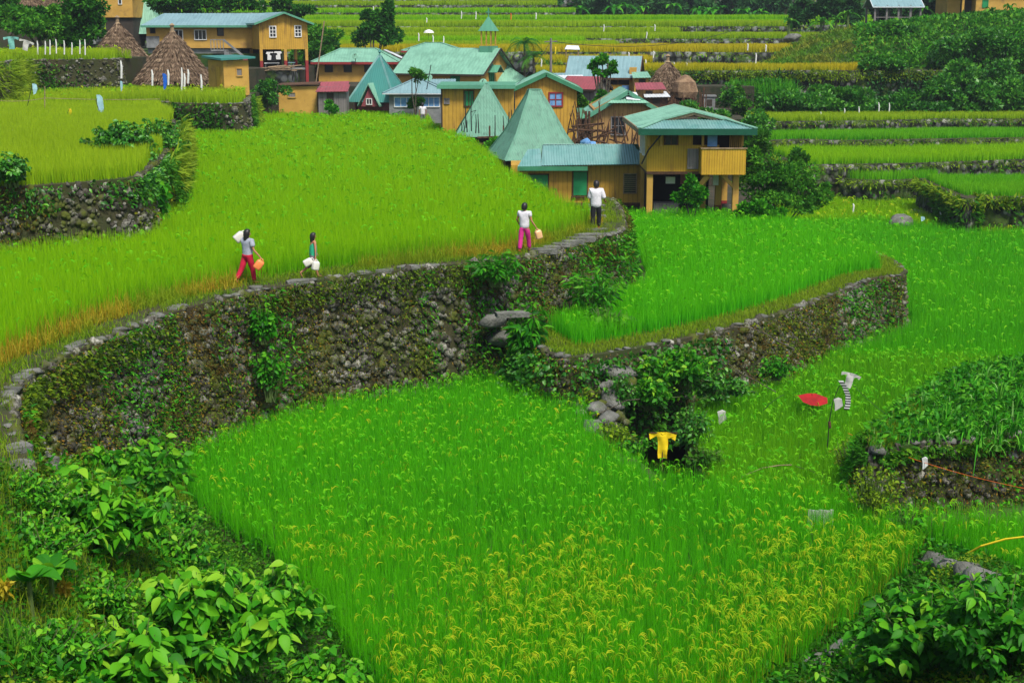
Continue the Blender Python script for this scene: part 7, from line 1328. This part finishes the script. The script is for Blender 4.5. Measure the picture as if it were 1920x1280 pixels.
# small markers on the hillside
i = 0; hw = 'hillside'
for px, pt, pb, Y, mt in [(865, 21, 29, 150, 'whitep'), (892, 22, 30, 150, 'whitep'), (958, 25, 31, 150, 'orp'), (1005, 24, 30, 150, 'whitep'), (800, 34, 36, 145, 'whitep'), (1041, 88, 94, 122, 'yelp'), (1015, 110, 117, 117, 'whitep'), (1132, 46, 53, 150, 'whitep'), (1228, 46, 52, 150, 'whitep'), (1212, 60, 66, 145, 'whitep'), (1210, 112, 121, 113, 'whitep'), (1179, 98, 104, 122, 'whitep'), (1225, 96, 101, 122, 'whitep'), (1263, 117, 123, 112, 'whitep'), (1287, 118, 124, 112, 'whitep'), (812, 66, 76, 128, 'whitep'), (831, 68, 80, 128, 'whitep'), (785, 62, 70, 130, 'whitep'), (560, 8, 14, 170, 'whitep'), (700, 12, 17, 170, 'whitep'), (1402, 82, 87, 120, 'whitep'), (1436, 84, 89, 120, 'whitep'), (1417, 100, 111, 113, 'whitep')]:
    stick(px, pt, pb, Y, .12, mt, ('white' if mt == 'whitep' else 'coloured')+' marker stick on the hillside terraces, %s of the scattered ones' % (ords+['last'])[i % 23], 'marker sticks on the hillside terraces'); i += 1
r = empty('umbrella', tuple(P(804, 60, 134)), 'tiny white and orange umbrella on the hillside terraces', 'umbrella'); c = P(804, 56, 134); m = MB(); m.lathe((c.x, c.y, c.z-.3), [(.5, 0), (.42, .16), (.22, .27), (.02, .32)], 12); m.build('canopy', M['whitep'], r); m = MB(); m.tube([c, c-Vector((0, 0, 1))], .02, 5); m.build('shaft', M['cable'], r)
# ---------------------------------------------------------------- people
M['skin'] = flat_mat('skin', (.42, .19, .10), .55, scale=8, var=.12)
M['hair'] = flat_mat('black_hair', (.012, .010, .010), .45, scale=10, spec=.5)
for n_, c_ in (('shirt_grey', (.36, .39, .46)), ('shirt_green', (.03, .42, .22)), ('shirt_white', (.72, .70, .74)), ('trouser_red', (.48, .01, .04)), ('trouser_pink', (.62, .03, .24)), ('trouser_grey', (.14, .14, .16)), ('trouser_black', (.012, .012, .016))): M[n_] = flat_mat(n_, c_, .85, scale=7, var=.22, bump=.3, bscale=12)
M['jugw'] = flat_mat('white_jug', (.72, .70, .62), .35, scale=4, var=.1, spec=.5); M['jugo'] = flat_mat('orange_jug', (.85, .25, .07), .35, scale=4, var=.15, spec=.5); M['jugp'] = flat_mat('pale_orange_jug', (.85, .50, .24), .35, scale=3, var=.2, spec=.5)
def skin_mesh(name, chains, mat, parent, Mx, sub=2, rs=1.06):
    """chains: lists of (point, radius[, radius2]); first point of later chains may repeat an existing point to branch from it"""
    V = []; R = []; E = []; idx = {}
    for ch in chains:
        prev = None
        for q in ch:
            key = tuple(round(c, 4) for c in q[0])
            if key not in idx: idx[key] = len(V); V.append(q[0]); R.append((q[1]*rs, (q[2] if len(q) > 2 else q[1])*rs))
            i = idx[key]
            if prev is not None and prev != i: E.append((prev, i))
            prev = i
    off = wloc(parent); me = bpy.data.meshes.new(name); me.from_pydata([tuple((Mx @ Vector(v))-off) for v in V], E, []); o = link(name, me, mat, parent)
    md = o.modifiers.new('skin', 'SKIN'); md.use_smooth_shade = True
    for i, r in enumerate(R): me.skin_vertices[0].data[i].radius = (r[0]*Mx.to_scale().x, r[1]*Mx.to_scale().x)
    me.skin_vertices[0].data[0].use_root = True
    sb = o.modifiers.new('sub', 'SUBSURF'); sb.levels = sub; sb.render_levels = sub; return o
def person(px, py, z, H, yaw, label, shirt, trousers, hair, legL, legR, armL, armR, sleeve=.55, hemz=.46, calf=True, sandals='jugp', lean=.02, shoes=None, loose=1., head_turn=0):
    b = G(px, py, z); root = empty('person', tuple(b), label, 'person', None); Mx = Matrix.Translation(b) @ Matrix.Rotation(math.radians(yaw), 4, 'Z') @ Matrix.Scale(H, 4)
    V_ = Vector; hip = .50; pel = V_((0, 0, .53)); che = V_((0, lean*.6, .70)); nck = V_((0, lean, .825)); shz = .80
    def leg(sx, spec):
        a, kn = spec; hp = V_((sx*.055, 0, hip)); kneep = hp+V_((sx*.005, math.sin(a)*.245, -math.cos(a)*.245)); b2 = a-kn; ank = kneep+V_((0, math.sin(b2)*.225, -math.cos(b2)*.225)); f = V_((0, math.cos(b2), math.sin(b2)))
        heel = ank+V_((0, 0, 0))-f*.02; toe = ank+f*.085+V_((0, 0, -.025)) if True else ank; return hp, kneep, ank, toe
    Ls = {-1: leg(-1, legL), 1: leg(1, legR)}; low = min(q.z for t in Ls.values() for q in t[2:])-.018; up = V_((0, 0, -low))
    pel += up; che += up; nck += up
    arms = {}
    for sx, (el, ha) in ((-1, armL), (1, armR)):
        sh = V_((sx*.105, lean*.8, shz))+up; arms[sx] = (sh, sh+V_(el), sh+V_(ha))
    ch = [[(tuple(pel), .070, .05), (tuple(pel+V_((0, .0, .08))), .062, .046), (tuple(che), .072, .05), (tuple(nck-V_((0, 0, .02))), .05, .036), (tuple(nck+V_((0, 0, .02))), .026), (tuple(nck+V_((0, .005, .06))), .036), (tuple(nck+V_((0, .008, .105))), .050, .052), (tuple(nck+V_((0, .004, .15))), .038)]]
    for sx in (-1, 1):
        hp, kn, an, to = [q+up for q in Ls[sx]]
        ch.append([(tuple(pel), .07, .05), (tuple(hp), .052), (tuple(hp.lerp(kn, .5)), .044), (tuple(kn), .031), (tuple(kn.lerp(an, .4)), .028), (tuple(an), .017), (tuple(an.lerp(to, .6)+V_((0, 0, -.006))), .018, .015), (tuple(to), .013, .009)])
        sh, el, ha = arms[sx]; ch.append([(tuple(nck-V_((0, 0, .02))), .05, .036), (tuple(sh), .032), (tuple(sh.lerp(el, .5)), .025), (tuple(el), .019), (tuple(el.lerp(ha, .4)), .018), (tuple(ha), .0125), (tuple(ha+(ha-el).normalized()*.028), .017, .010)])
        pm = ha+(ha-el).normalized()*.028; d = (ha-el).normalized(); sd = d.cross(V_((0, 0, 1)));
        if sd.length < .2: sd = V_((0, 1, 0))
        sd.normalize(); cur = d.cross(sd).normalized()
        for q, (o_, ln) in enumerate(((-.013, .036), (-.005, .042), (.004, .040), (.012, .032))):
            r0 = pm+sd*o_*1.2+d*.012; ch.append([(tuple(pm), .017, .010), (tuple(r0), .0048), (tuple(r0+d*ln*.5), .0045), (tuple(r0+d*ln*.75+cur*ln*.35), .004)])
        th = ha+d*.012-sd*.016; ch.append([(tuple(ha), .0125), (tuple(th), .006), (tuple(th+d*.022-sd*.008), .005)])
    skin_mesh('body', ch, M['skin'], root, Mx)
    # shirt: follows the trunk, open below, sleeves over the upper arms
    hem = V_((0, 0, hemz))+up; g = 1.16*loose
    sc = [[(tuple(hem), .078*g, .062*g), (tuple(hem.lerp(che, .5)), .070*g, .055*g), (tuple(che), .077*g, .056*g), (tuple(nck-V_((0, 0, .012))), .05*g, .036*g)]]
    for sx in (-1, 1):
        sh, el, ha = arms[sx]
        if sleeve > 0: sc.append([(tuple(nck-V_((0, 0, .012))), .05*g, .036*g), (tuple(sh), .037*g), (tuple(sh.lerp(el, min(sleeve, 1))), .031*g)] + ([(tuple(el.lerp(ha, sleeve-1)), .025*g)] if sleeve > 1 else []))
    skin_mesh('shirt', sc, M[shirt], root, Mx, rs=1.32)
    tc = [[(tuple(pel+V_((0, 0, .03))), .074, .056), (tuple(pel-V_((0, 0, .01))), .076, .058)]]
    for sx in (-1, 1):
        hp, kn, an, to = [q+up for q in Ls[sx]]; c_ = [(tuple(pel-V_((0, 0, .01))), .076, .058), (tuple(hp), .056), (tuple(hp.lerp(kn, .5)), .051), (tuple(kn), .040)]
        if calf: c_ += [(tuple(kn.lerp(an, .5)), .038), (tuple(kn.lerp(an, .93)), .034)]
        else: c_ += [(tuple(kn.lerp(an, .12)), .038)]
        tc.append(c_)
    skin_mesh('trousers', tc, M[trousers], root, Mx, rs=1.25)
    hc = nck+V_((0, .004, .095)); m = MB(); m.M = Mx @ Matrix.Translation(hc) @ Matrix.Rotation(math.radians(head_turn), 4, 'Z'); N = 18; rings = []; zb = -.055 if hair == 'short' else -.115
    for r_, z_, by in ((.02, .084, 0), (.045, .074, 0), (.062, .05, -.003), (.067, .02, -.008), (.066, -.02, -.014), (.060, -.05, -.018), (.056, zb, -.022)):
        ring = []
        for j in range(N):
            a = 2*math.pi*j/N; front = math.sin(a); rr = r_
            if z_ < .03 and front > .35: rr = min(r_, .050)
            ring.append(m.av((rr*math.cos(a)*.92, rr*math.sin(a)*(1.05)+by+(.0 if front < .3 else -.008), z_ if not (front > .35 and z_ < .0) else max(z_, .02)*1.+.0)))
        rings.append(ring)
    for a, c_ in zip(rings, rings[1:]):
        for j in range(N): m.face([a[j], c_[j], c_[(j+1) % N], a[(j+1) % N]])
    m.face(rings[0]); m.build('hair', M['hair'], root, True)
    fc = Mx @ Matrix.Translation(hc) @ Matrix.Rotation(math.radians(head_turn), 4, 'Z')
    for sx in (-1, 1): mm = MB(); mm.M = fc; mm.lathe((sx*.018, .052, -.0), [(.001, -.005), (.006, 0), (.001, .005)], 6); mm.build('eye', M['hair'], root)
    mm = MB(); mm.M = fc; mm.bar((-.013, .052, -.038), (.013, .052, -.038), .005, .006); mm.build('mouth', M['red'], root); mm = MB(); mm.M = fc; mm.slab([(-.008, .05, -.022), (.008, .05, -.022), (0, .048, .004)], (0, .014, -.004)); mm.build('nose', M['skin'], root)
    for sx in (-1, 1):
        hp, kn, an, to = [q+up for q in Ls[sx]]; mm = MB(); mm.M = Mx; d = (to-an).normalized(); mm.bar(an-d*.028+V_((0, 0, -.014)), to+d*.012+V_((0, 0, -.004)), .036, .008); mm.build('sandal', M[shoes or 'orp'], root)
    return root, Mx, {sx: Mx @ (arms[sx][2]+(arms[sx][2]-arms[sx][1]).normalized()*.05) for sx in arms}
def jug(pos, H, rot, mat, label, gp_='plastic water jugs carried by the children'):
    """rounded jerrycan whose handle sits at pos"""
    root = empty('water_jug', tuple(pos), label, 'water jug', gp_); Mx = Matrix.Translation(pos) @ rot; h = H; w = H*.36; d = H*.28; m = MB(); m.M = Mx; rings = []
    for sc_, z_ in ((.80, -h), (.95, -h*.97), (1, -h*.88), (1, -h*.35), (.96, -h*.25), (.7, -h*.14), (.45, -h*.10)):
        rings.append([m.av((w*sc_*(abs(math.cos(a))**.5)*math.copysign(1, math.cos(a)), d*sc_*(abs(math.sin(a))**.5)*math.copysign(1, math.sin(a)), z_)) for a in [2*math.pi*(j+.5)/16 for j in range(16)]])
    for a, b in zip(rings, rings[1:]):
        for j in range(16): m.face([a[j], a[(j+1) % 16], b[(j+1) % 16], b[j]])
    m.face(rings[0][::-1]); m.face(rings[-1]); m.build('bottle', M[mat], root, True)
    m = MB(); m.M = Mx; m.tube([(-w*.6, 0, -h*.2), (-w*.5, 0, 0), (0, 0, .015), (w*.3, 0, -h*.05), (w*.35, 0, -h*.16)], H*.045, 6); m.build('handle', M[mat], root, True)
    m = MB(); m.M = Mx; m.lathe((w*.62, 0, -h*.22), [(H*.08, 0), (H*.08, H*.12), (H*.02, H*.13)], 10); m.build('cap', M[mat], root); return root
Rx = lambda a: Matrix.Rotation(math.radians(a), 4, 'X'); Ry = lambda a: Matrix.Rotation(math.radians(a), 4, 'Y'); Rz = lambda a: Matrix.Rotation(math.radians(a), 4, 'Z')
# girl in grey shirt, jug on her left shoulder, orange jug in her right hand
r, Mp, h_ = person(466, 532, 0, 1.40, -38, 'girl in grey shirt and red trousers with a white jug on her shoulder', 'shirt_grey', 'trouser_red', 'long', (-.42, .25), (.25, .12), ((-.07, .06, -.08), (-.035, .07, .075)), ((.06, -.01, -.16), (.16, .06, -.30)), sleeve=.75, hemz=.455, head_turn=-10)
jug(h_[-1]+Vector((-.02, 0, .0)), .31, Rz(20) @ Ry(52), 'jugw', 'white water jug resting on the shoulder of the girl in grey'); jug(h_[1], .28, Rz(15) @ Ry(38), 'jugo', 'orange water jug in the hand of the girl in grey')
# small girl in green top with two white jugs
r, Mp, h_ = person(588, 521, 0, 1.22, -62, 'small girl in green sleeveless top carrying two white jugs', 'shirt_green', 'trouser_grey', 'long', (.30, .05), (-.55, .45), ((-.03, .05, -.15), (-.02, .12, -.27)), ((.05, -.01, -.16), (.07, -.02, -.31)), sleeve=0, hemz=.44, calf=False, head_turn=8, shoes='wood')
jug(h_[1]+Vector((-.06, -.05, .02)), .26, Rz(10) @ Ry(62), 'jugw', 'upper white jug swinging from the hand of the small girl in green'); jug(h_[1]+Vector((.04, -.14, .02)), .26, Rz(40) @ Ry(12), 'jugw', 'lower white jug hanging from the hand of the small girl in green')
# girl in white shirt and pink trousers
r, Mp, h_ = person(983, 474, 0, 1.42, -22, 'girl in white shirt and pink trousers with a pale orange jug', 'shirt_white', 'trouser_pink', 'short', (-.20, .06), (.34, .10), ((-.06, -.01, -.15), (-.05, .08, -.24)), ((.05, -.01, -.16), (.13, .03, -.29)), sleeve=.6, hemz=.455, head_turn=-12)
jug(h_[1], .28, Rz(20) @ Ry(-14), 'jugp', 'pale orange water jug in the hand of the girl in pink trousers')
# woman ahead
person(1117, 431, 0, 1.56, -8, 'woman in long loose white shirt and black leggings walking ahead', 'shirt_white', 'trouser_black', 'short', (-.10, .05), (.14, .10), ((-.03, .0, -.15), (-.01, .06, -.28)), ((.055, -.03, -.14), (.075, .06, -.22)), sleeve=1.15, hemz=.42, loose=1.12)
# far person in the rice
person(793, 238, .1, 1.55, 10, 'distant person in white shirt standing in the rice near the grey house', 'shirt_white', 'trouser_grey', 'short', (-.1, .1), (.1, .1), ((-.04, .0, -.15), (-.04, .03, -.29)), ((.04, -.0, -.15), (.04, .03, -.29)), sleeve=.7)
# ---------------------------------------------------------------- air: everything stands inside one closed box
mh = bpy.data.materials.new('haze_air'); mh.use_nodes = True; t = mh.node_tree; t.nodes.remove(t.nodes['Principled BSDF'])
pv = t.nodes.new('ShaderNodeVolumePrincipled'); pv.inputs['Color'].default_value = (.78, .88, 1, 1); pv.inputs['Density'].default_value = .0003; pv.inputs['Anisotropy'].default_value = .2
t.links.new(pv.outputs[0], t.nodes['Material Output'].inputs['Volume'])
m = MB(); m.box((-905, -65, -10.7), (905, 1505, 215)); tag(m.build('haze', mh), 'thin moist air over the valley', 'haze', kind='stuff')
